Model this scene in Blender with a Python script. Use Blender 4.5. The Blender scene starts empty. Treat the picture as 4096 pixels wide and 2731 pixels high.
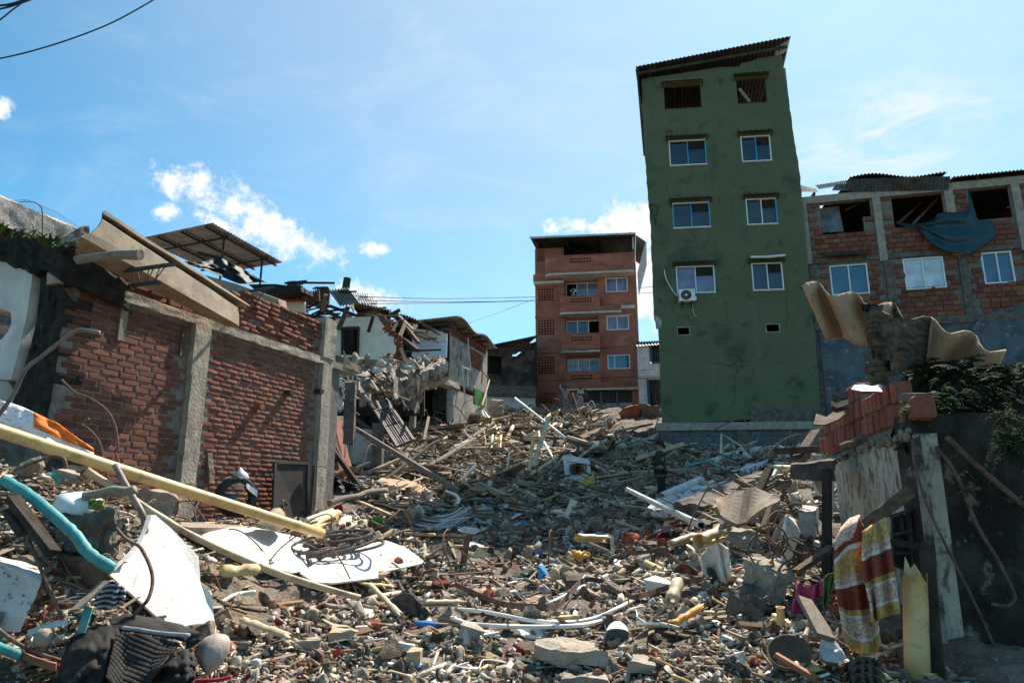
import bpy,bmesh,math,random
import numpy as np
from mathutils import Vector,Matrix,Euler,noise as mnoise
R=math.radians
random.seed(7);RNG=np.random.default_rng(11)
SC=bpy.context.scene;COL=SC.collection
F=2731.0;PITCH=R(13.0);CZ=1.6
cam_d=bpy.data.cameras.new('camera');cam=bpy.data.objects.new('camera',cam_d);COL.objects.link(cam)
cam_d.sensor_width=36.0;cam_d.lens=F/4096*36.0;cam_d.clip_start=0.05;cam_d.clip_end=3000
cam.location=(0,0,CZ);cam.rotation_euler=(R(90)+PITCH,0,0)
SC.camera=cam
SUN_EL,SUN_AZ=50.0,31.0
SKY_STRENGTH,SUN_STRENGTH,EXPOSURE=0.105,5.0,1.02
SC.view_settings.view_transform='Standard';SC.view_settings.look='None'
SC.view_settings.exposure=EXPOSURE;SC.view_settings.gamma=1.0;SC.view_settings.use_curve_mapping=False
sun_d=bpy.data.lights.new('sun','SUN');sun_d.energy=SUN_STRENGTH;sun_d.angle=R(0.53);sun_d.color=(1.0,0.90,0.77)
sun=bpy.data.objects.new('sun',sun_d);COL.objects.link(sun);sun.location=(20,40,60)
_sd=Vector((math.sin(R(SUN_AZ))*math.cos(R(SUN_EL)),math.cos(R(SUN_AZ))*math.cos(R(SUN_EL)),math.sin(R(SUN_EL))))
sun.rotation_euler=(-_sd).to_track_quat('-Z','Y').to_euler()
SC.cycles.max_bounces=5;SC.cycles.diffuse_bounces=3;SC.cycles.glossy_bounces=2;SC.cycles.transmission_bounces=3
SC.cycles.transparent_max_bounces=6;SC.cycles.use_denoising=True;SC.cycles.caustics_reflective=False;SC.cycles.caustics_refractive=False
def ray(px,py):
 dx=(px-2048)/F;dy=(1365.5-py)/F
 return Vector((dx,math.cos(PITCH)-dy*math.sin(PITCH),math.sin(PITCH)+dy*math.cos(PITCH)))
YF=1.0
def at(px,py,Y):
 d=ray(px,py);Y=Y*YF;t=Y/d.y
 return Vector((d.x*t,Y,CZ+d.z*t))
class NT:
 def __init__(s,tree):s.t=tree;tree.nodes.clear()
 def n(s,typ,ins=None,**kw):
  nd=s.t.nodes.new(typ)
  for k,v in kw.items():setattr(nd,k,v)
  for k,v in(ins or{}).items():
   sock=nd.inputs[k]
   if isinstance(v,tuple) and len(v)==2 and hasattr(v[0],'outputs'):s.t.links.new(v[0].outputs[v[1]],sock)
   elif hasattr(v,'outputs'):s.t.links.new(v.outputs[0],sock)
   else:
    if sock.type=='RGBA' and isinstance(v,(tuple,list)) and len(v)==3:v=(*v,1)
    sock.default_value=v
  return nd
 def math(s,op,a,b=0.0,c=None,clamp=False):
  ins={0:a,1:b}
  if c is not None:ins[2]=c
  return s.n('ShaderNodeMath',ins,operation=op,use_clamp=clamp)
 def mix(s,fac,a,b,blend='MIX'):
  nd=s.n('ShaderNodeMix',None,data_type='RGBA',blend_type=blend)
  for k,v in((0,fac),(6,a),(7,b)):
   sock=nd.inputs[k]
   if isinstance(v,tuple) and len(v)==2 and hasattr(v[0],'outputs'):s.t.links.new(v[0].outputs[v[1]],sock)
   elif hasattr(v,'outputs'):s.t.links.new(v.outputs[2 if v.bl_idname=='ShaderNodeMix' else 0],sock)
   else:sock.default_value=(*v,1) if isinstance(v,(tuple,list)) and len(v)==3 else v
  return nd
 def step(s,val,lo,hi):
  nd=s.n('ShaderNodeMapRange',{0:val,1:lo,2:hi,3:0.0,4:1.0},interpolation_type='SMOOTHSTEP',clamp=True);return nd
world=bpy.data.worlds.new('World');SC.world=world;world.use_nodes=True
def build_world():
 w=NT(world.node_tree)
 sky=w.n('ShaderNodeTexSky',None,sky_type='NISHITA',sun_disc=False,sun_elevation=R(SUN_EL),sun_rotation=R(SUN_AZ),altitude=900.0,air_density=1.0,dust_density=0.6,ozone_density=2.6)
 tc=w.n('ShaderNodeTexCoord');sep=w.n('ShaderNodeSeparateXYZ',{0:(tc,'Generated')})
 y=w.math('MAXIMUM',(sep,1),0.04)
 gx=w.math('DIVIDE',(sep,0),y);gz=w.math('DIVIDE',(sep,2),y)
 n1=w.n('ShaderNodeTexNoise',{'Vector':(tc,'Generated'),'Scale':15.0,'Detail':10.0,'Roughness':0.66,'Distortion':0.35})
 n2=w.n('ShaderNodeTexNoise',{'Vector':(tc,'Generated'),'Scale':60.0,'Detail':7.0,'Roughness':0.68})
 nz=w.math('ADD',w.math('MULTIPLY',(n1,0),0.6),w.math('MULTIPLY',(n2,0),0.4))
 tot=None
 for cx,cy,rx,ry,tl in((770,745,150,95,10),(930,830,210,105,32),(1080,920,210,85,32),(1230,975,140,60,20),(675,845,62,42,0),(1500,1000,60,32,10),(905,905,190,45,25),(1480,1195,120,55,15),(2540,930,170,110,0),(2610,1130,150,170,0),(2330,905,110,35,0),(5,430,55,36,40)):
  d=ray(cx,cy);ax=d.x/d.y;az=d.z/d.y;k=1.25/2700.0
  u=w.math('SUBTRACT',gx,ax);v=w.math('SUBTRACT',gz,az);c,s_=math.cos(R(tl)),math.sin(R(tl))
  uu=w.math('SUBTRACT',w.math('MULTIPLY',u,c),w.math('MULTIPLY',v,s_));vv=w.math('ADD',w.math('MULTIPLY',u,s_),w.math('MULTIPLY',v,c))
  q=w.math('ADD',w.math('POWER',w.math('DIVIDE',uu,rx*k),2.0),w.math('POWER',w.math('DIVIDE',vv,ry*k),2.0))
  m=w.math('SUBTRACT',1.0,w.math('SQRT',q))
  tot=m if tot is None else w.math('MAXIMUM',tot,m)
 dens=w.math('ADD',w.math('MULTIPLY',w.math('MAXIMUM',tot,-1.2),1.5),w.math('MULTIPLY',w.math('SUBTRACT',nz,0.50),6.5))
 cl=w.step(dens,-0.15,1.1)
 front=w.step((sep,1),0.05,0.15)
 cl=w.math('MULTIPLY',cl,front)
 mp=w.n('ShaderNodeMapping',{0:(tc,'Generated'),'Scale':(2.2,3.0,6.5),'Rotation':(0.3,0.5,0.4)})
 n3=w.n('ShaderNodeTexNoise',{'Vector':mp,'Scale':2.0,'Detail':9.0,'Roughness':0.68,'Distortion':0.6})
 cir=w.math('MULTIPLY',w.step((n3,0),0.42,0.85),0.22)
 sd=w.n('ShaderNodeVectorMath',{0:(tc,'Generated'),1:tuple(_sd)},operation='DOT_PRODUCT')
 cir=w.math('ADD',cir,w.math('MULTIPLY',w.step((sd,1),0.45,0.98),0.42))
 d=ray(3600,520);u=w.math('DIVIDE',w.math('SUBTRACT',gx,d.x/d.y),0.30);v=w.math('DIVIDE',w.math('SUBTRACT',gz,d.z/d.y),0.13)
 v=w.math('ADD',v,w.math('MULTIPLY',u,-0.5))
 q=w.math('SQRT',w.math('ADD',w.math('MULTIPLY',u,u),w.math('MULTIPLY',v,v)))
 mp2=w.n('ShaderNodeMapping',{0:(tc,'Generated'),'Scale':(5.0,5.0,16.0),'Rotation':(0.2,0.35,0.3)})
 n4=w.n('ShaderNodeTexNoise',{'Vector':mp2,'Scale':1.6,'Detail':9.0,'Roughness':0.65,'Distortion':0.9})
 pw=w.math('MULTIPLY',w.math('MULTIPLY',w.step(w.math('SUBTRACT',1.0,q),0.0,0.9),w.step((n4,0),0.36,0.72)),front)
 cir=w.math('ADD',cir,w.math('MULTIPLY',pw,0.75),None,True)
 tint=w.mix(1.0,sky,(0.465,0.905,0.915),'MULTIPLY')
 c1=w.mix(cir,tint,(4.2,4.6,4.8))
 ctex=w.mix(w.step((n2,0),0.3,0.7),(4.3,4.6,4.8),(5.4,5.5,5.5))
 c2=w.mix(cl,c1,ctex)
 bg=w.n('ShaderNodeBackground',{0:(c2,2),1:SKY_STRENGTH})
 w.n('ShaderNodeOutputWorld',{0:bg})
build_world()
WL={}
def link(o,parent=None,loc=Vector((0,0,0))):
 COL.objects.link(o);WL[o.name]=Vector(loc)
 if parent is not None:o.parent=parent;o.location=Vector(loc)-WL[parent.name]
 else:o.location=loc
 return o
def tag(o,label=None,cat=None,group=None,kind=None):
 if label:o['label']=label
 if cat:o['category']=cat
 if group:o['group']=group
 if kind:o['kind']=kind
 return o
def empty(name,loc,label,cat,group=None):
 o=bpy.data.objects.new(name,None);o.empty_display_size=0.2
 return tag(link(o,None,loc),label,cat,group,'thing')
class MB:
 def __init__(s):s.v=[];s.f=[]
 def add(s,vs,fs):
  b=len(s.v);s.v+=[Vector(p) for p in vs];s.f+=[tuple(b+i for i in f) for f in fs];return s
 def hexa(s,p):
  return s.add(p,[(3,2,1,0),(4,5,6,7),(0,1,5,4),(1,2,6,5),(2,3,7,6),(3,0,4,7)])
 def box(s,c,size,m=None):
  x,y,z=(k/2 for k in size);p=[Vector(q) for q in((-x,-y,-z),(x,-y,-z),(x,y,-z),(-x,y,-z),(-x,-y,z),(x,-y,z),(x,y,z),(-x,y,z))]
  if m is not None:p=[m@q for q in p]
  return s.hexa([q+Vector(c) for q in p])
 def bar(s,a,b,w,h,up=Vector((0,0,1)),jit=0.0):
  a=Vector(a);b=Vector(b);d=(b-a).normalized();x=d.cross(up)
  if x.length<1e-3:x=d.cross(Vector((1,0,0)))
  x.normalize();y=x.cross(d).normalized();j=lambda:Vector((random.uniform(-1,1),random.uniform(-1,1),random.uniform(-1,1)))*jit
  r=[(-.5,-.5),(.5,-.5),(.5,.5),(-.5,.5)]
  return s.hexa([a+x*(p*w)+y*(q*h)+j() for p,q in r]+[b+x*(p*w)+y*(q*h)+j() for p,q in r])
 def tube(s,pts,r,n=8,caps=True,rr=None):
  pts=[Vector(p) for p in pts];N=len(pts);b=len(s.v);prev=None
  for i,p in enumerate(pts):
   d=(pts[min(i+1,N-1)]-pts[max(i-1,0)]).normalized()
   if prev is None:
    x=d.cross(Vector((0,0,1)));
    if x.length<1e-2:x=d.cross(Vector((1,0,0)))
   else:x=prev-d*prev.dot(d)
   x.normalize();prev=x;y=d.cross(x);q=rr[i] if rr else r
   for k in range(n):
    t=2*math.pi*k/n;s.v.append(p+(x*math.cos(t)+y*math.sin(t))*q)
  for i in range(N-1):
   for k in range(n):
    k2=(k+1)%n;s.f.append((b+i*n+k,b+i*n+k2,b+(i+1)*n+k2,b+(i+1)*n+k))
  if caps:s.f.append(tuple(b+k for k in range(n))[::-1]);s.f.append(tuple(b+(N-1)*n+k for k in range(n)))
  return s
 def pipe(s,pts,r,t=0.006,n=12,broken=0.0):
  s.tube(pts,r,n,False);b1=len(s.v)-n*len(pts)
  s.tube(pts,r-t,n,False);b2=len(s.v)-n*len(pts);N=len(pts)
  for e in(0,(N-1)*n):
   for k in range(n):
    k2=(k+1)%n;s.f.append((b1+e+k,b1+e+k2,b2+e+k2,b2+e+k))
  if broken:
   for e,d in((0,Vector(pts[0])-Vector(pts[1])),((N-1)*n,Vector(pts[-1])-Vector(pts[-2]))):
    d=d.normalized()
    for k in range(n):
     j=d*random.uniform(-broken,broken*.6);s.v[b1+e+k]+=j;s.v[b2+e+k]+=j
  return s
 def prism(s,poly,d):
  n=len(poly);d=Vector(d);P=[Vector(p) for p in poly]
  return s.add(P+[p+d for p in P],[tuple(range(n))[::-1],tuple(range(n,2*n))]+[(i,(i+1)%n,n+(i+1)%n,n+i) for i in range(n)])
 def grid(s,rows,closed=False):
  b=len(s.v);nu=len(rows[0])
  for r_ in rows:s.v+=[Vector(p) for p in r_]
  for i in range(len(rows)-1):
   for j in range(nu-1+(1 if closed else 0)):
    j2=(j+1)%nu;s.f.append((b+i*nu+j,b+i*nu+j2,b+(i+1)*nu+j2,b+(i+1)*nu+j))
  return s
 def lathe(s,c,axis,prof,n=20):
  a=Vector(axis).normalized();x=a.cross(Vector((0.3,0.2,1)) if abs(a.z)<.9 else Vector((1,0,0))).normalized();y=a.cross(x)
  return s.grid([[Vector(c)+a*h+(x*math.cos(2*math.pi*k/n)+y*math.sin(2*math.pi*k/n))*r for k in range(n)] for r,h in prof],True)
 def build(s,name,m,parent=None,smooth=False,solid=0.0,base=False,recalc=False):
  me=bpy.data.meshes.new(name);vs=s.v
  lo=Vector((min(p[i] for p in vs) for i in range(3)));hi=Vector((max(p[i] for p in vs) for i in range(3)));c=(lo+hi)/2
  if parent is None:c.z=lo.z
  me.from_pydata([p-c for p in vs],[],s.f);me.materials.append(m)
  if recalc:
   bm=bmesh.new();bm.from_mesh(me);bmesh.ops.recalc_face_normals(bm,faces=bm.faces);bm.to_mesh(me);bm.free()
  if smooth:me.polygons.foreach_set('use_smooth',[True]*len(me.polygons))
  me.update();o=bpy.data.objects.new(name,me);link(o,parent,c)
  if solid:md=o.modifiers.new('thickness','SOLIDIFY');md.thickness=solid;md.offset=0
  return o
def thing(mb,name,m,label,cat,group=None,**kw):
 return tag(mb.build(name,m,None,**kw),label,cat,group,'thing')
def smoothline(pts,k=5):
 P=[Vector(p) for p in pts];out=[]
 for i in range(len(P)-1):
  a,b,c,d=P[max(i-1,0)],P[i],P[i+1],P[min(i+2,len(P)-1)]
  for j in range(k):
   t=j/k;out.append(.5*(2*b+(c-a)*t+(2*a-5*b+4*c-d)*t*t+(3*b-a-3*c+d)*t**3))
 return out+[P[-1]]
class Fr:
 def __init__(s,o,yaw):s.o=Vector(o);a=R(yaw);s.u=Vector((math.cos(a),-math.sin(a),0));s.n=Vector((-math.sin(a),-math.cos(a),0))
 def pt(s,u,z,w=0.0):return Vector((s.o.x,s.o.y,0))+s.u*u+s.n*w+Vector((0,0,z))
 def uv(s,px,py,w=0.0):
  d=ray(px,py);o=Vector((s.o.x,s.o.y,0))+s.n*w;t=(o-Vector((0,0,0))).dot(s.n)/d.dot(s.n);p=d*t
  return(p-o).dot(s.u),CZ+p.z
 def p(s,px,py,w=0.0):u,z=s.uv(px,py,w);return s.pt(u,z,w)
 def box(s,mb,u0,u1,z0,z1,w0,w1):
  return mb.hexa([s.pt(u0,z0,w1),s.pt(u1,z0,w1),s.pt(u1,z0,w0),s.pt(u0,z0,w0),s.pt(u0,z1,w1),s.pt(u1,z1,w1),s.pt(u1,z1,w0),s.pt(u0,z1,w0)])
 def poly(s,mb,pts,w0,w1):return mb.prism([s.pt(u,z,w1) for u,z in pts],s.n*(w0-w1))
 def rot(s):return math.atan2(s.u.y,s.u.x)
def holed(fr,mb,us,zs,solid,w0,w1):
 nu,nz=len(us)-1,len(zs)-1;ok=lambda i,j:0<=i<nu and 0<=j<nz and solid(i,j)
 P=fr.pt
 for i in range(nu):
  for j in range(nz):
   if not ok(i,j):continue
   a,b,c,d=us[i],us[i+1],zs[j],zs[j+1]
   mb.add([P(a,c,w1),P(b,c,w1),P(b,d,w1),P(a,d,w1)],[(0,1,2,3)]);mb.add([P(a,c,w0),P(b,c,w0),P(b,d,w0),P(a,d,w0)],[(3,2,1,0)])
   if not ok(i-1,j):mb.add([P(a,c,w1),P(a,d,w1),P(a,d,w0),P(a,c,w0)],[(0,1,2,3)])
   if not ok(i+1,j):mb.add([P(b,c,w1),P(b,d,w1),P(b,d,w0),P(b,c,w0)],[(3,2,1,0)])
   if not ok(i,j-1):mb.add([P(a,c,w1),P(b,c,w1),P(b,c,w0),P(a,c,w0)],[(3,2,1,0)])
   if not ok(i,j+1):mb.add([P(a,d,w1),P(b,d,w1),P(b,d,w0),P(a,d,w0)],[(0,1,2,3)])
def cuts(lo,hi,holes,ax):
 s={lo,hi}
 for h in holes:s.add(h[ax]);s.add(h[ax+1])
 return sorted(x for x in s if lo-1e-6<=x<=hi+1e-6)
def wall_with(fr,u0,u1,z0,z1,holes,w0,w1,mb=None):
 mb=mb or MB();us,zs=cuts(u0,u1,holes,0),cuts(z0,z1,holes,2)
 def solid(i,j):
  cu,cz=(us[i]+us[i+1])/2,(zs[j]+zs[j+1])/2
  return not any(h[0]<cu<h[1] and h[2]<cz<h[3] for h in holes)
 holed(fr,mb,us,zs,solid,w0,w1);return mb
def _hash(ix,iy,s):
 h=(ix.astype(np.int64)*374761393+iy.astype(np.int64)*668265263+s*974634777)&0x7fffffff
 h=((h^(h>>13))*1274126177)&0x7fffffff
 return((h^(h>>16))&0xffff)/65535.0
def vnoise(x,y,s=0):
 x0,y0=np.floor(x),np.floor(y);fx,fy=x-x0,y-y0;fx=fx*fx*(3-2*fx);fy=fy*fy*(3-2*fy)
 a,b,c,d=_hash(x0,y0,s),_hash(x0+1,y0,s),_hash(x0,y0+1,s),_hash(x0+1,y0+1,s)
 return(a*(1-fx)+b*fx)*(1-fy)+(c*(1-fx)+d*fx)*fy
def fbm(x,y,octv=4,s=0):
 t,a,n=0,1,0
 for k in range(octv):t=t+a*(vnoise(x*2**k+17*k,y*2**k-9*k,s+k)-.5);n+=a;a*=.5
 return t/n*2
def merge(name,temps,items,m,label=None,cat=None,kind='stuff',parent=None):
 """one mesh from many template copies; items: (template index, 4x4 matrix as np array, rgb)"""
 V,FL,FS,C=[],[],[],[];base=0
 for ti,M_,rgb in items:
  tv,tf=temps[ti];v=tv@M_[:3,:3].T+M_[:3,3];V.append(v)
  for f in tf:FL.extend(i+base for i in f);FS.append(len(f))
  C.append(np.tile(np.array([*rgb,1.0]),(len(tv),1)));base+=len(tv)
 V=np.concatenate(V);C=np.concatenate(C).astype(np.float32);ctr=(V.min(0)+V.max(0))/2;V=V-ctr
 me=bpy.data.meshes.new(name);me.vertices.add(len(V));me.vertices.foreach_set('co',V.astype(np.float32).ravel())
 FS=np.array(FS,np.int32);me.loops.add(int(FS.sum()));me.loops.foreach_set('vertex_index',np.array(FL,np.int32))
 me.polygons.add(len(FS));me.polygons.foreach_set('loop_start',np.concatenate([[0],np.cumsum(FS)[:-1]]).astype(np.int32));me.polygons.foreach_set('loop_total',FS)
 me.update(calc_edges=True);me.validate()
 at_=me.color_attributes.new('Col','FLOAT_COLOR','POINT');at_.data.foreach_set('color',C.ravel())
 me.materials.append(m);o=bpy.data.objects.new(name,me);link(o,parent,Vector(ctr))
 return tag(o,label,cat,None,kind)
def m4(loc,rot=(0,0,0),sc=(1,1,1)):
 if not hasattr(sc,'__len__'):sc=(sc,)*3
 return np.array(Matrix.Translation(Vector(loc))@Euler(rot).to_matrix().to_4x4()@Matrix.Diagonal((*sc,1)))
def mesh_of(t,name,m):
 me=bpy.data.meshes.new(name);me.from_pydata([tuple(v) for v in t[0]],[],t[1]);me.materials.append(m);me.update();return me
def T(mb):return np.array([tuple(v) for v in mb.v]),[tuple(f) for f in mb.f]
def bevel_box(sx,sy,sz,b,jit=0.0,rnd=random):
 bm=bmesh.new();bmesh.ops.create_cube(bm,size=1.0)
 for v in bm.verts:v.co=Vector((v.co.x*sx,v.co.y*sy,v.co.z*sz))
 bmesh.ops.bevel(bm,geom=bm.edges[:],offset=b,segments=1,affect='EDGES')
 for v in bm.verts:v.co+=Vector((rnd.uniform(-1,1),rnd.uniform(-1,1),rnd.uniform(-1,1)))*jit
 bm.verts.ensure_lookup_table();r=(np.array([tuple(v.co) for v in bm.verts]),[tuple(v.index for v in f.verts) for f in bm.faces]);bm.free();return r
def rock(seed,sub=2,flat=(1,.8,.6),cutn=7,rough=.06,deep=(.24,.46)):
 rn=random.Random(seed);bm=bmesh.new();bmesh.ops.create_icosphere(bm,subdivisions=sub,radius=0.62)
 pl=[]
 for _ in range(cutn):
  n=Vector((rn.uniform(-1,1),rn.uniform(-1,1),rn.uniform(-1,1))).normalized();pl.append((n,rn.uniform(*deep)))
 for v in bm.verts:
  for _ in range(2):
   for n,d in pl:
    e=v.co.dot(n)-d
    if e>0:v.co-=n*e
  q=v.co*4+Vector((seed,0,0));v.co+=Vector((mnoise.noise(q),mnoise.noise(q+Vector((9,0,0))),mnoise.noise(q+Vector((0,9,0)))))*rough
  v.co=Vector((v.co.x*flat[0],v.co.y*flat[1],v.co.z*flat[2]))
 bm.verts.ensure_lookup_table();r=(np.array([tuple(v.co) for v in bm.verts]),[tuple(v.index for v in f.verts) for f in bm.faces]);bm.free();return r
def shard(seed,n=7,th=.05):
 rn=random.Random(seed);a=sorted(rn.uniform(0,2*math.pi) for _ in range(n));a=[2*math.pi*(k+rn.uniform(-.3,.3))/n for k in range(n)]
 p=[Vector((math.cos(t)*rn.uniform(.3,.58),math.sin(t)*rn.uniform(.22,.5),-th/2)) for t in a]
 return T(MB().prism(p,Vector((0,0,th))))
def splinter(seed,L=1.0,w=.09,h=.04):
 rn=random.Random(seed);mb=MB();segs=3;rows=[]
 for i in range(segs+1):
  x=-L/2+L*i/segs;k=1 if 0<i<segs else rn.uniform(.25,1)
  o=rn.uniform(-.3,.3)*w if not 0<i<segs else 0
  rows.append([Vector((x+rn.uniform(-.06,.06)*(i in(0,segs)),o-w/2*k,-h/2)),Vector((x,o+w/2*k,-h/2)),Vector((x+rn.uniform(-.05,.05)*(i in(0,segs)),o+w/2*k,h/2)),Vector((x,o-w/2*k,h/2))])
 mb.grid(rows,True);mb.f.append((3,2,1,0));b=segs*4;mb.f.append((b,b+1,b+2,b+3));return T(mb)
def crumple(seed,n=6,amp=.25):
 rn=random.Random(seed);mb=MB();off=seed*3.7
 mb.grid([[Vector(((i/(n-1)-.5)*(1+.3*mnoise.noise((i*.7,j*.6,off))),(j/(n-1)-.5)*(.8+.3*mnoise.noise((i*.6,j*.8,off+5))),amp*(mnoise.noise((i*.55,j*.55,off+9))+.8*mnoise.noise((i*1.3,j*1.2,off+20))))) for i in range(n)] for j in range(n)])
 return T(mb)
def mat(name,c1,c2=None,scale=4.0,rough=.85,bump=.3,bscale=30.0,vary=0.0,hue=0.0,src='plain',spots=None,streak=None,metal=0.0,spec=.3,trans=0.0,dist=.02,stretch=None,extra=None,band=(.36,.64)):
 """two-tone noisy surface. src: 'plain' colours, 'attr' multiplies the colour attribute Col, 'obj' multiplies the object colour.
    spots: [(rgb, scale, threshold, softness, strength)], streak: (rgb, scale, threshold, strength) runs down walls"""
 m=bpy.data.materials.new(name);m.use_nodes=True;g=NT(m.node_tree)
 tc=g.n('ShaderNodeTexCoord');oi=g.n('ShaderNodeObjectInfo');geo=g.n('ShaderNodeNewGeometry')
 off=g.n('ShaderNodeVectorMath',{0:(tc,'Object'),1:g.n('ShaderNodeVectorMath',{0:g.n('ShaderNodeCombineXYZ',{0:(oi,'Random'),1:(oi,'Random'),2:(oi,'Random')}),3:37.0},operation='SCALE')},operation='ADD')
 vec=off
 if stretch:vec=g.n('ShaderNodeMapping',{0:off,'Scale':stretch})
 n1=g.n('ShaderNodeTexNoise',{'Vector':vec,'Scale':scale,'Detail':6.0,'Roughness':.62})
 c=g.mix(g.step((n1,0),*band),c1,c2 or tuple(k*.7 for k in c1))
 if extra:c=extra(g,off,c)
 for rgb,sc,th,so,st in spots or():
  ns=g.n('ShaderNodeTexNoise',{'Vector':off,'Scale':sc,'Detail':7.0,'Roughness':.65})
  c=g.mix(g.math('MULTIPLY',g.step((ns,0),th,th+so),st),c,rgb)
 if streak:
  rgb,sc,th,st=streak
  mp=g.n('ShaderNodeMapping',{0:off,'Scale':(sc,sc,sc*.09)})
  ns=g.n('ShaderNodeTexNoise',{'Vector':mp,'Scale':1.0,'Detail':6.0,'Roughness':.7})
  c=g.mix(g.math('MULTIPLY',g.step((ns,0),th,th+.16),st),c,rgb)
 if src=='attr':c=g.mix(1.0,c,(g.n('ShaderNodeVertexColor',None,layer_name='Col'),0),'MULTIPLY')
 if src=='obj':c=g.mix(1.0,c,(oi,'Color'),'MULTIPLY')
 if vary or hue:
  r=g.math('FRACT',g.math('ADD',(geo,'Random Per Island'),(oi,'Random')));r2=g.math('FRACT',g.math('MULTIPLY',r,17.31))
  c=g.n('ShaderNodeHueSaturation',{'Hue':g.math('ADD',.5-hue/2,g.math('MULTIPLY',r2,hue)),'Saturation':1.0,'Value':g.math('ADD',1-vary/2,g.math('MULTIPLY',r,vary)),'Fac':1.0,'Color':(c,2)})
  out=(c,0)
 else:out=(c,2)
 nb=g.n('ShaderNodeTexNoise',{'Vector':vec,'Scale':bscale,'Detail':5.0,'Roughness':.6})
 bm_=g.n('ShaderNodeBump',{'Strength':bump,'Distance':dist,'Height':(nb,0)})
 b=g.n('ShaderNodeBsdfPrincipled',{'Base Color':out,'Roughness':rough,'Metallic':metal,'Specular IOR Level':spec,'Normal':bm_})
 if trans:b.inputs['Transmission Weight'].default_value=trans
 g.n('ShaderNodeOutputMaterial',{0:b});return m
W1=(1,1,1)
MT={}
def D(k,*a,**kw):MT[k]=mat(k,*a,**kw)
D('dirt',(.085,.062,.044),(.20,.16,.12),3.0,.95,.9,22,dist=.05,spots=[((.30,.27,.23),34,.58,.06,.8),((.02,.015,.011),7,.55,.15,.7),((.30,.12,.07),55,.66,.04,.7),((.55,.53,.49),70,.67,.03,.8)])
D('rubble',W1,(.62,.60,.57),9,.9,.8,45,src='attr',vary=.35)
D('chunk',W1,(.55,.52,.48),5,.93,1.0,16,src='obj',vary=.3,dist=.05,spots=[((.16,.13,.10),6,.55,.12,.65),((.55,.52,.46),40,.64,.05,.5)])
D('chip',W1,(.80,.77,.72),7,.8,.25,40,src='obj',vary=.25,spots=[((.13,.10,.07),9,.60,.12,.6)])
D('plank',W1,(.55,.50,.46),10,.85,.5,40,src='obj',vary=.45,stretch=(1,10,10),spots=[((.07,.05,.035),5,.6,.1,.6)])
D('plastic',W1,(.86,.84,.80),6,.42,.15,30,src='obj',vary=.2,spec=.5,spots=[((.16,.12,.08),8,.62,.10,.7)])
D('cloth',W1,(.75,.73,.70),8,.92,.5,120,src='obj',vary=.15,spots=[((.12,.09,.06),6,.6,.15,.45)])
D('brick_red',(.205,.074,.043),(.145,.058,.038),12,.92,.6,45,vary=.5,hue=.03,spots=[((.30,.25,.20),20,.62,.08,.55),((.045,.025,.018),8,.60,.12,.6)])
D('brick_bit',(.27,.085,.045),(.17,.055,.032),8,.93,.8,40,vary=.6,hue=.03,spots=[((.36,.32,.27),9,.58,.08,.7)])
D('brick_hollow',(.25,.085,.048),(.155,.058,.038),9,.9,.5,40,vary=.6,hue=.035,spots=[((.035,.025,.025),4,.6,.14,.6),((.32,.27,.23),25,.66,.06,.4)])
D('brick_clay',(.31,.105,.060),(.20,.075,.048),6,.88,.5,40,vary=.6,hue=.02,spots=[((.42,.30,.24),11,.60,.08,.5),((.045,.035,.028),3.5,.56,.14,.75)])
D('mortar',(.225,.20,.17),(.15,.13,.11),9,.95,.9,40,dist=.03,spots=[((.40,.38,.34),14,.6,.08,.6),((.05,.042,.035),3,.58,.16,.6)])
D('concrete',(.39,.335,.265),(.28,.24,.19),5,.92,.7,24,dist=.03,spots=[((.13,.115,.095),3.2,.56,.14,.6),((.50,.475,.43),22,.62,.07,.5)],streak=((.15,.13,.11),9,.56,.5))
D('concrete_dark',(.17,.15,.125),(.10,.088,.074),5,.94,1.0,16,dist=.06,spots=[((.30,.28,.25),12,.6,.1,.6),((.03,.027,.022),3,.55,.15,.7)])
D('moss_black',(.018,.017,.014),(.040,.038,.030),6,.97,1.0,40,dist=.04,spots=[((.21,.20,.18),15,.66,.06,.6),((.05,.06,.02),5,.62,.1,.5)])
D('plaster_cream',(.72,.68,.56),(.60,.57,.48),2.5,.85,.2,40,spots=[((.30,.26,.20),4,.66,.1,.6),((.80,.78,.70),12,.6,.1,.3)])
D('plaster_white',(.66,.63,.58),(.50,.475,.44),2.5,.88,.35,35,spots=[((.20,.175,.15),5,.62,.1,.6)],streak=((.25,.22,.19),7,.6,.4))
D('plaster_grey',(.44,.42,.385),(.29,.275,.255),2.2,.9,.5,30,spots=[((.09,.085,.08),3.5,.55,.1,.75),((.60,.58,.54),9,.6,.1,.6)],streak=((.11,.10,.095),5,.53,.65))
D('plaster_blue',(.115,.135,.150),(.065,.075,.085),1.6,.9,.4,25,spots=[((.26,.29,.31),4,.58,.09,.8),((.02,.022,.025),2.2,.60,.12,.7)],streak=((.20,.225,.24),4,.60,.4))
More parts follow.
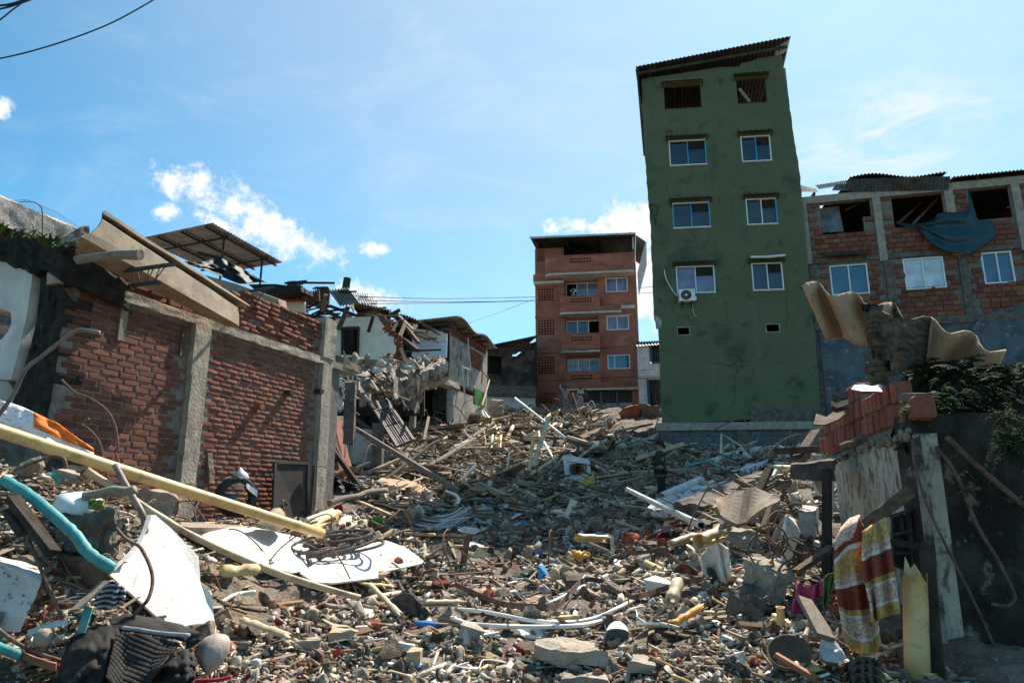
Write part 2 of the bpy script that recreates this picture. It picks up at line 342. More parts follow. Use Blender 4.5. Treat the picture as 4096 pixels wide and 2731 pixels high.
D('wall_green',(.106,.126,.070),(.138,.150,.086),.45,.82,.30,14,spec=.12,spots=[((.050,.070,.046),.45,.50,.20,.85),((.135,.155,.075),.8,.55,.18,.6),((.085,.115,.062),7,.52,.12,.5),((.040,.048,.032),1.2,.56,.14,.75),((.38,.42,.39),17,.745,.02,.7)],streak=((.20,.215,.15),3.2,.58,.5),extra=lambda g_,off,c:g_.mix(g_.math('MULTIPLY',g_.math('MULTIPLY',g_.math('SUBTRACT',1.0,g_.step(g_.n('ShaderNodeTexVoronoi',{'Vector':g_.n('ShaderNodeVectorMath',{0:off,1:g_.n('ShaderNodeTexNoise',{'Vector':off,'Scale':1.2,'Detail':5.0})},operation='ADD'),'Scale':.42},feature='DISTANCE_TO_EDGE'),.004,.012)),g_.step(g_.n('ShaderNodeTexNoise',{'Vector':off,'Scale':.35}),.50,.60)),.8),c,(.03,.035,.025)))
D('wall_stained',(.47,.44,.35),(.33,.30,.235),3,.92,.6,30,spots=[((.36,.24,.10),2.5,.62,.12,.5),((.055,.048,.038),6,.55,.12,.8)],extra=lambda g_,off,c:g_.mix(g_.math('MULTIPLY',g_.step(g_.n('ShaderNodeTexNoise',{'Vector':g_.n('ShaderNodeMapping',{0:off,'Scale':(6,6,2.6)}),'Scale':1.6,'Detail':9.0,'Roughness':.75,'Distortion':.8}),.48,.62),.85),c,(.05,.044,.035)))
D('wall_mouldy',(.026,.023,.018),(.060,.053,.042),3.5,.95,.9,30,dist=.03,spots=[((.014,.012,.010),2.5,.46,.14,.9),((.25,.225,.18),5,.57,.10,.75),((.40,.36,.30),1.3,.60,.08,.7),((.035,.045,.018),9,.62,.1,.7)])
D('brick_tower',(.33,.098,.058),(.25,.075,.046),1.5,.88,.2,40,vary=.3)
D('asbestos',(.30,.24,.175),(.21,.165,.12),4,.88,.35,60,spots=[((.12,.085,.055),5,.57,.12,.7),((.38,.34,.28),30,.6,.08,.4),((.30,.10,.05),3.5,.74,.03,.8)],streak=((.16,.12,.085),8,.62,.4))
D('asbestos_warm',(.48,.30,.175),(.37,.225,.13),3,.85,.4,40,spots=[((.13,.075,.04),4,.57,.14,.75),((.52,.37,.22),30,.6,.08,.35)])
D('asbestos_burnt',(.16,.12,.075),(.05,.036,.024),5,.92,.8,30,stretch=(1,1,6),spots=[((.42,.36,.26),7,.62,.1,.6)])
D('tin',(.30,.31,.32),(.17,.17,.17),2.5,.45,.15,30,metal=.6,spec=.5,spots=[((.10,.07,.05),4,.60,.12,.7)])
D('tin_dark',(.095,.085,.078),(.055,.047,.042),3,.6,.25,30,metal=.3,spots=[((.13,.065,.035),5,.6,.12,.6),((.28,.27,.26),9,.68,.06,.5)])
D('tin_light',(.52,.54,.55),(.36,.37,.37),3,.5,.15,30,metal=.3,spots=[((.20,.14,.09),4,.62,.12,.5)])
D('eternit',(.30,.28,.24),(.18,.165,.14),4,.92,.5,40,spots=[((.06,.055,.035),4,.56,.12,.8),((.17,.17,.05),6,.66,.08,.7)])
D('timber',(.17,.115,.075),(.085,.058,.040),5,.9,.6,40,vary=.5,stretch=(4,4,4),spots=[((.30,.25,.19),9,.6,.1,.5)])
D('timber_dark',(.060,.043,.031),(.030,.022,.017),6,.9,.6,40,vary=.5,spots=[((.17,.13,.10),9,.64,.1,.5)])
D('timber_grey',(.30,.255,.20),(.19,.155,.12),7,.9,.6,45,vary=.4,stretch=(5,5,5),spots=[((.08,.06,.045),6,.6,.1,.6)])
D('timber_red',(.29,.115,.062),(.20,.080,.046),6,.8,.35,40,vary=.3)
D('pipe_yellow',(.66,.45,.19),(.55,.37,.15),4,.5,.12,25,spec=.45,vary=.12,spots=[((.27,.18,.09),5,.50,.16,.8),((.13,.09,.05),14,.62,.07,.7),((.80,.62,.34),3,.6,.1,.5)])
D('pipe_cream',(.60,.48,.30),(.47,.37,.23),4,.6,.15,25,spec=.4,vary=.2,spots=[((.25,.18,.11),6,.52,.14,.8)])
D('pipe_white',(.74,.73,.69),(.66,.65,.61),5,.42,.1,25,spec=.45,spots=[((.22,.17,.12),7,.60,.10,.7)])
D('hose_teal',(.055,.28,.275),(.040,.20,.20),7,.6,.2,25,spec=.45,vary=.2,spots=[((.24,.25,.20),6,.56,.10,.7),((.09,.06,.04),8,.64,.08,.6)])
D('rust',(.115,.062,.040),(.19,.125,.095),14,.85,.5,60,metal=.15,spots=[((.30,.22,.17),20,.64,.08,.6)])
D('steel_grey',(.22,.195,.175),(.15,.125,.11),8,.6,.2,40,metal=.3,spots=[((.13,.07,.045),8,.6,.1,.6)])
D('steel_blue',(.045,.075,.11),(.07,.05,.04),7,.7,.3,40,metal=.3)
D('iron_black',(.022,.021,.021),(.045,.040,.036),6,.5,.2,40,metal=.3)
D('frame_white',(.78,.78,.77),(.70,.70,.69),6,.5,.1,30)
D('frame_blue',(.06,.36,.62),(.05,.30,.55),6,.5,.1,30)
D('blue_paint',(.030,.10,.19),(.024,.08,.15),6,.6,.1,30)
D('dark_inside',(.016,.014,.013),(.030,.026,.023),3,.95,.2,20)  # near-black, the shade inside rooms and voids is put into the colour
D('curtain',(.22,.185,.25),(.16,.135,.19),6,.9,.2,60,stretch=(6,6,.4))
D('tarp_teal',(.004,.048,.066),(.003,.030,.044),3,.5,.25,30,spec=.5,spots=[((.055,.062,.060),5,.60,.12,.6)])
D('tarp_black',(.012,.016,.020),(.020,.024,.030),4,.6,.3,25,spec=.25)
D('rubber',(.017,.016,.016),(.034,.031,.028),9,.75,.35,60,spots=[((.16,.13,.11),10,.66,.1,.5)])
D('rubber_grey',(.125,.112,.10),(.075,.066,.058),9,.8,.3,50,spots=[((.27,.235,.20),12,.6,.1,.6)])
D('leaf',(.045,.085,.020),(.070,.120,.028),7,.85,.1,20,vary=.8,hue=.03,spec=.1)
D('leaf_dark',(.014,.030,.010),(.026,.046,.014),7,.9,.1,20,vary=.8,hue=.03,spec=.06)
D('stem',(.022,.026,.012),(.035,.035,.018),9,.9,.2,30)
D('skin',(.065,.034,.022),(.055,.028,.018),20,.6,.1,50)
D('skin_light',(.33,.185,.125),(.29,.16,.105),20,.6,.1,50)
D('fabric',W1,(.82,.82,.82),14,.9,.3,90,src='obj')
D('board_white',(.74,.72,.67),(.63,.60,.54),2.5,.8,.3,40,spots=[((.30,.24,.17),7,.61,.08,.65),((.55,.50,.42),3,.6,.12,.5),((.17,.13,.09),45,.70,.03,.7)])
D('block_grey',(.155,.165,.170),(.115,.12,.125),6,.92,.6,45,vary=.3,spots=[((.05,.05,.05),5,.6,.12,.6)])
D('tile_blue',(.58,.66,.72),(.50,.58,.65),5,.35,.05,20,spots=[((.30,.33,.35),6,.66,.08,.6)])
D('paint_green',(.040,.22,.035),(.032,.17,.028),4,.6,.2,30)
D('fabric_black',(.020,.018,.017),(.034,.030,.027),8,.85,.5,160,spots=[((.14,.115,.095),7,.64,.12,.6)])
def glass_mat(name,col,rough=.04):
 m=bpy.data.materials.new(name);m.use_nodes=True;g=NT(m.node_tree)
 tc=g.n('ShaderNodeTexCoord');nz=g.n('ShaderNodeTexNoise',{'Vector':(tc,'Object'),'Scale':2.0,'Detail':4.0})
 c=g.mix(g.step((nz,0),.35,.7),col,tuple(k*1.5+.006 for k in col))
 b=g.n('ShaderNodeBsdfPrincipled',{'Base Color':(c,2),'Roughness':rough,'Specular IOR Level':.75,'IOR':1.55})
 g.n('ShaderNodeOutputMaterial',{0:b});MT[name]=m
glass_mat('glass_dark',(.018,.022,.028));glass_mat('glass_blue',(.035,.09,.15));glass_mat('glass_pale',(.40,.46,.50),.2);glass_mat('glass_curtain',(.13,.12,.20),.12)
def tower_brick():
 m=MT['brick_tower'];g=NT(m.node_tree);tc=g.n('ShaderNodeTexCoord')
 sep=g.n('ShaderNodeSeparateXYZ',{0:(tc,'Object')});cv=g.n('ShaderNodeCombineXYZ',{0:g.math('ADD',(sep,0),(sep,1)),1:(sep,2),2:0.0})
 br=g.n('ShaderNodeTexBrick',{'Vector':cv,'Color1':(.58,.185,.098),'Color2':(.42,.125,.070),'Mortar':(.26,.15,.115),'Scale':1.0,'Mortar Size':.008,'Brick Width':.25,'Row Height':.078})
 nz=g.n('ShaderNodeTexNoise',{'Vector':(tc,'Object'),'Scale':.8,'Detail':6.0})
 c=g.mix(g.step((nz,0),.35,.7),(br,0),g.mix(1.0,(br,0),(.66,.64,.64),'MULTIPLY'))
 b=g.n('ShaderNodeBsdfPrincipled',{'Base Color':(c,2),'Roughness':.85,'Normal':g.n('ShaderNodeBump',{'Strength':.5,'Distance':.01,'Height':g.math('SUBTRACT',1.0,(br,1))})})
 g.n('ShaderNodeOutputMaterial',{0:b})
tower_brick()
def pattern_mat(name,fn,rough=.85):
 m=bpy.data.materials.new(name);m.use_nodes=True;g=NT(m.node_tree);uv=g.n('ShaderNodeUVMap');c=fn(g,uv)
 nb=g.n('ShaderNodeTexNoise',{'Vector':uv,'Scale':160.0,'Detail':3.0})
 b=g.n('ShaderNodeBsdfPrincipled',{'Base Color':(c,2),'Roughness':rough,'Normal':g.n('ShaderNodeBump',{'Strength':.25,'Distance':.01,'Height':(nb,0)})})
 g.n('ShaderNodeOutputMaterial',{0:b});MT[name]=m
def _towel(g,uv):
 sep=g.n('ShaderNodeSeparateXYZ',{0:uv});v=g.math('FRACT',g.math('MULTIPLY',(sep,1),1.0))
 n=g.n('ShaderNodeTexNoise',{'Vector':uv,'Scale':30.0,'Detail':4.0});vo=g.n('ShaderNodeTexVoronoi',{'Vector':uv,'Scale':26.0},feature='DISTANCE_TO_EDGE')
 oc=g.mix(g.step((n,0),.42,.6),(.55,.34,.11),(.40,.22,.06));rs=g.mix(g.step((n,0),.4,.65),(.27,.045,.022),(.21,.035,.018));wh=(.66,.57,.52)
 pt=g.mix(g.step((vo,0),.02,.10),(.40,.14,.09),(.62,.46,.36))
 cr=g.n('ShaderNodeValToRGB',{0:v});cr.color_ramp.interpolation='CONSTANT';e=cr.color_ramp.elements
 sel=[(0,0),(.20,1),(.235,.5),(.40,.25),(.46,1),(.485,0),(.66,.5),(.70,1),(.72,.25),(.86,1),(.88,.5)]
 e[0].position=0;e[0].color=(0,0,0,1);e[1].position=.2;e[1].color=(1,1,1,1)
 for p,k in sel[2:]:q=e.new(p);q.color=(k,k,k,1)
 k=g.n('ShaderNodeSeparateColor',{0:cr})
 c=g.mix(g.math('GREATER_THAN',(k,0),.15),rs,pt);c=g.mix(g.math('GREATER_THAN',(k,0),.4),c,oc);c=g.mix(g.math('GREATER_THAN',(k,0),.8),c,wh)
 return c
pattern_mat('towel',_towel)
def _print(g,uv):
 sep=g.n('ShaderNodeSeparateXYZ',{0:uv});vo=g.n('ShaderNodeTexVoronoi',{'Vector':uv,'Scale':3.6});d=(vo,0)
 rg=g.math('SINE',g.math('MULTIPLY',d,34.0));c=g.mix(g.math('MULTIPLY',g.step(rg,.55,.8),g.math('LESS_THAN',d,.36)),(.74,.74,.76),(.035,.10,.24))
 v2=g.n('ShaderNodeTexVoronoi',{'Vector':uv,'Scale':17.0});c=g.mix(g.math('LESS_THAN',(v2,0),.20),c,(.25,.025,.055))
 v3=g.n('ShaderNodeTexVoronoi',{'Vector':uv,'Scale':13.0});c=g.mix(g.math('LESS_THAN',(v3,0),.15),c,(.04,.25,.30))
 v4=g.n('ShaderNodeTexVoronoi',{'Vector':uv,'Scale':23.0});c=g.mix(g.math('LESS_THAN',(v4,0),.14),c,(.70,.42,.10))
 n=g.n('ShaderNodeTexNoise',{'Vector':uv,'Scale':5.0,'Detail':2.0});st=g.math('SINE',g.math('ADD',g.math('MULTIPLY',(sep,1),130.0),g.math('MULTIPLY',(n,0),40.0)))
 o=g.mix(g.step(st,.1,.5),(.72,.10,.02),(.80,.33,.04))
 k=g.math('MULTIPLY',g.math('LESS_THAN',(sep,1),.42),g.math('GREATER_THAN',(sep,0),.40));return g.mix(k,c,o)
pattern_mat('printed_cotton',_print)
def set_uv(o,rows,cols):
 me=o.data;uv=me.uv_layers.new(name='UVMap');co=[((i%cols)/(cols-1),(i//cols)/(rows-1)) for i in range(rows*cols)]
 for l in me.loops:uv.data[l.index].uv=co[l.vertex_index] if l.vertex_index<len(co) else(0,0)
_A=[(-200,2731,4.5),(300,2731,4.7),(700,2731,4.8),(1300,2731,5.2),(2048,2731,5.3),(2700,2731,5.2),(3300,2731,5.0),(3900,2731,4.8),(4300,2731,4.8),(-200,2400,4.9),(200,2480,5.0),(500,2440,5.5),(1000,2400,6.8),(1500,2400,7.8),(2048,2400,8.2),(2600,2400,7.6),(3000,2400,6.5),(3300,2460,6.0),(3700,2520,5.6),(-150,2150,5.2),(150,2150,5.4),(500,2200,6.1),(720,2170,7.0),(1000,2200,8.2),(1500,2200,11.0),(2048,2210,12.6),(2600,2200,10.5),(3000,2220,7.6),(3250,2300,7.2),(-150,1960,5.7),(150,1960,5.9),(420,2010,6.6),(800,2085,9.4),(1100,2095,11.6),(1300,2085,13.2),(1500,2095,13.5),(2048,2100,15.0),(2600,2100,13.0),(3000,2060,9.5),(3250,2080,8.6),(-150,1800,6.2),(100,1850,6.3),(330,1960,7.1),(450,2060,8.6),(1400,2010,15.0),(1600,2000,16.0),(2048,1990,18.0),(2600,2010,15.5),(3000,1960,13.0),(3250,1980,11.0),(1400,1905,18.5),(1600,1890,20.5),(2048,1890,22.0),(2500,1890,20.5),(2850,1900,19.5),(3150,1890,16.5),(1450,1800,22.0),(1600,1790,25.0),(2048,1790,27.0),(2500,1790,25.5),(2850,1815,25.0),(3150,1800,21.0),(3400,1800,21.0),(1600,1690,29.5),(2048,1700,33.0),(2540,1700,32.5),(1750,1645,36.0),(2048,1652,41.0),(2300,1655,42.0),(2540,1650,41.0),(2850,1790,30.0)]
_P=[at(*a) for a in _A];_P=[(p.x,p.y,p.z) for p in _P]
_P+=[(x,0.0,.15) for x in(-8,-3,0,3,8)]+[(x,3.4,.25) for x in(-5,-2,0,2,5)]+[(-9,9,1.3),(-10,13,1.4),(-9,18,2.6),(-7,25,3.5),(-5,31,4.6),(12,8,1.2),(14,14,1.8),(14,20,2.6),(13,26,3.0),(12,32,5.0),(-12,40,7.0),(-4,46,7.6),(0,47,7.7),(5,46,7.7),(12,42,7.6),(-12,56,7.7),(0,60,7.7),(14,58,7.7)]
_P=np.array(_P)
def _feat(x,y):return np.stack([x,np.sqrt(np.maximum(y,0)+4)*4],-1)
_Q=_feat(_P[:,0],_P[:,1]);_d=np.linalg.norm(_Q[:,None]-_Q[None],axis=-1)
_K=np.block([[_d+0.05*np.eye(len(_P)),np.ones((len(_P),1))],[np.ones((1,len(_P))),np.zeros((1,1))]])
_wt=np.linalg.solve(_K,np.concatenate([_P[:,2],[0]]))
def hbase(x,y):
 x=np.asarray(x,float);y=np.asarray(y,float);sh=np.broadcast(x,y).shape;x=np.clip(np.broadcast_to(x,sh).ravel(),-14,16);y=np.clip(np.broadcast_to(y,sh).ravel(),0,60)
 out=np.empty(len(x))
 for i in range(0,len(x),20000):
  q=_feat(x[i:i+20000],y[i:i+20000]);out[i:i+20000]=-(np.linalg.norm(q[:,None]-_Q[None],axis=-1)@-_wt[:-1])+_wt[-1]
 return out.reshape(sh)
def hfull(x,y):
 x=np.asarray(x,float);y=np.asarray(y,float);k=np.clip((y-2.5)/6,.15,1)
 return hbase(x,y)+.30*k*fbm(x*.8,y*.8,4,3)+.10*fbm(x*3.1,y*3.1,3,21)+.045*fbm(x*11,y*11,2,40)
def axis_ground():
 xs=np.concatenate([[-900,-400,-180,-90,-50,-32,-22,-17],np.arange(-14,16.01,.11),[19,24,34,52,90,180,400,900]])
 ys=[-300,-120,-50,-20,-8,-3,0,1.5,2.5];y=3.2
 while y<50:ys.append(y);y+=max(.045,.0085*y)
 return xs,np.array(ys+[52,55,60,70,90,130,220,400,800,1600])
GX,GY=axis_ground();_xx,_yy=np.meshgrid(GX,GY);GH=hfull(_xx,_yy)
far=np.clip((np.abs(_xx)-16)/10,0,1);GH=GH*(1-far)+np.clip(GH,0,7.6)*far
def H(x,y):
 i=int(np.clip(np.searchsorted(GX,x)-1,0,len(GX)-2));j=int(np.clip(np.searchsorted(GY,y)-1,0,len(GY)-2))
 a=(x-GX[i])/(GX[i+1]-GX[i]);b=(y-GY[j])/(GY[j+1]-GY[j])
 return float((GH[j,i]*(1-a)+GH[j,i+1]*a)*(1-b)+(GH[j+1,i]*(1-a)+GH[j+1,i+1]*a)*b)
_RY=np.concatenate([np.geomspace(3.2,50,420)])
_ri=None
def hgrid(x,y):
 i=np.clip(np.searchsorted(GX,x)-1,0,len(GX)-2);j=np.clip(np.searchsorted(GY,y)-1,0,len(GY)-2)
 a=np.clip((x-GX[i])/(GX[i+1]-GX[i]),0,1);b=np.clip((y-GY[j])/(GY[j+1]-GY[j]),0,1)
 return(GH[j,i]*(1-a)+GH[j,i+1]*a)*(1-b)+(GH[j+1,i]*(1-a)+GH[j+1,i+1]*a)*b
def G(px,py,lift=0.0):
 d=ray(px,py);t=_RY/d.y;z=CZ+d.z*t-lift;g=hgrid(d.x*t,_RY);k=np.argmax(z<g)
 if not(z<g).any():return None
 Y=_RY[k]
 if k:a,b=z[k-1]-g[k-1],g[k]-z[k];Y=_RY[k-1]+(Y-_RY[k-1])*a/max(a+b,1e-9)
 return at(px,py,Y/YF)
def fitted(pts=None):
 """set the distance factor so that the lowest of the photo points (px, py, guessed distance) stands on the ground; no points: reset"""
 global YF
 YF=1.0
 if pts:
  p=max(pts,key=lambda q:q[1]);k=G(p[0],min(p[1],2760))
  if k is not None:YF=min(2.0,max(.8,k.y/p[2]))
 return YF
def ground():
 nx,ny=len(GX),len(GY);V=np.stack([_xx,_yy,GH],-1).reshape(-1,3).astype(np.float32)
 i=np.arange(ny-1)[:,None]*nx+np.arange(nx-1)[None];Fq=np.stack([i,i+1,i+nx+1,i+nx],-1).reshape(-1,4).astype(np.int32)
 me=bpy.data.meshes.new('ground');me.vertices.add(len(V));me.vertices.foreach_set('co',V.ravel());me.loops.add(Fq.size);me.loops.foreach_set('vertex_index',Fq.ravel())
 me.polygons.add(len(Fq));me.polygons.foreach_set('loop_start',np.arange(0,Fq.size,4,dtype=np.int32));me.polygons.foreach_set('loop_total',np.full(len(Fq),4,np.int32))
 me.update(calc_edges=True);me.materials.append(MT['dirt']);o=bpy.data.objects.new('ground',me);link(o);tag(o,'brown earth and crushed rubble rising towards the street',None,None,'structure')
ground()
BRK=[bevel_box(1,1,1,.09,.02,random.Random(k)) for k in range(4)]
def lay(fr,spots,sizes,m,root,name,limit,label=None):
 """lay bricks as parts of root: spots (u, z, w) centres in order of size on screen, sizes (length, depth, height) each; the rest joined as stuff"""
 ms=[]
 for k,t in enumerate(BRK):
  nm=(name,m.name,k)
  if nm not in MESHES:MESHES[nm]=mesh_of(t,name,m)
  ms.append(MESHES[nm])
 rest=[];rz=fr.rot()
 for k,((u,z,w),(l,d,h)) in enumerate(zip(spots,sizes)):
  p=fr.pt(u,z,w);r=(random.uniform(-.02,.02),random.uniform(-.02,.02),rz+random.uniform(-.02,.02))
  if k<limit:
   o=bpy.data.objects.new(name,ms[k%4]);link(o,root,p);o.rotation_euler=r;o.scale=(l,d,h)
  else:rest.append((k%4,m4(p,r,(l,d,h)),(1,1,1)))
 if rest:merge(name+'_courses',BRK,rest,m,None,None,'stuff',root)
MESHES={}
def courses(fr,inside,u0,u1,z0,z1,L,H_,gap,w,depth,jl=.03,jh=.12):
 """running-bond spots where inside(u, z) holds"""
 sp,sz=[],[];row=0;z=z0
 while z<z1:
  u=u0-(row%2)*L/2+random.uniform(-.15,.15)*L
  while u<u1:
   l=L*random.uniform(.93,1.05);uc=u+l/2
   if inside(uc,z+H_/2) and inside(uc-l*.42,z+H_/2) and inside(uc+l*.42,z+H_/2):
    sp.append((uc,z+H_/2+random.uniform(-jh,jh)*H_*.3,w+random.uniform(-.5,.5)*depth*.25));sz.append((l-gap,depth,(H_-gap)*random.uniform(.93,1.05)))
   u+=l
  z+=H_;row+=1
 return sp,sz
def by_size(fr,sp,sz):
 c=Vector((0,0,CZ));k=sorted(range(len(sp)),key=lambda i:(fr.pt(*sp[i])-c).length);return[sp[i] for i in k],[sz[i] for i in k]
def inpoly(poly):
 def f(u,z):
  r=False;n=len(poly)
  for i in range(n):
   (x1,y1),(x2,y2)=poly[i],poly[i-1]
   if(y1>z)!=(y2>z) and u<(x2-x1)*(z-y1)/(y2-y1)+x1:r=not r
  return r
 return f
def corrugated(p00,p10,p01,waves,amp,seg=4,nv=2,up=None,sag=None,shape=None):
 """sheet from corners: p00->p10 across the waves, p00->p01 along them"""
 p00,p10,p01=Vector(p00),Vector(p10),Vector(p01);a,b=p10-p00,p01-p00;n=(a.cross(b)).normalized() if up is None else up
 rows=[]
 for j in range(nv+1):
  rows.append([p00+a*(i/(waves*seg))+b*(j/nv)+n*(amp*(shape or math.cos)(2*math.pi*i/seg)+(sag(i/(waves*seg),j/nv) if sag else 0)) for i in range(waves*seg+1)])
 return MB().grid(rows)
def window(fr,root,q,name='window',blue=(0,0,0,0,0),glass='glass_dark',fw=.045,w=.0,deep=.09,frame='frame_white',bars=None,valance=True,split=.5):
 """sliding window from its four photo corners; frame, glass pane in each half, a blue-painted member where the photo shows one"""
 cs=[fr.uv(*c) for c in q];u0=(cs[0][0]+cs[3][0])/2;u1=(cs[1][0]+cs[2][0])/2;z1=(cs[0][1]+cs[1][1])/2;z0=(cs[2][1]+cs[3][1])/2
 f=MB();B=[];um=u0+(u1-u0)*split
 for k,(a,b,c,d) in enumerate(((u0,u0+fw,z0+fw,z1-fw),(um-fw*.45,um+fw*.45,z0+fw,z1-fw),(u1-fw,u1,z0+fw,z1-fw),(u0,u1,z1-fw,z1),(u0,u1,z0,z0+fw))):
  if blue[k]:B.append(MB())
  fr.box(B[-1] if blue[k] else f,a,b,c,d,w-deep,w+.012+(.004 if k==1 else 0))
 o=f.build(name,MT[frame],root)
 for b_ in B:b_.build('blue_bar',MT['frame_blue'],o)
 for a,b,k in((u0+fw,um-fw*.45,0),(um+fw*.45,u1-fw,1)):
  fr.box(MB(),0,0,0,0,0,0);g=MB();fr.box(g,a,b,z0+fw,z1-fw,w-deep*.72-k*.012,w-deep*.6-k*.012);g.build('pane',MT[glass],o)
 return u0,u1,z0,z1,o
def awning(fr,root,u0,u1,z,n=7,out=.32,drop=.10,m='tin_dark',lit=False):
 p00=fr.pt(u0-.12,z-drop+.02,out);p10=fr.pt(u1+.12,z-drop+.02+random.uniform(-.02,.02),out);p01=fr.pt(u0-.12,z+.06,.0)
 o=corrugated(p00,p10,p01,n,.018).build('awning',MT[m],root,solid=.006)
 for u in(u0-.08,u1+.06):MB().bar(fr.pt(u,z-.19,.015),fr.pt(u,z-drop-.01,out-.04),.03,.03).build('bracket',MT['iron_black'],o)
 MB().bar(fr.pt(u0-.08,z-drop-.012,out-.05),fr.pt(u1+.06,z-drop-.012,out-.05),.04,.03).build('batten',MT['timber_dark'],o)
def tower():
 fr=Fr(at(2640,1690,27.0),6.2);root=empty('tower_house',fr.pt(0,H(fr.o.x,fr.o.y),0),'tall narrow green painted tower house with a crooked tin roof','building')
 P=lambda*a:fr.uv(*a)
 wins=[('open',(2656,347),(2803,336),(2805,426),(2659,441)),('open',(2946,318),(3064,310),(3066,409),(2950,416)),('win',(2675,568),(2822,553),(2828,655),(2679,667)),('win',(2961,548),(3078,540),(3089,642),(2968,649)),('win',(2689,816),(2836,804),(2844,905),(2693,917)),('win',(2982,798),(3105,790),(3111,895),(2989,901)),('win',(2703,1068),(2857,1060),(2862,1168),(2708,1176)),('win',(3005,1054),(3128,1049),(3136,1158),(3012,1163)),('vent',(2711,1310),(2757,1309),(2758,1337),(2712,1339)),('vent',(3065,1298),(3116,1296),(3117,1325),(3067,1327))]
 rect=[]
 for k,*q in wins:
  c=[P(*x) for x in q];rect.append(((c[0][0]+c[3][0])/2,(c[1][0]+c[2][0])/2,(c[2][1]+c[3][1])/2,(c[0][1]+c[1][1])/2))
 out=[P(*p) for p in((2566,318),(2590,312),(2700,297),(2811,280),(2870,270),(2959,267),(2962,254),(2985,250),(3010,244),(3030,234),(3127,221),(3133,250),(3138,300),(3148,344),(3166,476),(3199,691),(3240,1130),(3262,1360),(3285,1655),(3180,1663),(3050,1674),(2960,1681),(2800,1688),(2649,1694),(2641,1500),(2638,1320),(2630,1300),(2622,1282),(2616,1270),(2611,1117),(2603,900),(2590,745),(2578,560),(2571,420))]
 rag=[]
 for i,p in enumerate(out):
  q=out[(i+1)%len(out)];n=max(1,int(math.hypot(q[0]-p[0],q[1]-p[1])/.22))
  for k in range(n):
   t=k/n;rag.append((p[0]+(q[0]-p[0])*t+random.uniform(-.018,.018),p[1]+(q[1]-p[1])*t+random.uniform(-.012,.012)))
 bm=bmesh.new();ed=[]
 def loop(pts):
  v=[bm.verts.new(fr.pt(u,z,0)) for u,z in pts]
  for i in range(len(v)):ed.append(bm.edges.new((v[i],v[(i+1)%len(v)])))
 loop(rag)
 for a,b,c,d in rect:loop([(a,c),(b,c),(b,d),(a,d)])
 bmesh.ops.triangle_fill(bm,use_beauty=True,edges=ed,normal=fr.n)
 bmesh.ops.recalc_face_normals(bm,faces=bm.faces)
 ex=bmesh.ops.extrude_face_region(bm,geom=bm.faces[:])
 for v in[g for g in ex['geom'] if isinstance(g,bmesh.types.BMVert)]:v.co-=fr.n*.16
 bmesh.ops.recalc_face_normals(bm,faces=bm.faces);bm.verts.ensure_lookup_table()
 mb=MB();mb.add([v.co.copy() for v in bm.verts],[[v.index for v in f.verts] for f in bm.faces]);bm.free();mb.build('facade',MT['wall_green'],root)
 u_l,u_r=out[0][0],out[12][0];zb=fr.uv(2640,1690)[1];zt=P(2566,318)[1]
 lb=fr.uv(2649,1684)[0];rb=fr.uv(3285,1640)[0]
 k=7.0;skew=1.32
 side=MB();side.prism([fr.pt(lb+.08,zb,-.17),fr.pt(u_l+.06,zt,-.17),fr.pt(u_l+skew,zt-.2,-k),fr.pt(lb+skew,zb,-k)],fr.u*.14);side.build('brick_flank',MT['brick_bit'],root)
 side=MB();side.prism([fr.pt(rb-.22,zb,-.17),fr.pt(u_r-.2,P(3127,240)[1],-.17),fr.pt(u_r-.2,zt,-k),fr.pt(rb-.2,zb,-k)],fr.u*.14);side.build('flank_wall',MT['brick_bit'],root)
 side=MB();side.prism([fr.pt(lb+skew,zb,-k),fr.pt(rb-.2,zb,-k),fr.pt(u_r-.2,zt-1.2,-k),fr.pt(u_l+skew,zt-1.2,-k)],fr.n*-.14);side.build('back_wall',MT['brick_bit'],root)
 for i in range(1,6):
  z=zb+i*2.42-.5
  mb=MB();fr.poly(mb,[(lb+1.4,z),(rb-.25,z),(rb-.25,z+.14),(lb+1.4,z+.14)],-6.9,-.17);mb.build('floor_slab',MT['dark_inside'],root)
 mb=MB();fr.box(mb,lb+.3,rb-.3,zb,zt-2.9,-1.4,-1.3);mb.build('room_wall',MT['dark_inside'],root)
 mb=MB();fr.box(mb,u_l+.3,u_r-.35,zt-2.6,zt-1.55,-1.3,-1.2)
 mb.build('inner_sheeting',MT['tin_dark'],root)
 a,b=P(2541,292),P(3152,172)
 p00,p10=fr.pt(a[0],a[1],.45),fr.pt(b[0],b[1],.45);p01=fr.pt(a[0]+.9,a[1]-.35,-7.1)
 rf=corrugated(p00,p10,p01,38,.028,4,3).build('roof',MT['tin_dark'],root,solid=.012)
 a2,b2=P(2548,306),P(3140,200)
 MB().bar(fr.pt(a2[0],a2[1]-.07,.30),fr.pt(b2[0],b2[1]-.07,.30),.05,.13).build('eaves_board',MT['timber_dark'],rf)
 for t in(.08,.3,.52,.74,.95):
  MB().bar(fr.pt(a2[0]+(b2[0]-a2[0])*t,a2[1]+(b2[1]-a2[1])*t-.02,.35),fr.pt(a2[0]+(b2[0]-a2[0])*t+.4,a2[1]+(b2[1]-a2[1])*t-.15,-6.6),.06,.1).build('rafter',MT['timber_dark'],rf)
 c,d=P(2541,300),P(2556,405)
 corrugated(fr.pt(c[0],c[1],.42),fr.pt(c[0]+.35,c[1]-.05,-1.6),fr.pt(d[0],d[1],.40),7,.02).build('bent_sheet',MT['tin_dark'],rf,solid=.01)
 c,d=P(3150,175),P(3131,245)
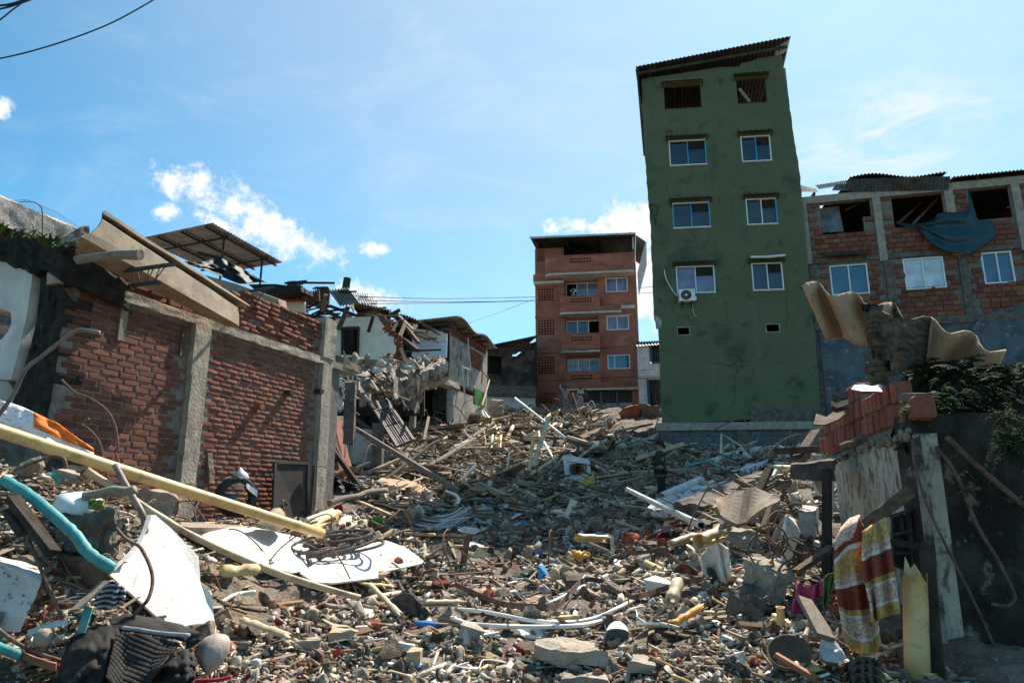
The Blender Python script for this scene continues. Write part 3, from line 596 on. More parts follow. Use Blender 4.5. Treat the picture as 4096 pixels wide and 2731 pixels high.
 corrugated(fr.pt(c[0]-.55,c[1]-.32,.30),fr.pt(c[0],c[1]-.05,.34),fr.pt(d[0]-.3,d[1]+.25,-.1),4,.02).build('bent_sheet',MT['tin_light'],rf,solid=.008)
 bl={2:(0,1,1,0,0),3:(0,1,0,0,0),4:(1,1,1,0,0),5:(0,0,1,0,0)}
 for i,(kind,*q) in enumerate(wins):
  u0,u1,z0,z1=rect[i]
  if kind=='win':
   window(fr,root,q,blue=bl.get(i,(0,)*5),glass='glass_curtain' if i==6 else 'glass_dark')
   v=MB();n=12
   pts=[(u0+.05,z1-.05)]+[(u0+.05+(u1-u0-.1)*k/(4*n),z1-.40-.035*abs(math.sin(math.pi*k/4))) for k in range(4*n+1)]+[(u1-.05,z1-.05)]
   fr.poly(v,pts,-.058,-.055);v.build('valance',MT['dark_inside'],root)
   if i==6:
    rows=[[fr.pt(u0+.06+(u1-u0-.12)*k/60,z,-.13+.03*math.sin(k*.9)) for k in range(61)] for z in(z0+.04,z1-.3)]
    MB().grid(rows).build('curtain',MT['curtain'],root,solid=.004)
   s=MB();fr.box(s,u0-.03,u1+.03,z0-.05,z0-.003,-.05,.035);s.build('sill',MT['concrete'],root)
  elif kind=='vent':
   s=MB()
   for a,b,c,d in((u0-.03,u1+.03,z1,z1+.03),(u0-.03,u1+.03,z0-.03,z0),(u0-.03,u0,z0,z1),(u1,u1+.03,z0,z1)):fr.box(s,a,b,c,d,-.1,.004+random.random()*.004)
   s.build('vent_surround',MT['plaster_grey'],root)
  else:
   s=MB();fr.box(s,u0,u1,z0-.02,z0,-.16,.02);s.build('sill',MT['concrete_dark'],root)
  if kind!='vent':awning(fr,root,u0,u1,z1+(.16 if i>1 else .1),8 if i%2==0 else 6,m='tin_light' if i==0 else 'tin_dark',out=.42 if i<2 else .32)
 u,z=P(2957,352);MB().bar(fr.pt(u,z,-.05),fr.pt(u+.42,z-.62,-.12),.13,.04,up=fr.n).build('loose_board',MT['timber_grey'],root)
 s=MB();u,z=P(3006,1040);u2,_=P(3128,1035);s.tube([fr.pt(u-.1,z+.02,.30),fr.pt((u+u2)/2,z,.32),fr.pt(u2+.05,z+.05,.3)],.05,8);s.build('rolled_sheet',MT['frame_white'],root)
 s=MB();u,z=P(3100,318);fr.poly(s,[(u,z),(u+.12,z+.10),(u+.2,z+.05),(u+.42,z+.16),(u+.42,z+.10),(u+.2,z-.03),(u+.1,z-.02)],.0,.012);s.build('broken_plaster',MT['brick_bit'],root)
 s=MB();u,z=P(2622,1282);fr.poly(s,[(u+.02,z-.35),(u+.2,z-.3),(u+.26,z-.05),(u+.16,z+.12),(u-.02,z+.2)],-.10,.012);s.build('broken_plaster',MT['plaster_grey'],root)
 s=MB();u,z=P(3142,275);fr.box(s,u-.16,u+.06,z-1.0,z+.15,-.3,-.17);s.build('corner_post',MT['concrete'],root)
 l0,r0=P(2638,1690)[0]-.12,P(3290,1640)[0]+.15;zl=zb-.02
 s=MB();fr.box(s,l0,r0,zl-.30,zl,-.3,.10);s.build('plinth_beam',MT['concrete'],root)
 ub=P(3000,1650)[0];s=MB();fr.box(s,ub,r0-.2,zl+.003,zl+.50,-.05,.05);s.build('plinth_patch',MT['concrete_dark'],root)
 for a,b,ww in((P(2645,1760)[0],P(2690,1760)[0],.05),(P(2948,1760)[0],P(2996,1760)[0],.05),(r0-.5,r0-.1,.05)):
  s=MB();fr.box(s,a,b,zl-3.2,zl-.303,-.3,ww);s.build('plinth_post',MT['concrete_dark'],root)
 s=MB();fr.box(s,l0+.4,r0-.4,zl-3.2,zl-.303,-.3,-.10);s.build('plinth_core',MT['mortar'],root)
 a,b=P(2692,1760)[0],r0-.5;c1,c2=P(2948,1760)[0],P(2996,1760)[0]
 sp,sz=courses(fr,lambda u,z:not(c1-.02<u<c2+.02),a,b,zl-2.35,zl-.42,.40,.20,.02,-.09,.08)
 lay(fr,*by_size(fr,sp,sz),MT['block_grey'],root,'block',300)
 ac=empty('air_conditioner',fr.p(2746,1218,.2),'white outdoor air conditioning unit fixed below a green tower window','air conditioner')
 u0,z1=P(2711,1168);u1,z0=P(2776,1212)
 s=MB();fr.box(s,u0,u1,z0,z1,.08,.38);s.build('casing',MT['frame_white'],ac)
 s=MB();fr.box(s,u1+.003,u1+.07,z0+.05,z0+.2,.12,.3);s.build('valve_cover',MT['frame_white'],ac)
 cu,cz=u0+.27,(z0+z1)/2;s=MB();s.lathe(fr.pt(cu,cz,.383),fr.n,[(.205,0),(.205,.006),(.0,.006)],28);g=s.build('fan_grille',MT['iron_black'],ac)
 for r_ in(.20,.155,.11,.065):
  s=MB();s.tube([fr.pt(cu+r_*math.cos(t),cz+r_*math.sin(t),.393) for t in np.linspace(0,2*math.pi,29)],.008,5,False);s.build('ring',MT['steel_grey'],g)
 s=MB();s.lathe(fr.pt(cu,cz,.39),fr.n,[(.05,0),(.05,.012),(0,.012)],16);s.build('hub',MT['frame_white'],g)
 s=MB();fr.box(s,u1-.2,u1-.06,z1-.13,z1-.06,.38,.384);s.build('energy_label',mat('label_green',(.45,.65,.12),(.5,.68,.2),9),ac)
 for u in(u0+.12,u1-.12):
  s=MB();s.bar(fr.pt(u,z0-.02,.01),fr.pt(u,z0-.02,.36),.035,.035);s.bar(fr.pt(u,z0-.2,.012),fr.pt(u,z0-.03,.25),.03,.03);s.build('bracket',MT['iron_black'],ac)
 s=MB();s.tube(smoothline([fr.p(2657,1077,.03),fr.p(2663,1110,.05),fr.p(2680,1145,.05),fr.p(2700,1174,.08),fr.p(2712,1184,.2)]),.022,8)
 thing(s,'refrigerant_pipe',MT['pipe_white'],'white lagged pipe curving down the green wall to the air conditioner','pipe',smooth=True)
 s=MB();s.tube(smoothline([fr.p(2770,1215,.2),fr.p(2772,1240,.06),fr.p(2778,1258,.04),fr.p(2787,1268,.04)]),.009,6)
 thing(s,'drain_hose',MT['pipe_white'],'thin white drain hose dangling under the air conditioner','hose',smooth=True)
tower()
def lattice(fr,root,u0,u1,z0,z1,w,nu,nz,name='lattice',m='brick_tower'):
 """pierced clay screen: a grid of openings with a cross in each"""
 s=MB();du,dz=(u1-u0)/nu,(z1-z0)/nz;t=.17
 us=sorted([u0]+[u0+du*(i+k) for i in range(nu) for k in(t,1-t)]+[u1]);zs=sorted([z0]+[z0+dz*(i+k) for i in range(nz) for k in(t,1-t)]+[z1])
 holed(fr,s,us,zs,lambda i,j:not(i%2==1 and j%2==1),w-.10,w)
 q=MB();fr.box(q,u0,u1,z0,z1,w-.22,w-.20)
 q.build('shade_back',MT['dark_inside'],root)  # added near-black sheet, stands in for the shade behind the screen
 return s.build(name,MT[m],root)
def apartment():
 fr=Fr(at(2340,1640,49.0),8.2);root=empty('apartment_block',fr.pt(0,H(fr.o.x,fr.o.y-.5),0),'five storey red brick apartment block with curved balconies and a tin roof','building')
 C=lambda cx,cy,w=0:fr.uv(2050+cx/2.063,900+cy/2.063,w)
 B=MT['brick_tower'];base=C(600,1540)[1]-1.5
 UL,UR=C(186,900)[0],C(1012,700)[0];um=C(712,800)[0];ul2=C(432,800)[0]
 ztop=C(1000,215)[1]
 W=lambda c0,c1,c2,c3:(C(c0,c2)[0],C(c1,c2)[0],C(c0,c3)[1],C(c0,c2)[1])
 wins=[((768,437),(949,432),(951,549),(770,556)),((776,755),(960,745),(962,863),(778,868)),((783,1073),(970,1068),(971,1184),(785,1190))]
 full=lambda q:[(2050+a/2.063,900+b/2.063) for a,b in q]
 rect=[]
 for q in wins:
  c=[fr.uv(*p) for p in full(q)];rect.append((c[0][0],c[1][0],c[2][1],c[0][1]))
 zg=C(800,1345)[1]
 gf=[(C(585,1400)[0],C(720,1400)[0],C(600,1530)[1]-1.4,zg-.12),(C(738,1400)[0],C(855,1400)[0],C(600,1530)[1]-1.4,zg-.12),(C(870,1400)[0],C(985,1400)[0],C(600,1530)[1]-1.4,zg-.12)]
 wall_with(fr,um,UR,zg+.0,ztop-.9,rect,-.25,0).build('front_wall',B,root)
 s=MB();fr.box(s,UR-.002,UR+.18,base,ztop-.9,-8.5,-.02);s.build('side_wall',B,root)
 lat=[W(195,262,186,294),W(205,340,512,618),W(205,345,772,902),W(205,345,1078,1226),W(205,345,1376,1465)]
 wall_with(fr,UL,ul2,base,C(300,178)[1],lat,-.55,-.35).build('stair_wall',B,root)
 for k,h in enumerate(lat):lattice(fr,root,*h,-.36,4 if k==0 else 6,(6,5,6,7,5)[k])
 s=MB();fr.box(s,UL+.21,ul2,base,C(300,178)[1]-.2,-.75,-.70);s.build('stair_back',MT['dark_inside'],root)  # coloured near-black so the stairwell shade shows through the screens
 s=MB();fr.box(s,UL,UL+.2,base,C(300,178)[1],-8.5,-.56);s.build('side_wall',B,root)
 for cy in(742,1030):s=MB();a=C(190,cy)[1];fr.box(s,UL-.02,ul2-.003,a-.18,a,-.36,-.28);s.build('soldier_course',B,root)
 s=MB();a,z=C(205,1040);fr.box(s,a,a+.62,z,z+.2,-.36,-.30);s.build('blue_patch',MT['plaster_blue'],root)
 lw=[((440,482),(708,478),(710,572),(442,574)),((443,793),(720,785),(722,884),(445,888)),((452,1107),(724,1098),(726,1192),(454,1198))]
 rr=[]
 for q in lw:
  c=[fr.uv(*p,-.75) for p in full(q)];rr.append((c[0][0],min(c[1][0],um+.15),c[2][1]-.35,c[0][1]))
 wall_with(fr,ul2-.1,um+.2,base,ztop-1.0,rr,-.9,-.75).build('loggia_wall',B,root)
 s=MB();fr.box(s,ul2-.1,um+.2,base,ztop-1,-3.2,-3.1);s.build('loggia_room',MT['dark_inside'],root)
 for k,r_ in enumerate(rr):
  f=MB();n=3
  for i in range(n+1):a=r_[0]+(r_[1]-r_[0]-.06)*i/n;fr.box(f,a,a+.06,r_[2],r_[3],-.84,-.78)
  fr.box(f,r_[0],r_[1],r_[3]-.07,r_[3]-.003,-.838,-.775);o=f.build('balcony_door',MT['frame_white'],root)
  for i in range(n):
   if k==0 and i==0 or k==1 and i==2:continue
   a=r_[0]+(r_[1]-r_[0]-.06)*i/n;g=MB();fr.box(g,a+.06,r_[0]+(r_[1]-r_[0]-.06)*(i+1)/n,r_[2],r_[3]-.07,-.82,-.81)
   g.build('pane',MT['glass_blue' if k==2 and i==0 else 'glass_curtain' if k==0 else 'glass_dark'],o)
  if k==2:
   g=MB()
   for i in range(8):a=r_[0]+.1+(r_[1]-r_[0])*.62*i/8;fr.box(g,a,a+.022,r_[2],r_[3]-.08,-.772,-.75)
   for i in range(4):z=r_[2]+.4+(r_[3]-r_[2]-.5)*i/4;fr.box(g,r_[0],r_[0]+(r_[1]-r_[0])*.62,z,z+.02,-.775,-.753)
   g.build('window_bars',MT['frame_white'],o)
 for k,q in enumerate(wins):
  u0,u1,z0,z1,o=window(fr,root,full(q),glass=('glass_curtain','glass_curtain','glass_blue')[k],fw=.07,deep=.12,split=(.5,.48,.32)[k])
  s=MB();fr.box(s,u0-.06,u1+.06,z0-.09,z0-.003,-.05,.05);s.build('sill',B,root)
  if k==0:
   s=MB();fr.box(s,u0+.75*(u1-u0),u0+.88*(u1-u0),z0+.08,z1-.08,-.12,-.09);s.build('curtain',MT['frame_white'],o)
   s=MB()
   for a in(.06,.12,.18,.90,.95):fr.box(s,u0+a*(u1-u0),u0+a*(u1-u0)+.015,z0+.05,z1-.05,-.03,-.015)
   s.build('window_bars',MT['iron_black'],o)
  if k==1:s=MB();fr.box(s,u0-.12,u1+.25,z1+.003,z1+.06,-.05,.12);s.build('lintel',MT['plaster_white'],root)
 def balcony(cl,cr,cyt,cys,cyb,depth,latq,rad,full_len):
  zt,zs,zb=C(600,cyt,depth)[1],C(600,cys,depth)[1],C(600,cyb,depth)[1];ua,ub=C(cl,cyt,depth)[0],C(cr,cyt,depth)[0]
  def path(r,w,ue):return[(ua+r_*0,w_) for r_,w_ in()]+[(ua,-.3)]+[(ua+rad-rad*math.cos(t),w-rad+rad*math.sin(t)) for t in np.linspace(0,math.pi/2,7)]+[(ue,w)]
  def ring(z0,z1,w,ue,t):
   o=path(rad,w,ue);i=[(u+t*.8,ww-t) for u,ww in o];i[-1]=(ue,w-t);i[0]=(ua+t,-.3);s=MB();poly=o+i[::-1]
   s.prism([fr.pt(u,z0,ww) for u,ww in poly][::-1],Vector((0,0,z1-z0)));return s
  lu0,lu1,lz0,lz1=C(latq[0],latq[2],depth)[0],C(latq[1],latq[2],depth)[0],C(latq[0],latq[3],depth)[1],C(latq[0],latq[2],depth)[1]
  q=MB();o=path(rad,depth,ub)
  ring(zs+.003,zt-.08,depth,lu0,.12).build('parapet',B,root)
  s=MB();fr.box(s,lu1,ub,zs+.003,zt-.08,depth-.12,depth);fr.box(s,lu0,lu1,lz1,zt-.081,depth-.12,depth);fr.box(s,lu0,lu1,zs+.004,lz0,depth-.12,depth);s.build('parapet',B,root)
  lattice(fr,root,lu0,lu1,lz0,lz1,depth,8,2)
  ring(zt-.077,zt,depth+.04,ub+.03,.2).build('coping',B,root)
  ue=C(full_len,cys,depth)[0]
  ring(zb+.003,zs,depth+.05,ue,.2).build('soldier_course',B,root)
  s=MB();n=int((ue-ua)/.11)
  for i in range(n):
   a=ua+rad+i*.11
   if a+.09<ue:fr.box(s,a,a+.085,zb+.02,zs-.02,depth+.048,depth+.062)
  tag(s.build('soldier_bricks',B,root),kind='stuff')
  pl=path(rad,depth,ue);s=MB();s.prism([fr.pt(u,zb-.14,w) for u,w in pl+[(ue,-.7),(ua,-.7)]][::-1],Vector((0,0,.14)));s.build('soffit',MT['plaster_white'],root)
  s=MB();s.prism([fr.pt(u,zb+.004,w) for u,w in pl[:-1]+[(ub,depth-.12),(ub,-.7),(ua+.05,-.7)]][::-1],Vector((0,0,.06)));s.build('balcony_floor',MT['concrete_dark'],root)
  return ua,ub,zt,zs,zb
 balcony(266,1008,245,345,385,1.1,(470,648,272,318),.5,1008)
 balcony(383,718,582,672,712,.55,(478,654,602,645),.4,898)
 balcony(390,722,892,988,1030,.55,(484,660,918,960),.4,722)
 balcony(402,728,1205,1300,1345,.55,(482,662,1232,1276),.4,1035)
 s=MB();a0,z0=C(170,470,.3);a1,z1=C(420,400,.3);fr.box(s,a0,a1-.3,z0+.02,z1+.05,-.34,.25);s.build('stair_overhang',B,root)
 s=MB();fr.box(s,a0+.05,a1,z0-.16,z0+.017,-.34,.32);s.build('soffit',MT['plaster_white'],root)
 s=MB();z=C(950,675)[1];fr.box(s,C(898,675)[0],UR+.01,z-.12,z+.12,.001,.03);s.build('bare_patch',MT['plaster_white'],root)
 s=MB();fr.box(s,um-.003,um+.25,zg+.004,ztop-1.0,-.76,-.251);s.build('return_wall',B,root)
 wall_with(fr,ul2,UR,base,zg-.003,[(g[0],g[1],g[2],g[3]) for g in gf],-.2,-.05).build('ground_floor_wall',MT['brick_tower'],root)
 for g in gf:
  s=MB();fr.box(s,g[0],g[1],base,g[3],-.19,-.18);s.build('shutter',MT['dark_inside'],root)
  s=MB();zz=C(600,1470)[1]
  for i in range(9):
   a=g[0]+(g[1]-g[0])*i/9;fr.box(s,a,a+.025,zz,g[3],-.13,-.11)
  for i in range(6):
   z=zz+(g[3]-zz)*i/6
   for j in range(5):a=g[0]+(g[1]-g[0])*(j+.5*(i%2))/5;fr.box(s,a,a+(g[1]-g[0])/7,z,z+.022,-.128,-.112)
  o=s.build('grille',MT['steel_grey'],root);s=MB();fr.box(s,g[0],g[1],base,zz-.003,-.14,-.1);s.build('kick_panel',MT['plaster_grey'],root)
 for a in(728,862):s=MB();u=C(a,1400)[0];fr.box(s,u-.05,u+.05,base,zg-.15,-.048,.03);s.build('shutter_post',MT['steel_grey'],root)
 e0,e1=C(140,98,1.5),C(1016,62,1.5);dz=.9
 rf=corrugated(fr.pt(*e0,1.5),fr.pt(*e1,1.5),fr.pt(e0[0]+.3,e0[1]+dz,-8.6),46,.03,4,2).build('roof',MT['tin_dark'],root,solid=.012)
 MB().bar(fr.pt(e0[0],e0[1]-.06,1.47),fr.pt(e1[0],e1[1]-.06,1.47),.05,.12).build('fascia',MT['tin_light'],rf)
 s1=fr.pt(e1[0]+.02,e1[1]-.06,1.35);x=C(1104,133,1.0)
 corrugated(s1,fr.pt(e1[0]+.2,e1[1]+.1,-5),fr.pt(x[0],x[1],1.0),26,.03).build('side_roof',MT['tin_light'],rf,solid=.01)
 x2=C(1028,440,-1.0)
 s=MB();corr=corrugated(fr.pt(x[0]-.02,x[1],1.0),fr.pt(x[0]+.3,x[1]+.2,-5),fr.pt(x2[0],x2[1],.2),26,.03);corr.build('side_roof',MT['tin_light'],rf,solid=.01)
 for k in range(4):
  u=e0[0]+.4+(e1[0]-e0[0]-.8)*k/3;MB().bar(fr.pt(u,e0[1]-.12+.03*k,1.3),fr.pt(u+.2,e0[1]+dz-.15,-8.2),.07,.14).build('rafter',MT['timber_dark'],rf)
 for k in range(3):
  w=.6-k*1.6;MB().bar(fr.pt(e0[0]+.2,e0[1]-.05+k*.3,w),fr.pt(e1[0]-.1,e1[1]-.05+k*.3,w),.06,.1).build('purlin',MT['timber_dark'],rf)
 u=C(990,150)[0];MB().bar(fr.pt(u,ztop-.2,.95),fr.pt(u,e1[1]-.1,.95),.09,.09).build('roof_post',MT['plaster_white'],rf)
 g0=C(490,235,-2.5);g1=C(720,235,-2.5);gm=C(600,150,-2.5);s=MB();fr.poly(s,[(g0[0],g0[1]-.6),(g1[0],g1[1]-.6),(g1[0],g1[1]),(gm[0],gm[1]),(g0[0],g0[1])],-2.6,-2.5);s.build('attic_gable',MT['tin_dark'],root)
 s=MB();fr.box(s,UL,UR,base,e0[1]+dz-.12,-8.5,-8.3);s.build('back_wall',MT['brick_bit'],root)
 return fr,C
APT,APTC=apartment()
def white_house():
 fr=Fr(at(2552,1640,46.5),8.0);root=empty('white_house',fr.pt(.6,H(fr.o.x,fr.o.y-.3),0),'narrow white plastered house with blue window surrounds beside the green tower','building')
 C=lambda cx,cy,w=0:fr.uv(2050+cx/2.063,900+cy/2.063,w)
 a,b=C(1030,1100)[0],C(1330,1100)[0];zt=C(1030,998)[1];zm=C(1030,1265)[1];base=C(1040,1540)[1]-1.2
 w1=(C(1128,1000)[0],C(1290,1000)[0],C(1128,1148)[1],C(1128,985)[1]);d1=(C(1110,1300)[0],C(1250,1300)[0],base,C(1110,1275)[1])
 wall_with(fr,a,b,zm,zt,[w1],-.2,.25).build('upper_wall',MT['plaster_white'],root);wall_with(fr,a,b,base,zm-.003,[d1],-.2,0).build('lower_wall',MT['plaster_white'],root)
 s=MB();fr.box(s,a,b,zm+.02,zm+.16,.252,.33);s.build('string_course',MT['frame_white'],root)
 for h,w in((w1,.25),(d1,0)):
  s=MB();fr.box(s,h[0]-.02,h[0]+.16,h[2]+.12,h[3]-.003,w-.1,w+.03);fr.box(s,h[0]+.1,h[1],h[2]-.02,h[2]+.116,w-.1,w+.032);s.build('surround',MT['blue_paint'],root)
  s=MB();fr.box(s,h[0]+.16,h[1],h[2],h[3],w-.19,w-.17);p=s.build('shutter',MT['dark_inside'],root);s=MB()
  for i in range(7):u=h[0]+.2+(h[1]-h[0]-.2)*i/7;s.bar(fr.pt(u,h[2]+.1,w-.12),fr.pt(u+(.0 if w else .5),h[3]-.05,w-.12),.02,.02)
  for i in range(7):u=h[0]+.2+(h[1]-h[0]-.2)*i/7;s.bar(fr.pt(u+(0 if w else .5),h[2]+.1,w-.10),fr.pt(u,h[3]-.05,w-.10),.02,.02)
  s.build('grille',MT['steel_grey'],root)
 e=C(1034,1000,.5);corrugated(fr.pt(a-.05,e[1],.55),fr.pt(b,e[1]+.1,.55),fr.pt(a,e[1]+.35,-.2),12,.035).build('eave_roof',MT['tin_light'],root,solid=.01)
 e=C(1030,915,0);corrugated(fr.pt(a,e[1]-.45,.1),fr.pt(b,e[1]-.4,.1),fr.pt(a,e[1]+.1,-5),14,.04).build('roof',MT['tin'],root,solid=.01)
 s=MB();fr.box(s,a,b,zt+.003,e[1]-.45,-.2,0);s.build('attic_wall',MT['concrete_dark'],root)
 s=MB();fr.box(s,b,b+.2,base,zt,-5,-.2);s.build('side_wall',MT['plaster_grey'],root)
white_house()
def dark_house():
 fr=Fr(at(1950,1640,46.0),-14.0);root=empty('dark_brick_house',fr.pt(1.5,H(fr.o.x+1,fr.o.y),0),'low smoke blackened brick house left of the brick apartment block','building')
 C=lambda cx,cy,w=0:fr.uv(1250+cx/2.24,1000+cy/2.24,w)
 a,b=C(1545,1000)[0],C(1995,1000)[0];zt0,zt1=C(1560,880)[1],C(1985,815)[1];base=C(1700,1420)[1]-1
 z1=C(1700,1310)[1];zl=C(1700,1215)[1]
 hol=[(C(1575,1000)[0],C(1700,1000)[0],C(1600,1110)[1],C(1600,930)[1]),(C(1790,900)[0],C(1905,900)[0],C(1800,950)[1],C(1800,890)[1])]
 wall_with(fr,a,b,zl,C(1700,885)[1],hol,-.2,0).build('brick_wall',MT['brick_soot'],root)
 s=MB();fr.box(s,a,b,z1,zl-.003,-.3,.25);s.build('lintel_band',MT['concrete_dark'],root)
 s=MB();fr.box(s,a,b,base,z1-.003,-.3,-.05);s.build('ground_floor_wall',MT['plaster_white'],root)
 s=MB();fr.box(s,a+.05,b,base,C(1700,885)[1],-2.5,-2.4);s.build('room_wall',MT['dark_inside'],root)
 corrugated(fr.pt(a-.1,zt0,.7),fr.pt(b+.1,zt1+.28,.7),fr.pt(a,zt0+.05,-6),24,.03).build('roof',MT['tin_dark'],root,solid=.02)
 s=MB();fr.poly(s,[(a,C(1700,885)[1]+.003),(b,C(1700,885)[1]+.003),(b,zt1),(a,zt0-.05)],-.6,-.5);s.build('gable_boards',MT['tin_dark'],root)
 for u in(1703,1905):s=MB();x=C(u,900)[0];fr.box(s,x,x+.22,C(1700,885)[1]+.002,C(u,860)[1],-.2,0);s.build('pier',MT['brick_soot'],root)
 s=MB();fr.box(s,b,b+.2,base,zt1,-6,-.2);s.build('side_wall',MT['brick_soot'],root)
D('brick_soot',(.085,.040,.030),(.042,.026,.022),1.5,.92,.4,20,spots=[((.014,.012,.011),.8,.48,.14,.8),((.16,.085,.06),5,.62,.1,.6)],streak=((.15,.12,.10),4,.66,.3))
def soot_brick():
 m=MT['brick_soot'];g=NT(m.node_tree);tc=g.n('ShaderNodeTexCoord');sep=g.n('ShaderNodeSeparateXYZ',{0:(tc,'Object')});cv=g.n('ShaderNodeCombineXYZ',{0:g.math('ADD',(sep,0),(sep,1)),1:(sep,2),2:0.0})
 br=g.n('ShaderNodeTexBrick',{'Vector':cv,'Color1':(.115,.052,.037),'Color2':(.06,.034,.028),'Mortar':(.115,.095,.08),'Scale':1.0,'Mortar Size':.010,'Brick Width':.27,'Row Height':.085})
 nz=g.n('ShaderNodeTexNoise',{'Vector':(tc,'Object'),'Scale':.9,'Detail':7.0});c=g.mix(g.step((nz,0),.42,.6),(br,0),(.018,.015,.014))
 b=g.n('ShaderNodeBsdfPrincipled',{'Base Color':(c,2),'Roughness':.92,'Normal':g.n('ShaderNodeBump',{'Strength':.6,'Distance':.01,'Height':g.math('SUBTRACT',1.0,(br,1))})});g.n('ShaderNodeOutputMaterial',{0:b})
soot_brick();dark_house()
def right_house():
 fr=Fr(at(3215,1000,26.6),14.0);root=empty('hollow_brick_house',fr.pt(4,H(13,25),0),'unplastered hollow brick house with concrete frame and torn tin roof','building')
 C=lambda cx,cy,w=0:fr.uv(3150+cx/2.375,640+cy/2.375,w)
 fq=lambda q:[(3150+a/2.375,640+b/2.375) for a,b in q]
 uA=C(128,600)[0];uE=C(2800,400)[0];zb1,zb0=C(1100,265)[1],C(1100,335)[1];zl1,zl0=C(1100,880)[1],C(1100,925)[1];zc=C(1200,1500)[1]
 s=MB();fr.box(s,uA,uE,zb0,zb1,-.28,.06);s.build('roof_beam',MT['concrete'],root)
 cols=[(C(130,600)[0],C(193,600)[0],zl0,zb0),(C(830,600)[0],C(905,600)[0],zl0-.1,zb0),(C(1525,600)[0],C(1612,600)[0],zl0-.1,zb0),(C(2160,500)[0],C(2240,500)[0],zl0-.1,zb0),(C(2800,500)[0]-.35,C(2800,500)[0],zl0,zb0)]
 for a,b,c,d in cols:s=MB();fr.box(s,a,b,c,d-.003,-.26,.07);s.build('column',MT['concrete'],root)
 for a,b in((215,275),(935,1000),(1650,1735),(2290,2370)):s=MB();fr.box(s,C(a,1150)[0],C(b,1150)[0],zc,zl0-.1,-.26,.04);s.build('column',MT['concrete_dark'],root)
 s=MB();fr.box(s,uA,uE,zl0,zl1,-.25,.03);s.build('floor_beam',MT['concrete_dark'],root)
 s=MB();fr.box(s,uA,uE,zc-.3,zc,-.25,.05);s.build('ground_beam',MT['concrete_dark'],root)
 ops=[(C(322,550)[0],C(722,550)[0],C(550,690)[1],zb0),(C(722,550)[0]-.01,C(805,550)[0],C(770,532)[1],zb0),(C(1005,500)[0],C(1505,450)[0],C(1200,628)[1],zb0),(C(1745,450)[0],C(2150,400)[0],C(1900,560)[1],zb0),(C(2330,400)[0],uE-.6,C(2400,520)[1],zb0)]
 wq=[((395,1012),(750,976),(787,1268),(425,1285)),((1090,946),(1475,910),(1512,1205),(1130,1238)),((1830,886),(2120,862),(2173,1160),(1880,1178))]
 wr=[]
 for q in wq:
  c=[fr.uv(*p) for p in fq(q)];wr.append((min(c[0][0],c[3][0])+.02,max(c[1][0],c[2][0])-.02,(c[2][1]+c[3][1])/2,(c[0][1]+c[1][1])/2))
 inh=lambda u,z,hs,e=.0:any(h[0]+e<u<h[1]-e and h[2]+e<z<h[3]+.01 for h in hs)
 wall_with(fr,uA+.02,uE-.02,zl1,zb0,ops,-.16,-.055).build('mortar_core',MT['mortar'],root)
 wall_with(fr,uA+.02,uE-.02,zc,zl0,wr,-.16,-.055).build('mortar_core',MT['mortar'],root)
 cc=[(a,b) for a,b,_,_ in cols];c2=[(C(a,1150)[0],C(b,1150)[0]) for a,b in((215,275),(935,1000),(1650,1735),(2290,2370))]
 top=lambda u,z:not inh(u,z,ops) and not any(a-.02<u<b+.02 for a,b in cc) and zl1<z<zb0-.03
 low=lambda u,z:not inh(u,z,wr) and not any(a-.02<u<b+.02 for a,b in c2) and zc<z<zl0-.02
 s1,z1=courses(fr,top,uA,uE,zl1+.01,zb0,.33,.205,.022,-.03,.09);s2,z2=courses(fr,low,uA,uE,zc+.01,zl0,.33,.205,.022,-.03,.09)
 spots=[(a,b) for a,b in zip(s1+s2,z1+z2)];random.shuffle(spots)
 seen=lambda s:s[0][0]<C(2260,600)[0]
 spots.sort(key=lambda s:not seen(s));lay(fr,[s[0] for s in spots],[s[1] for s in spots],MT['brick_hollow'],root,'brick',300)
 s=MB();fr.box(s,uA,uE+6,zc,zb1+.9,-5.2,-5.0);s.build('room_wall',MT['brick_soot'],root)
 s=MB();a=C(420,300)[0];s.prism([fr.pt(a,zb1+.10,-.29),fr.pt(uE+6,zb1+.10,-.29),fr.pt(uE+6,zb1+.55,-5.1),fr.pt(a,zb1+.55,-5.1)],Vector((0,0,.05)));s.build('roof_underside',MT['tin_dark'],root)
 s=MB();fr.box(s,uA,uE+6,zl1-.2,zl1-.003,-5,-.26);s.build('floor_slab',MT['concrete_dark'],root)
 s=MB();fr.box(s,uA-.1,uA,zc-3,zb1,-5.2,-.02);s.build('side_wall',MT['brick_soot'],root)
 s=MB();fr.box(s,uE+6,uE+6.15,zc-3,zb1+.6,-5.2,-.02);s.build('side_wall',MT['brick_soot'],root)
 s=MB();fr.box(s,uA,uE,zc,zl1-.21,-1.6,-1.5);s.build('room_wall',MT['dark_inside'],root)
 for a,b,c,d in((1060,590,1300,380),(1200,600,1480,300),(560,470,760,380),(2100,450,2200,390)):MB().bar(fr.pt(*C(a,b,-1.2),-1.2),fr.pt(*C(c,d,-2.6),-2.6),.16,.06).build('fallen_timber',MT['timber_grey'],root)
 for k in range(6):u=uA+.6+k*2.0;MB().bar(fr.pt(u,zb1+.05,.2),fr.pt(u,zb1+.75,-5),.08,.12).build('rafter',MT['timber_dark'],root)
 for q,k in zip(wq,range(3)):
  window(fr,root,fq(q),glass=('glass_blue','glass_pale','glass_blue')[k],fw=.05,deep=.1,w=-.0,split=(.50,.48,.50)[k])
 e0,e1=C(600,158,.35),C(1530,130,.35);sg=lambda a,b:.10*math.sin(a*7.5)*(1-b)+.05*math.sin(a*3)
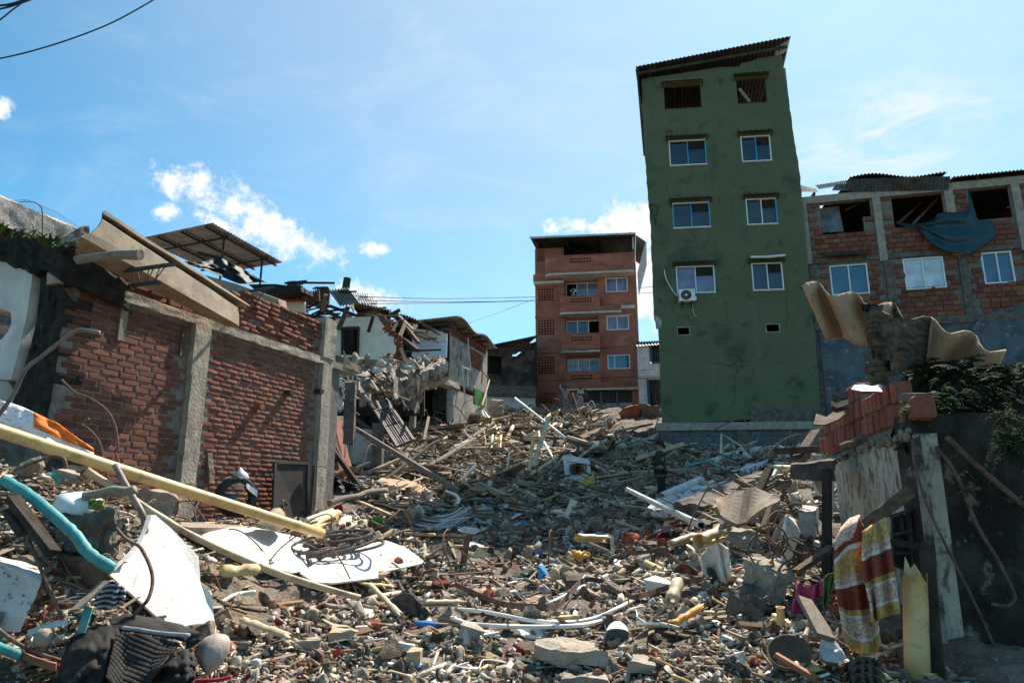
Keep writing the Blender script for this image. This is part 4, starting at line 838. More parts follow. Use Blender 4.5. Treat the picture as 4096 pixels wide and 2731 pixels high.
 corrugated(fr.pt(*e0,.3),fr.pt(*e1,.3),fr.pt(e0[0]-.4,e0[1]+.15,-4.8),26,.03,4,3,sag=sg).build('roof_sheet',MT['tin_dark'],root,solid=.012)
 f0,f1=C(590,175,.32),C(1560,150,.32)
 corrugated(fr.pt(*f0,.28),fr.pt(f1[0],f1[1]+.0,.28),fr.pt(f0[0]-.1,zb1+.02,.10),26,.025,4,2,sag=lambda a,b:.10*math.sin(a*7.5)*(1-b)).build('roof_skirt',MT['tin_dark'],root,solid=.012)
 g0,g1=C(1580,165,.3),C(2800,40,.3);corrugated(fr.pt(*g0,.35),fr.pt(*g1,.35),fr.pt(g0[0],g0[1]+.7,-4.8),34,.03).build('roof_sheet',MT['tin_dark'],root,solid=.012)
 s=MB();fr.box(s,g0[0],g1[0]-.2,zb1+.003,g0[1]+.05,-.2,-.1);s.build('eaves_board',MT['timber_dark'],root)
 h=[C(*p,.2) for p in((425,285),(575,285),(612,145))]
 corrugated(fr.pt(*h[0],.15),fr.pt(*h[1],.15),fr.pt(h[2][0]-.55,h[2][1]-.15,-.1),8,.02).build('bent_sheet',MT['tin'],root,solid=.01)
 h=[C(*p,.1) for p in((315,420),(520,385),(345,690))]
 corrugated(fr.pt(*h[0],-.35),fr.pt(*h[1],-.5),fr.pt(h[2][0]-.02,h[2][1],.1),8,.022,4,2,sag=lambda a,b:.05*a*b).build('hanging_sheet',MT['tin'],root,solid=.01)
 h=[C(*p,.1) for p in((125,300),(285,300),(135,215))]
 corrugated(fr.pt(*h[0],.1),fr.pt(h[1][0],h[1][1],.1),fr.pt(h[2][0],h[2][1]+.1,-.7),7,.025,4,2,sag=lambda a,b:.15*b*(1-a)).build('bent_sheet',MT['tin_dark'],root,solid=.01)
 h=[C(*p,-1.5) for p in((250,270),(560,200),(315,178))]
 corrugated(fr.pt(*h[0],-1.2),fr.pt(h[1][0],h[1][1]-.1,-1.2),fr.pt(h[2][0]+.1,h[2][1],-2.6),12,.02).build('roof_sheet',MT['tin_light'],root,solid=.01)
 h=[C(*p,.1) for p in((350,935),(780,905),(340,915))]
 corrugated(fr.pt(h[0][0],h[0][1],.42),fr.pt(h[1][0],h[1][1],.42),fr.pt(h[2][0],h[2][1]+.16,.03),12,.018).build('awning',MT['tin_dark'],root,solid=.008)
 zg=float(hbase(12,25))-1.5
 s=MB();fr.box(s,uA+.25,uE,zg,zc-.303,-.25,-.02);s.build('plaster_wall',MT['plaster_blue'],root)
 s=MB();a,b=C(1790,1500,.03)[0],uE;fr.poly(s,[(a,zc-3.2),(b,zc-3.2),(b,zc+.35),(a+1.6,zc+.33),(a+.3,zc-.05),(a-.2,zc-.5),(a+.1,zc-1.2)],-.018,.035);s.build('plaster_layer',MT['plaster_blue'],root)
 s=MB();fr.box(s,uA-.12,uA+.248,zg,zl0,-.3,-.06);s.build('corner_pier',MT['concrete_dark'],root)
 rows=[];T0=[(1725,285),(1740,400),(1470,500),(1290,575),(1025,580)]
 nU,nV=34,22
 L=[(1030,585),(1160,612),(1290,600),(1405,560),(1420,515),(1470,497),(1600,500),(1700,480),(1735,430),(1760,470),(1815,575),(1900,572),(1952,565)]
 Bt=[(1030,600),(1140,640),(1245,628),(1290,700),(1360,780),(1430,830),(1540,870),(1640,886),(1720,888),(1800,850),(1880,800),(1950,745),(1982,690)]
 def lerp(P,t):k=min(int(t*(len(P)-1)),len(P)-2);q=t*(len(P)-1)-k;return(P[k][0]*(1-q)+P[k+1][0]*q,P[k][1]*(1-q)+P[k+1][1]*q)
 for j in range(nV):
  v=j/(nV-1);row=[]
  for i in range(nU):
   t=i/(nU-1);a,b=lerp(L,t),lerp(Bt,t);x,y=a[0]+(b[0]-a[0])*v,a[1]+(b[1]-a[1])*v
   fold=.10*math.sin(v*15+5*math.sin(t*3.1)+2.2*mnoise.noise((t*5,v*3,0)))*math.sin(math.pi*min(1,t*1.15))+.05*mnoise.noise((t*9,v*9,4))
   row.append(fr.p(3150+x/2.375,640+y/2.375,.16+.18*v*math.sin(math.pi*t)+fold*.8))
  rows.append(row)
 s=MB().grid(rows);s.grid([[fr.p(3150+x/2.375,640+y/2.375,.14) for x,y in r] for r in([(1722,290),(1729,292)],[(1722,400),(1755,400)],[(1735,480),(1785,500)],[(1750,560),(1810,578)])])
 thing(s,'tarpaulin',MT['tarp_teal'],'dark teal tarpaulin hanging in folds over the hollow brick parapet','tarpaulin',smooth=True,solid=.012)
right_house()
LW=Fr(Vector((-7.94,0,0)),-71.5)
def ply(mb,pts,Y,depth=.15,yaw=None):
 mb.prism([at(x,y,Y) for x,y in pts],Vector((0,depth,0)));return mb
def lumpy(mb,amp,sc,seed=0):
 for i,v in enumerate(mb.v):
  q=v*sc+Vector((seed,0,0));mb.v[i]=v+Vector((mnoise.noise(q),mnoise.noise(q+Vector((7,3,1))),mnoise.noise(q+Vector((2,9,5)))))*amp
 return mb
def rough_block(mb,p,n=6,amp=.02,sc=4.0,seed=0):
 P=[Vector(q) for q in p]
 def face(a,b,c,d,nu,nv):
  mb.grid([[(a*(1-i/nu)+b*(i/nu))*(1-j/nv)+(d*(1-i/nu)+c*(i/nu))*(j/nv) for i in range(nu+1)] for j in range(nv+1)])
 b0=len(mb.v)
 for a,b,c,d in((0,3,2,1),(4,5,6,7),(0,1,5,4),(1,2,6,5),(2,3,7,6),(3,0,4,7)):face(P[a],P[b],P[c],P[d],n,n)
 for i in range(b0,len(mb.v)):
  v=mb.v[i];q=v*sc+Vector((seed,0,0));mb.v[i]=v+(Vector((mnoise.noise(q),mnoise.noise(q+Vector((7,3,1))),mnoise.noise(q+Vector((2,9,5)))))+.5*Vector((mnoise.noise(q*2.7),mnoise.noise(q*2.7+Vector((7,3,1))),mnoise.noise(q*2.7+Vector((2,9,5))))))*amp
 return mb
def lblock(fr,u0,u1,z0,z1,w0,w1):return[fr.pt(u0,z0,w1),fr.pt(u1,z0,w1),fr.pt(u1,z0,w0),fr.pt(u0,z0,w0),fr.pt(u0,z1,w1),fr.pt(u1,z1,w1),fr.pt(u1,z1,w0),fr.pt(u0,z1,w0)]
def left_wall():
 fr=LW;U=lambda x,y,w=0:fr.uv(x,y,w)
 root=empty('brick_side_wall',fr.pt(9,H(*(fr.pt(9,0).xy)),.2),'long red brick side wall with concrete columns and a tie beam on top','wall')
 ua,ub=U(238,1300)[0],U(1268,1600)[0];zb=CZ-1.3;zt,zt0=U(760,1249,.1)[1],U(760,1287,.1)[1]
 ztop=U(1150,1245)[1];uend=U(1385,1430)[0]
 s=MB();fr.box(s,ua+.02,uend-.25,zb,zt,-.25,.030);s.build('mortar_core',MT['mortar'],root)
 s=MB();fr.poly(s,[(ua+.02,zt+.002),(uend-.4,zt+.002),(uend-.55,zt+.25),(ub+.2,ztop-.05),(U(1088,1227)[0],ztop-.02),(U(990,1227)[0],ztop-.03),(ua+.02,ztop-.3)],-.24,.026);s.build('mortar_core',MT['mortar'],root)
 c1=(U(770,1422,.1)[0],U(829,1422,.1)[0]);c2=(U(1290,1450,.1)[0],U(1330,1450,.1)[0]);c1=(c1[0],c1[0]+.29);c2=(c2[0],c2[0]+.30)
 for k,(a,b) in enumerate((c1,c2)):
  s=MB();zs=np.linspace(zb,zt0-.003,6 if k==0 else 5)
  for i in range(len(zs)-1):rough_block(s,lblock(fr,a+random.uniform(-.012,.012),b+random.uniform(-.012,.012),zs[i],zs[i+1]+.004,-.2,.13+random.uniform(-.012,.012)),5,.012,5,k*7+i)
  s.build('column',MT['concrete'],root)
 s=MB();us=np.linspace(ua-.1,uend+.28,8)
 for i in range(7):rough_block(s,lblock(fr,us[i],us[i+1],zt0,zt,-.2,.11-.02*(i>5)),5,.016,5,40+i)
 s.build('tie_beam',MT['concrete'],root)
 s=MB();rough_block(s,lblock(fr,c2[0]-.02,c2[1]+.06,zt+.002,U(1310,1272,.1)[1],-.2,.13),5,.012,5,77);s.build('column_stub',MT['concrete'],root)
 ok=lambda u,z:u>ua+.02 and zb<z<zt0-.015 and not any(a-.03<u<b+.02 for a,b in(c1,c2))
 s1,z1=courses(fr,ok,ua+.03,ub+.02,zb+.95,zt0,.262,.0775,.014,-.012,.11,jh=.2)
 up=inpoly([(ua,zt),(uend-.35,zt),(uend-.42,zt+.14),(uend-.62,zt+.33),(c2[1]+.08,zt+.5),(c2[1],ztop-.1),(ub-.05,ztop+.02),(U(1088,1227)[0],ztop),(U(990,1227)[0],ztop+.02),(ua,ztop-.25)])
 s2,z2=courses(fr,lambda u,z:up(u,z) and not(c2[0]-.03<u<c2[1]+.02),ua,uend,zt+.012,ztop+.1,.25,.082,.017,.0,.12,jh=.3)
 for i in range(len(s2)):s2[i]=(s2[i][0],s2[i][1],s2[i][2]+random.uniform(-.03,.03))
 for i in range(len(s1)):s1[i]=(s1[i][0],s1[i][1],-.014+random.uniform(-.005,.006))
 k=[i for i in range(len(s1)) if fr.pt(*s1[i]).y<60];lay(fr,*by_size(fr,s1+s2,z1+z2),MT['brick_red'],root,'brick',300)
 for a,b,c,d,m in((500,1215,480,1360,'timber_grey'),(738,1300,722,1425,'timber')):
  s=MB();s.bar(fr.p(a,b,.05),fr.p(c,d,.05),.085,.06,up=fr.n,jit=.012);s.build('timber_post',MT[m],root)
 for x,y in((1008,1627),(1130,1570),(1252,1565)):
  u,z=U(x,y);s=MB();fr.box(s,u,u+.11,z-.035,z+.04,-.1,.16);s.build('timber_stub',MT['timber_red' if x<1100 else 'timber_dark'],root)
 u,z=U(280,1210);s=MB();s.bar(fr.pt(u-.1,z+.15,.04),fr.pt(u+.12,z-.05,.03),.05,.03,up=fr.n);s.build('timber_stub',MT['timber'],root)
left_wall()
XW=Fr(LW.p(232,1400),18.5)
def cross_wall():
 fr=XW;root=empty('broken_cross_wall',fr.p(60,1650),'broken cross wall with peeling white plaster and a soot black pier','wall')
 s=MB();q=[(165,1060),(215,1000),(268,992),(262,1050),(240,1250),(213,1463),(190,1560),(165,1700),(20,1700),(95,1560),(105,1450),(125,1390),(145,1290),(160,1160)]
 rows=[]
 L_=[(168,1050),(160,1160),(145,1290),(120,1390),(98,1470),(60,1580),(20,1720)];R_=[(275,985),(268,1080),(250,1200),(233,1330),(213,1463),(192,1560),(160,1720)]
 for i in range(25):
  t=i/24*6;k=min(int(t),5);f=t-k;l=(L_[k][0]*(1-f)+L_[k+1][0]*f,L_[k][1]*(1-f)+L_[k+1][1]*f);r=(R_[k][0]*(1-f)+R_[k+1][0]*f,R_[k][1]*(1-f)+R_[k+1][1]*f)
  ring=[fr.p(l[0]+(r[0]-l[0])*j/8,l[1]+(r[1]-l[1])*j/8,.06+.05*mnoise.noise((i*.6,j*.7,3))) for j in range(9)]
  rows.append([ring[0]-fr.n*.4]+ring+[ring[-1]-fr.n*.4])
 s.grid(rows);s.build('pier',MT['moss_black'],root)
 s=MB();fr.poly(s,[fr.uv(*p) for p in((-120,1000),(0,1040),(168,1098),(162,1160),(142,1290),(124,1366),(104,1453),(84,1524),(33,1524),(38,1453),(43,1368),(70,1337),(85,1303),(83,1259),(37,1242),(-120,1235))],-.16,.12);s.build('plaster_panel',MT['plaster_white'],root)
 s=MB();fr.poly(s,[fr.uv(*p) for p in((-160,1520),(40,1526),(60,1560),(20,1720),(-160,1720))],-.16,.02);s.build('plaster_panel',MT['plaster_grey'],root)
 s=MB();c=[fr.uv(*p) for p in((-1500,1060),(190,1060),(190,1900),(-1500,1900))];fr.poly(s,c,-2.6,-2.5);s.build('room_wall',MT['concrete_dark'],root)
 for a,b,c,d in((-60,1225,80,1255),(-60,1300,90,1335),(-60,1395,90,1365)):s=MB();s.bar(fr.p(a,b,-.5),fr.p(c,d,-.6),.12,.08,up=fr.n);s.build('rafter',MT['timber_grey'],root)
 s=MB();s.tube(smoothline([fr.p(-20,1372,-.4),fr.p(12,1378,-.4),fr.p(24,1400,-.4),fr.p(18,1420,-.4),fr.p(-20,1428,-.4)]),.05,10);s.build('drain_pipe',MT['pipe_cream'],root,smooth=True)
 rows=[]
 T_=[(-120,880),(0,897),(60,902),(110,905),(150,945),(185,968),(225,978),(275,990),(330,1010),(420,1075),(500,1135)];Bm=[(-120,1015),(0,1045),(60,1062),(110,1080),(168,1100),(200,1110),(235,1100),(270,1130),(330,1150),(420,1190),(500,1225)]
 for j in range(15):
  v=j/14
  row=[]
  for i in range(41):
   t=i/40*10;k=min(int(t),9);f=t-k;a=[T_[k][q]*(1-f)+T_[k+1][q]*f for q in(0,1)];b=[Bm[k][q]*(1-f)+Bm[k+1][q]*f for q in(0,1)]
   p=fr.p(a[0]+(b[0]-a[0])*v,a[1]+(b[1]-a[1])*v,.0);q_=LW.p(a[0]+(b[0]-a[0])*v,a[1]+(b[1]-a[1])*v,.22) if t>6 else p+fr.n*.18
   q_=q_+Vector((mnoise.noise((i*.5,j*.5,0)),mnoise.noise((i*.5,j*.5,5)),mnoise.noise((i*.7,j*.7,9))))*.05
   row.append(q_)
  rows.append(row)
 rows=[[p+Vector((-.12,.75,.02)) for p in rows[0]]]+rows+[[p+Vector((-.12,.5,0)) for p in rows[-1]]]
 s=MB().grid(rows);s.build('mossy_lintel',MT['moss_black'],root)
 s=MB();rough_block(s,[LW.p(-80,868,-.7),LW.p(318,1002,-.7),LW.p(318,1002,-1.1),LW.p(-80,868,-1.1),LW.p(-80,752,-.7),LW.p(352,932,-.7),LW.p(352,932,-1.1),LW.p(-80,752,-1.1)],12,.03,3,5)
 thing(s,'parapet',MT['plaster_grey'],'weathered grey concrete parapet behind the mossy lintel','wall')
 s=MB();rough_block(s,[LW.p(316,930,-.6),LW.p(352,945,-.6),LW.p(352,945,-.9),LW.p(316,930,-.9),LW.p(318,908,-.6),LW.p(354,905,-.6),LW.p(354,905,-.9),LW.p(318,908,-.9)],4,.02,6,9)
 thing(s,'concrete_lump',MT['concrete_dark'],'small dark concrete lump lying on the end of the grey parapet','rubble')
 q0,q1=[(-40,815),(105,797),(230,850),(350,935)],[(-40,870),(105,930),(250,960),(335,985)]
 s=MB();n=24
 def wp(t,v):
  t=t*3;k=min(int(t),2);f=t-k;a=[q0[k][q]*(1-f)+q0[k+1][q]*f for q in(0,1)];b=[q1[k][q]*(1-f)+q1[k+1][q]*f for q in(0,1)]
  return LW.p(a[0]+(b[0]-a[0])*v,a[1]+(b[1]-a[1])*v,-.5+.05*mnoise.noise((t*2,v*3,0)))
 for i in range(-7,n):s.tube([wp(min(max((i+j)/n,0),1),j/7) for j in range(8)],.0012,3,False)
 for i in range(0,n+7):s.tube([wp(min(max((i-j)/n,0),1),j/7) for j in range(8)],.0012,3,False)
 for v in(0,1):s.tube([wp(i/20,v) for i in range(21)],.0025,4,False)
 thing(s,'wire_mesh',MT['steel_grey'],'loose chicken wire draped along the grey concrete parapet','wire mesh')
 s=MB();s.tube(smoothline([LW.p(80,808,-.48),LW.p(120,806,-.48),LW.p(150,815,-.48),LW.p(168,840,-.48),LW.p(170,900,-.48),LW.p(170,955,-.48)]),.007,6);thing(s,'bent_wire',MT['rust'],'thin bent rod sticking up from the mossy lintel','wire')
cross_wall()
def plant(name,base,n,L,label,m='leaf',spread=1.0,cat='plant',up=1.0):
 s=MB();rn=random.Random(name+label)
 for k in range(n):
  a=rn.uniform(0,2*math.pi);e=rn.uniform(.2,1.2)*up;l=L*rn.uniform(.5,1.1);d=Vector((math.cos(a)*math.cos(e)*spread,math.sin(a)*math.cos(e)*spread,math.sin(e)));x=d.cross(Vector((0,0,1))).normalized()*.035*L*1.6
  b=Vector(base)+Vector((rn.uniform(-.4,.4),rn.uniform(-.2,.2),0))*L;p1=b+d*l*.5;p2=b+d*l-Vector((0,0,.25*l))
  s.add([b-x*.3,b+x*.3,p1+x,p1-x,p2],[(0,1,2,3),(3,2,4)])
 return thing(s,name,MT[m],label,cat,'plants growing on the ruins')
plant('fern_tuft',LW.p(40,960,.25)+XW.n*.1,26,.28,'small bright fern tuft on the mossy lintel near its outer end')
plant('grass_tuft',LW.p(125,955,.22),12,.22,'upright yellow green grass blades on the mossy lintel',up=1.3)
plant('grass_tuft',LW.p(200,985,.3),46,.25,'drooping glossy weeds at the inner end of the mossy lintel','leaf',1.4)
def channel():
 N_=[(-2,0)]
 near=[(955,147,7.75),(940,165,7.72),(937,218,7.86),(934,234,7.62),(900,290,7.56),(830,350,7.45),(745,385,7.35),(700,470,7.5),(690,545,7.65)]
 far_=[(2292,1018,10.1),(2288,1024,10.06),(2180,1020,10.02),(2178,1036,9.84),(2185,1080,9.82),(2190,1130,9.8),(2192,1192,9.72),(2150,1200,9.9),(2100,1206,10.0)]
 cv=lambda p:at(p[0]/2.296,780+p[1]/2.296,p[2])
 A,B=[cv(p) for p in near],[cv(p) for p in far_];n=24
 rows=[[A[i]*(1-t)+B[i]*t+Vector((0,0,.012*mnoise.noise((t*6,i*.9,0)))) for i in range(len(A))] for t in[k/n for k in range(n+1)]]
 s=MB().grid(rows);return thing(s,'roof_channel',MT['asbestos'],'long brown fibre cement roof channel tipped across the brick wall top','roof sheet',solid=.022)
channel()
def joist(pts,label,m='steel_blue'):
 (a,b),(c,d)=pts;root=empty('steel_joist',a,label,'steel joist','lattice steel joists sticking out of the wall')
 for p,q in((a,b),(c,d)):s=MB();s.bar(p,q,.05,.035);s.build('chord',MT[m],root)
 for k in range(7):
  t=k/7;p=a.lerp(b,.25+t*.72);q=c.lerp(d,.15+t*.8+(.1 if k%2 else-.05));s=MB();s.tube([p,q],.008,5);s.build('rod',MT['rust'],root)
J=lambda x,y,Y:at(x/2.296,780+y/2.296,Y)
joist(((J(1090,705,8.2),J(1600,635,7.6)),(J(1190,835,8.2),J(1465,800,7.75))),'rusty lattice joist stub below the middle of the roof channel')
J2=lambda x,y,Y:at(700+x/1.96,880+y/1.96,Y)
joist(((J2(470,580,11.2),J2(770,525,10.6)),(J2(560,670,11.2),J2(645,655,10.8))),'blue lattice joist stub at the far end of the roof channel')
s=MB();s.tube([J(712,595,7.3),J(850,575,7.2),J(1060,548,7.1),J(1290,548,7.0)],.05,9,rr=[.052,.05,.048,.058]);lumpy(s,.012,9);thing(s,'timber_log',MT['timber_grey'],'stubby weathered log end sticking out under the roof channel','log')
s=MB();s.prism([J2(x,y,11.6) for x,y in((230,430),(480,500),(810,620),(825,690),(700,655),(560,650))],Vector((.05,.25,.03)));thing(s,'roof_channel',MT['asbestos'],'short second roof channel piece behind the long one','roof sheet')
s=MB();s.prism([J2(x,y,11.9) for x,y in((235,440),(470,515),(455,580),(420,570))],Vector((0,.1,0)));thing(s,'board',MT['board_white'],'pale board wedged between the two roof channels','board')
def canopy():
 z=8.6;gp=lambda px,py:(lambda d:Vector((d.x/d.z*z,d.y/d.z*z,CZ+z)))(ray(px,py))
 A,B,Dp=gp(853,893),gp(1133,1051),gp(560,955);C_=Dp+(B-A)
 root=empty('tin_canopy',A.lerp(C_,.5)-Vector((0,0,2.6)),'shiny corrugated tin canopy on thin steel posts above the collapsed roof','canopy')
 corrugated(A,B,Dp,26,.02,4,2,up=Vector((0,0,1))).build('roof_sheet',MT['tin_shiny'],root,solid=.006)
 dn=Vector((0,0,-.07))
 for t in(.10,.42,.75):s=MB();s.bar(A.lerp(Dp,t)+dn-(B-A)*.0,B.lerp(C_,t)+dn,.05,.06);s.build('beam',MT['iron_black'],root)
 for t in(.22,.78):s=MB();s.bar(A.lerp(B,t)+dn*1.8,Dp.lerp(C_,t)+dn*1.8,.05,.06);s.build('beam',MT['iron_black'],root)
 for p in(A.lerp(B,.22).lerp(Dp.lerp(C_,.22),.08),A.lerp(B,.8).lerp(Dp.lerp(C_,.8),.12)):s=MB();s.tube([p+dn,p-Vector((0,0,2.6))],.04,8);s.build('post',MT['iron_black'],root)
 s=MB();p,q=J2(175,255,17),J2(360,300,17.5);s.bar(p,q,.07,.07);s.build('beam',MT['timber_dark'],root)
D('tin_shiny',(.30,.31,.32),(.19,.195,.20),3,.36,.25,18,metal=.75,spec=.5,stretch=(1,1,1),spots=[((.12,.10,.085),4,.6,.1,.5)])
canopy()
def drape(name,L,Bt,Y0,Y1,m,label,cat,nU=30,nV=14,amp=.12,solid=.008,fr=7.0,seed=0):
 """cloth or sheeting hung between an upper and a lower line of photo points"""
 def lerp(P,t):q=t*(len(P)-1);k=min(int(q),len(P)-2);f=q-k;return[P[k][i]*(1-f)+P[k+1][i]*f for i in range(2)]
 rows=[]
 for j in range(nV):
  v=j/(nV-1);row=[]
  for i in range(nU):
   t=i/(nU-1);a,b=lerp(L,t),lerp(Bt,t);Y=Y0+(Y1-Y0)*t
   f=amp*(math.sin(t*fr*6.28/3+2.5*mnoise.noise((t*3,v*1.5,seed)))*(.35+.65*v)+mnoise.noise((t*11,v*5,seed+4))*.6)
   row.append(at(a[0]+(b[0]-a[0])*v,a[1]+(b[1]-a[1])*v,Y-f))
  rows.append(row)
 s=MB().grid(rows);o=s.build(name,m,None,smooth=True,solid=solid);set_uv(o,nV,nU);return tag(o,label,cat,None,'thing')
c2=lambda*p:[(700+x/1.96,880+y/1.96) for x,y in p]
drape('plastic_sheet',c2((75,325),(200,330),(270,310),(370,300),(440,340),(540,385),(640,450),(720,490)),c2((110,350),(260,400),(380,450),(500,500),(560,500),(620,490),(680,485),(725,492)),17,19,MT['tarp_black'],'black plastic sheet draped over the roof edge under the tin canopy','plastic sheet',40,14,.22)
def collapsed():
 r3=lambda*p:[(1250+x/2.24,1000+y/2.24) for x,y in p]
 q3=lambda x,y,Y:at(1250+x/2.24,1000+y/2.24,Y)
 root=empty('collapsed_house',at(1520,1760,24.0),'collapsed two storey house with cream upstairs wall and splintered roof','building')
 out=r3((205,615),(300,605),(480,595),(580,592),(610,640),(650,690),(665,730),(700,755),(735,790),(752,810),(748,850),(752,890),(715,985),(640,985),(560,985),(400,965),(205,945));hole=r3((268,700),(415,693),(405,945),(266,935))
 bm=bmesh.new();ed=[]
 for pts in(out,hole):
  v=[bm.verts.new(at(x,y,24.0)) for x,y in pts]
  for i in range(len(v)):ed.append(bm.edges.new((v[i],v[(i+1)%len(v)])))
 bmesh.ops.triangle_fill(bm,use_beauty=True,edges=ed,normal=(0,-1,0));bmesh.ops.recalc_face_normals(bm,faces=bm.faces)
 ex=bmesh.ops.extrude_face_region(bm,geom=bm.faces[:])
 for v in[g for g in ex['geom'] if isinstance(g,bmesh.types.BMVert)]:v.co.y+=.2
 bmesh.ops.recalc_face_normals(bm,faces=bm.faces);bm.verts.ensure_lookup_table();mb=MB();mb.add([v.co.copy() for v in bm.verts],[[v.index for v in f.verts] for f in bm.faces]);bm.free();mb.build('cream_wall',MT['plaster_cream'],root)
 s=MB()
 for a,b in((0,1),(1,2),(3,0)):s.bar(at(*hole[a],23.98),at(*hole[b],23.98),.07,.1,up=Vector((0,1,0)))
 s.build('window_frame',MT['timber_dark'],root)
 edge=r3((590,590),(625,640),(665,690),(690,740),(730,770),(765,790),(770,840),(765,900),(740,960),(755,985));its=[]
 for i in range(len(edge)-1):
  for k in range(5):
   t=k/5;p=at(edge[i][0]*(1-t)+edge[i+1][0]*t,edge[i][1]*(1-t)+edge[i+1][1]*t,24.1);its.append((k%4,m4(p+Vector((random.uniform(-.08,.12),random.uniform(-.05,.05),random.uniform(-.05,.05))),(random.uniform(-.3,.3),random.uniform(-.4,.4),random.uniform(-.5,.5)),(.24,.16,.09)),(1,1,1)))
 merge('broken_brick_edge',BRK,its,MT['brick_bit'],parent=root)
 s=MB();ply(s,r3((-150,560),(1230,720),(1230,1000),(-150,1000)),29.0,.2);s.build('room_wall',MT['dark_inside'],root)  # back of the upstairs void, its shade painted in as near-black
 s=MB();ply(s,r3((885,745),(1205,745),(1205,820),(885,812)),27.0,.15);s.build('room_wall',MT['plaster_white'],root)
 s=MB();ply(s,r3((885,814),(1205,823),(1200,960),(900,960)),27.0,.15);s.build('tiled_wall',MT['tile_blue'],root)
 its=[];us=np.linspace(890,1200,9);vs=np.linspace(825,955,5);s=MB()
 for i in range(8):
  for j in range(4):
   c=q3((us[i]+us[i+1])/2,(vs[j]+vs[j+1])/2,26.985);o=MB().box(c,(.165,.02,.145)).build('tile',MT['tile_blue'],root)
 pts=r3((310,950),(560,980),(760,985),(1000,960),(1190,985),(1060,1060),(960,1110),(920,1180),(800,1190),(640,1180),(500,1190),(380,1120),(330,1010))
 rows=[]
 fr_=r3((180,1050),(300,1090),(420,1150),(560,1180),(700,1150),(800,1180),(900,1150),(960,1110),(1100,1060),(1190,1010));bk=r3((180,930),(300,940),(420,965),(560,980),(700,980),(800,975),(900,985),(960,975),(1100,960),(1190,970))
 for j in range(9):
  row=[]
  for i in range(37):
   t=i/4;k=min(int(t),8);f=t-k;a=[fr_[k][q]*(1-f)+fr_[k+1][q]*f for q in(0,1)];b=[bk[k][q]*(1-f)+bk[k+1][q]*f for q in(0,1)];v=j/8
   row.append(at(a[0]+(b[0]-a[0])*v,a[1]+(b[1]-a[1])*v,21.0+3.6*v+.12*i/4*(1-v))+Vector((mnoise.noise((i*.6,j*.8,0)),mnoise.noise((i*.6,j*.8,3)),mnoise.noise((i*.9,j*.9,7))))*.16)
  rows.append(row)
 rows=[[p+Vector((0,.5,-.55+.15*mnoise.noise((i*.8,0,2)))) for i,p in enumerate(rows[0])],[p+Vector((0,.05,-.25)) for p in rows[0]]]+rows
 MB().grid(rows).build('broken_slab',MT['rubble_slab'],root)
 corrugated(q3(-240,300,20),q3(160,370,22),q3(-150,480,27),20,.035,4,3,sag=lambda a,b:.12*math.sin(a*9)*(1-b)).build('roof_sheet',MT['eternit'],root,solid=.012)
 corrugated(q3(330,455,22.5),q3(700,540,25),q3(420,600,30),14,.04,4,3).build('roof_sheet',MT['eternit'],root,solid=.03)
 corrugated(q3(680,560,25),q3(1175,722,28.5),q3(760,640,31),20,.035,4,3,sag=lambda a,b:.1*math.sin(a*5)).build('roof_sheet',MT['eternit'],root,solid=.03)
 corrugated(q3(145,362,20.5),q3(322,340,20.5),q3(250,500,20.0),7,.04,4,3).build('hanging_sheet',MT['eternit'],root,solid=.012)
 corrugated(q3(322,345,20.5),q3(350,400,21),q3(345,505,20.1),3,.03,4,2).build('hanging_sheet',MT['eternit'],root,solid=.012)
 for a,b,Ya,c,d,Yb,w,m in((0,470,23,230,605,24,.14,'timber'),(100,520,22,260,610,22,.1,'timber_dark'),(150,500,24,430,600,25,.12,'timber_dark'),(120,400,21,95,540,21.5,.12,'timber_grey'),(320,505,21,230,715,21.2,.13,'timber'),(545,590,23,500,735,23.2,.1,'timber_dark'),(470,578,23,770,590,24,.06,'timber_grey'),(700,580,24,785,535,24,.14,'timber_dark'),(620,560,25,900,640,27,.16,'timber_dark'),(760,640,25,700,760,24,.1,'timber_dark'),(830,660,25,770,800,24,.12,'timber_grey'),(925,675,26,870,745,25.5,.16,'timber_grey'),(800,640,25.5,950,830,25,.16,'timber'),(870,740,26,1050,805,26,.08,'timber'),(880,715,26,1160,745,28,.16,'timber_grey'),(780,910,23.5,1150,893,24.5,.08,'timber_dark'),(820,800,25,940,900,24.5,.2,'timber_dark'),(650,620,24.5,860,720,26,.12,'timber_dark'),(880,760,25.5,885,900,25.5,.2,'timber_dark'),(930,1010,21.5,970,1075,21,.06,'timber'),(55,360,20.5,60,460,20.5,.07,'timber'),(0,345,20,135,340,20,.05,'timber'),(230,372,20.3,395,372,20.3,.06,'timber_dark'),(640,632,24,740,628,24,.06,'timber_grey'),(690,690,24.5,900,660,26,.09,'timber_dark')):
  s=MB();s.bar(q3(a,b,Ya),q3(c,d,Yb),w,w*.7);s.build('broken_timber',MT[m],root)
 rn=random.Random(5)
 for k in range(34):
  x=rn.uniform(-220,1100);y=470+max(0,x)*.22+rn.uniform(-60,110);Y=24+rn.uniform(-1,3)+max(0,x)*.002;a=rn.uniform(-.5,.8);l=rn.uniform(80,260)
  s=MB();s.bar(q3(x-l/2*math.cos(a),y-l/2*math.sin(a),Y),q3(x+l/2*math.cos(a),y+l/2*math.sin(a),Y+rn.uniform(-1,1)),rn.uniform(.05,.14),.06);s.build('broken_timber',MT[rn.choice(['timber_dark','timber_dark','timber','timber_grey'])],root)
 s=MB();s.tube([q3(312,252,21),q3(298,345,21)],.12,10);s.build('flue_pipe',MT['iron_black'],root)
 s=MB();s.prism([J2(x,y,20.0) for x,y in((810,640),(1015,625),(1015,725),(830,690))],Vector((0,.15,0)));s.build('cream_panel',MT['plaster_cream'],root)
 s=MB();
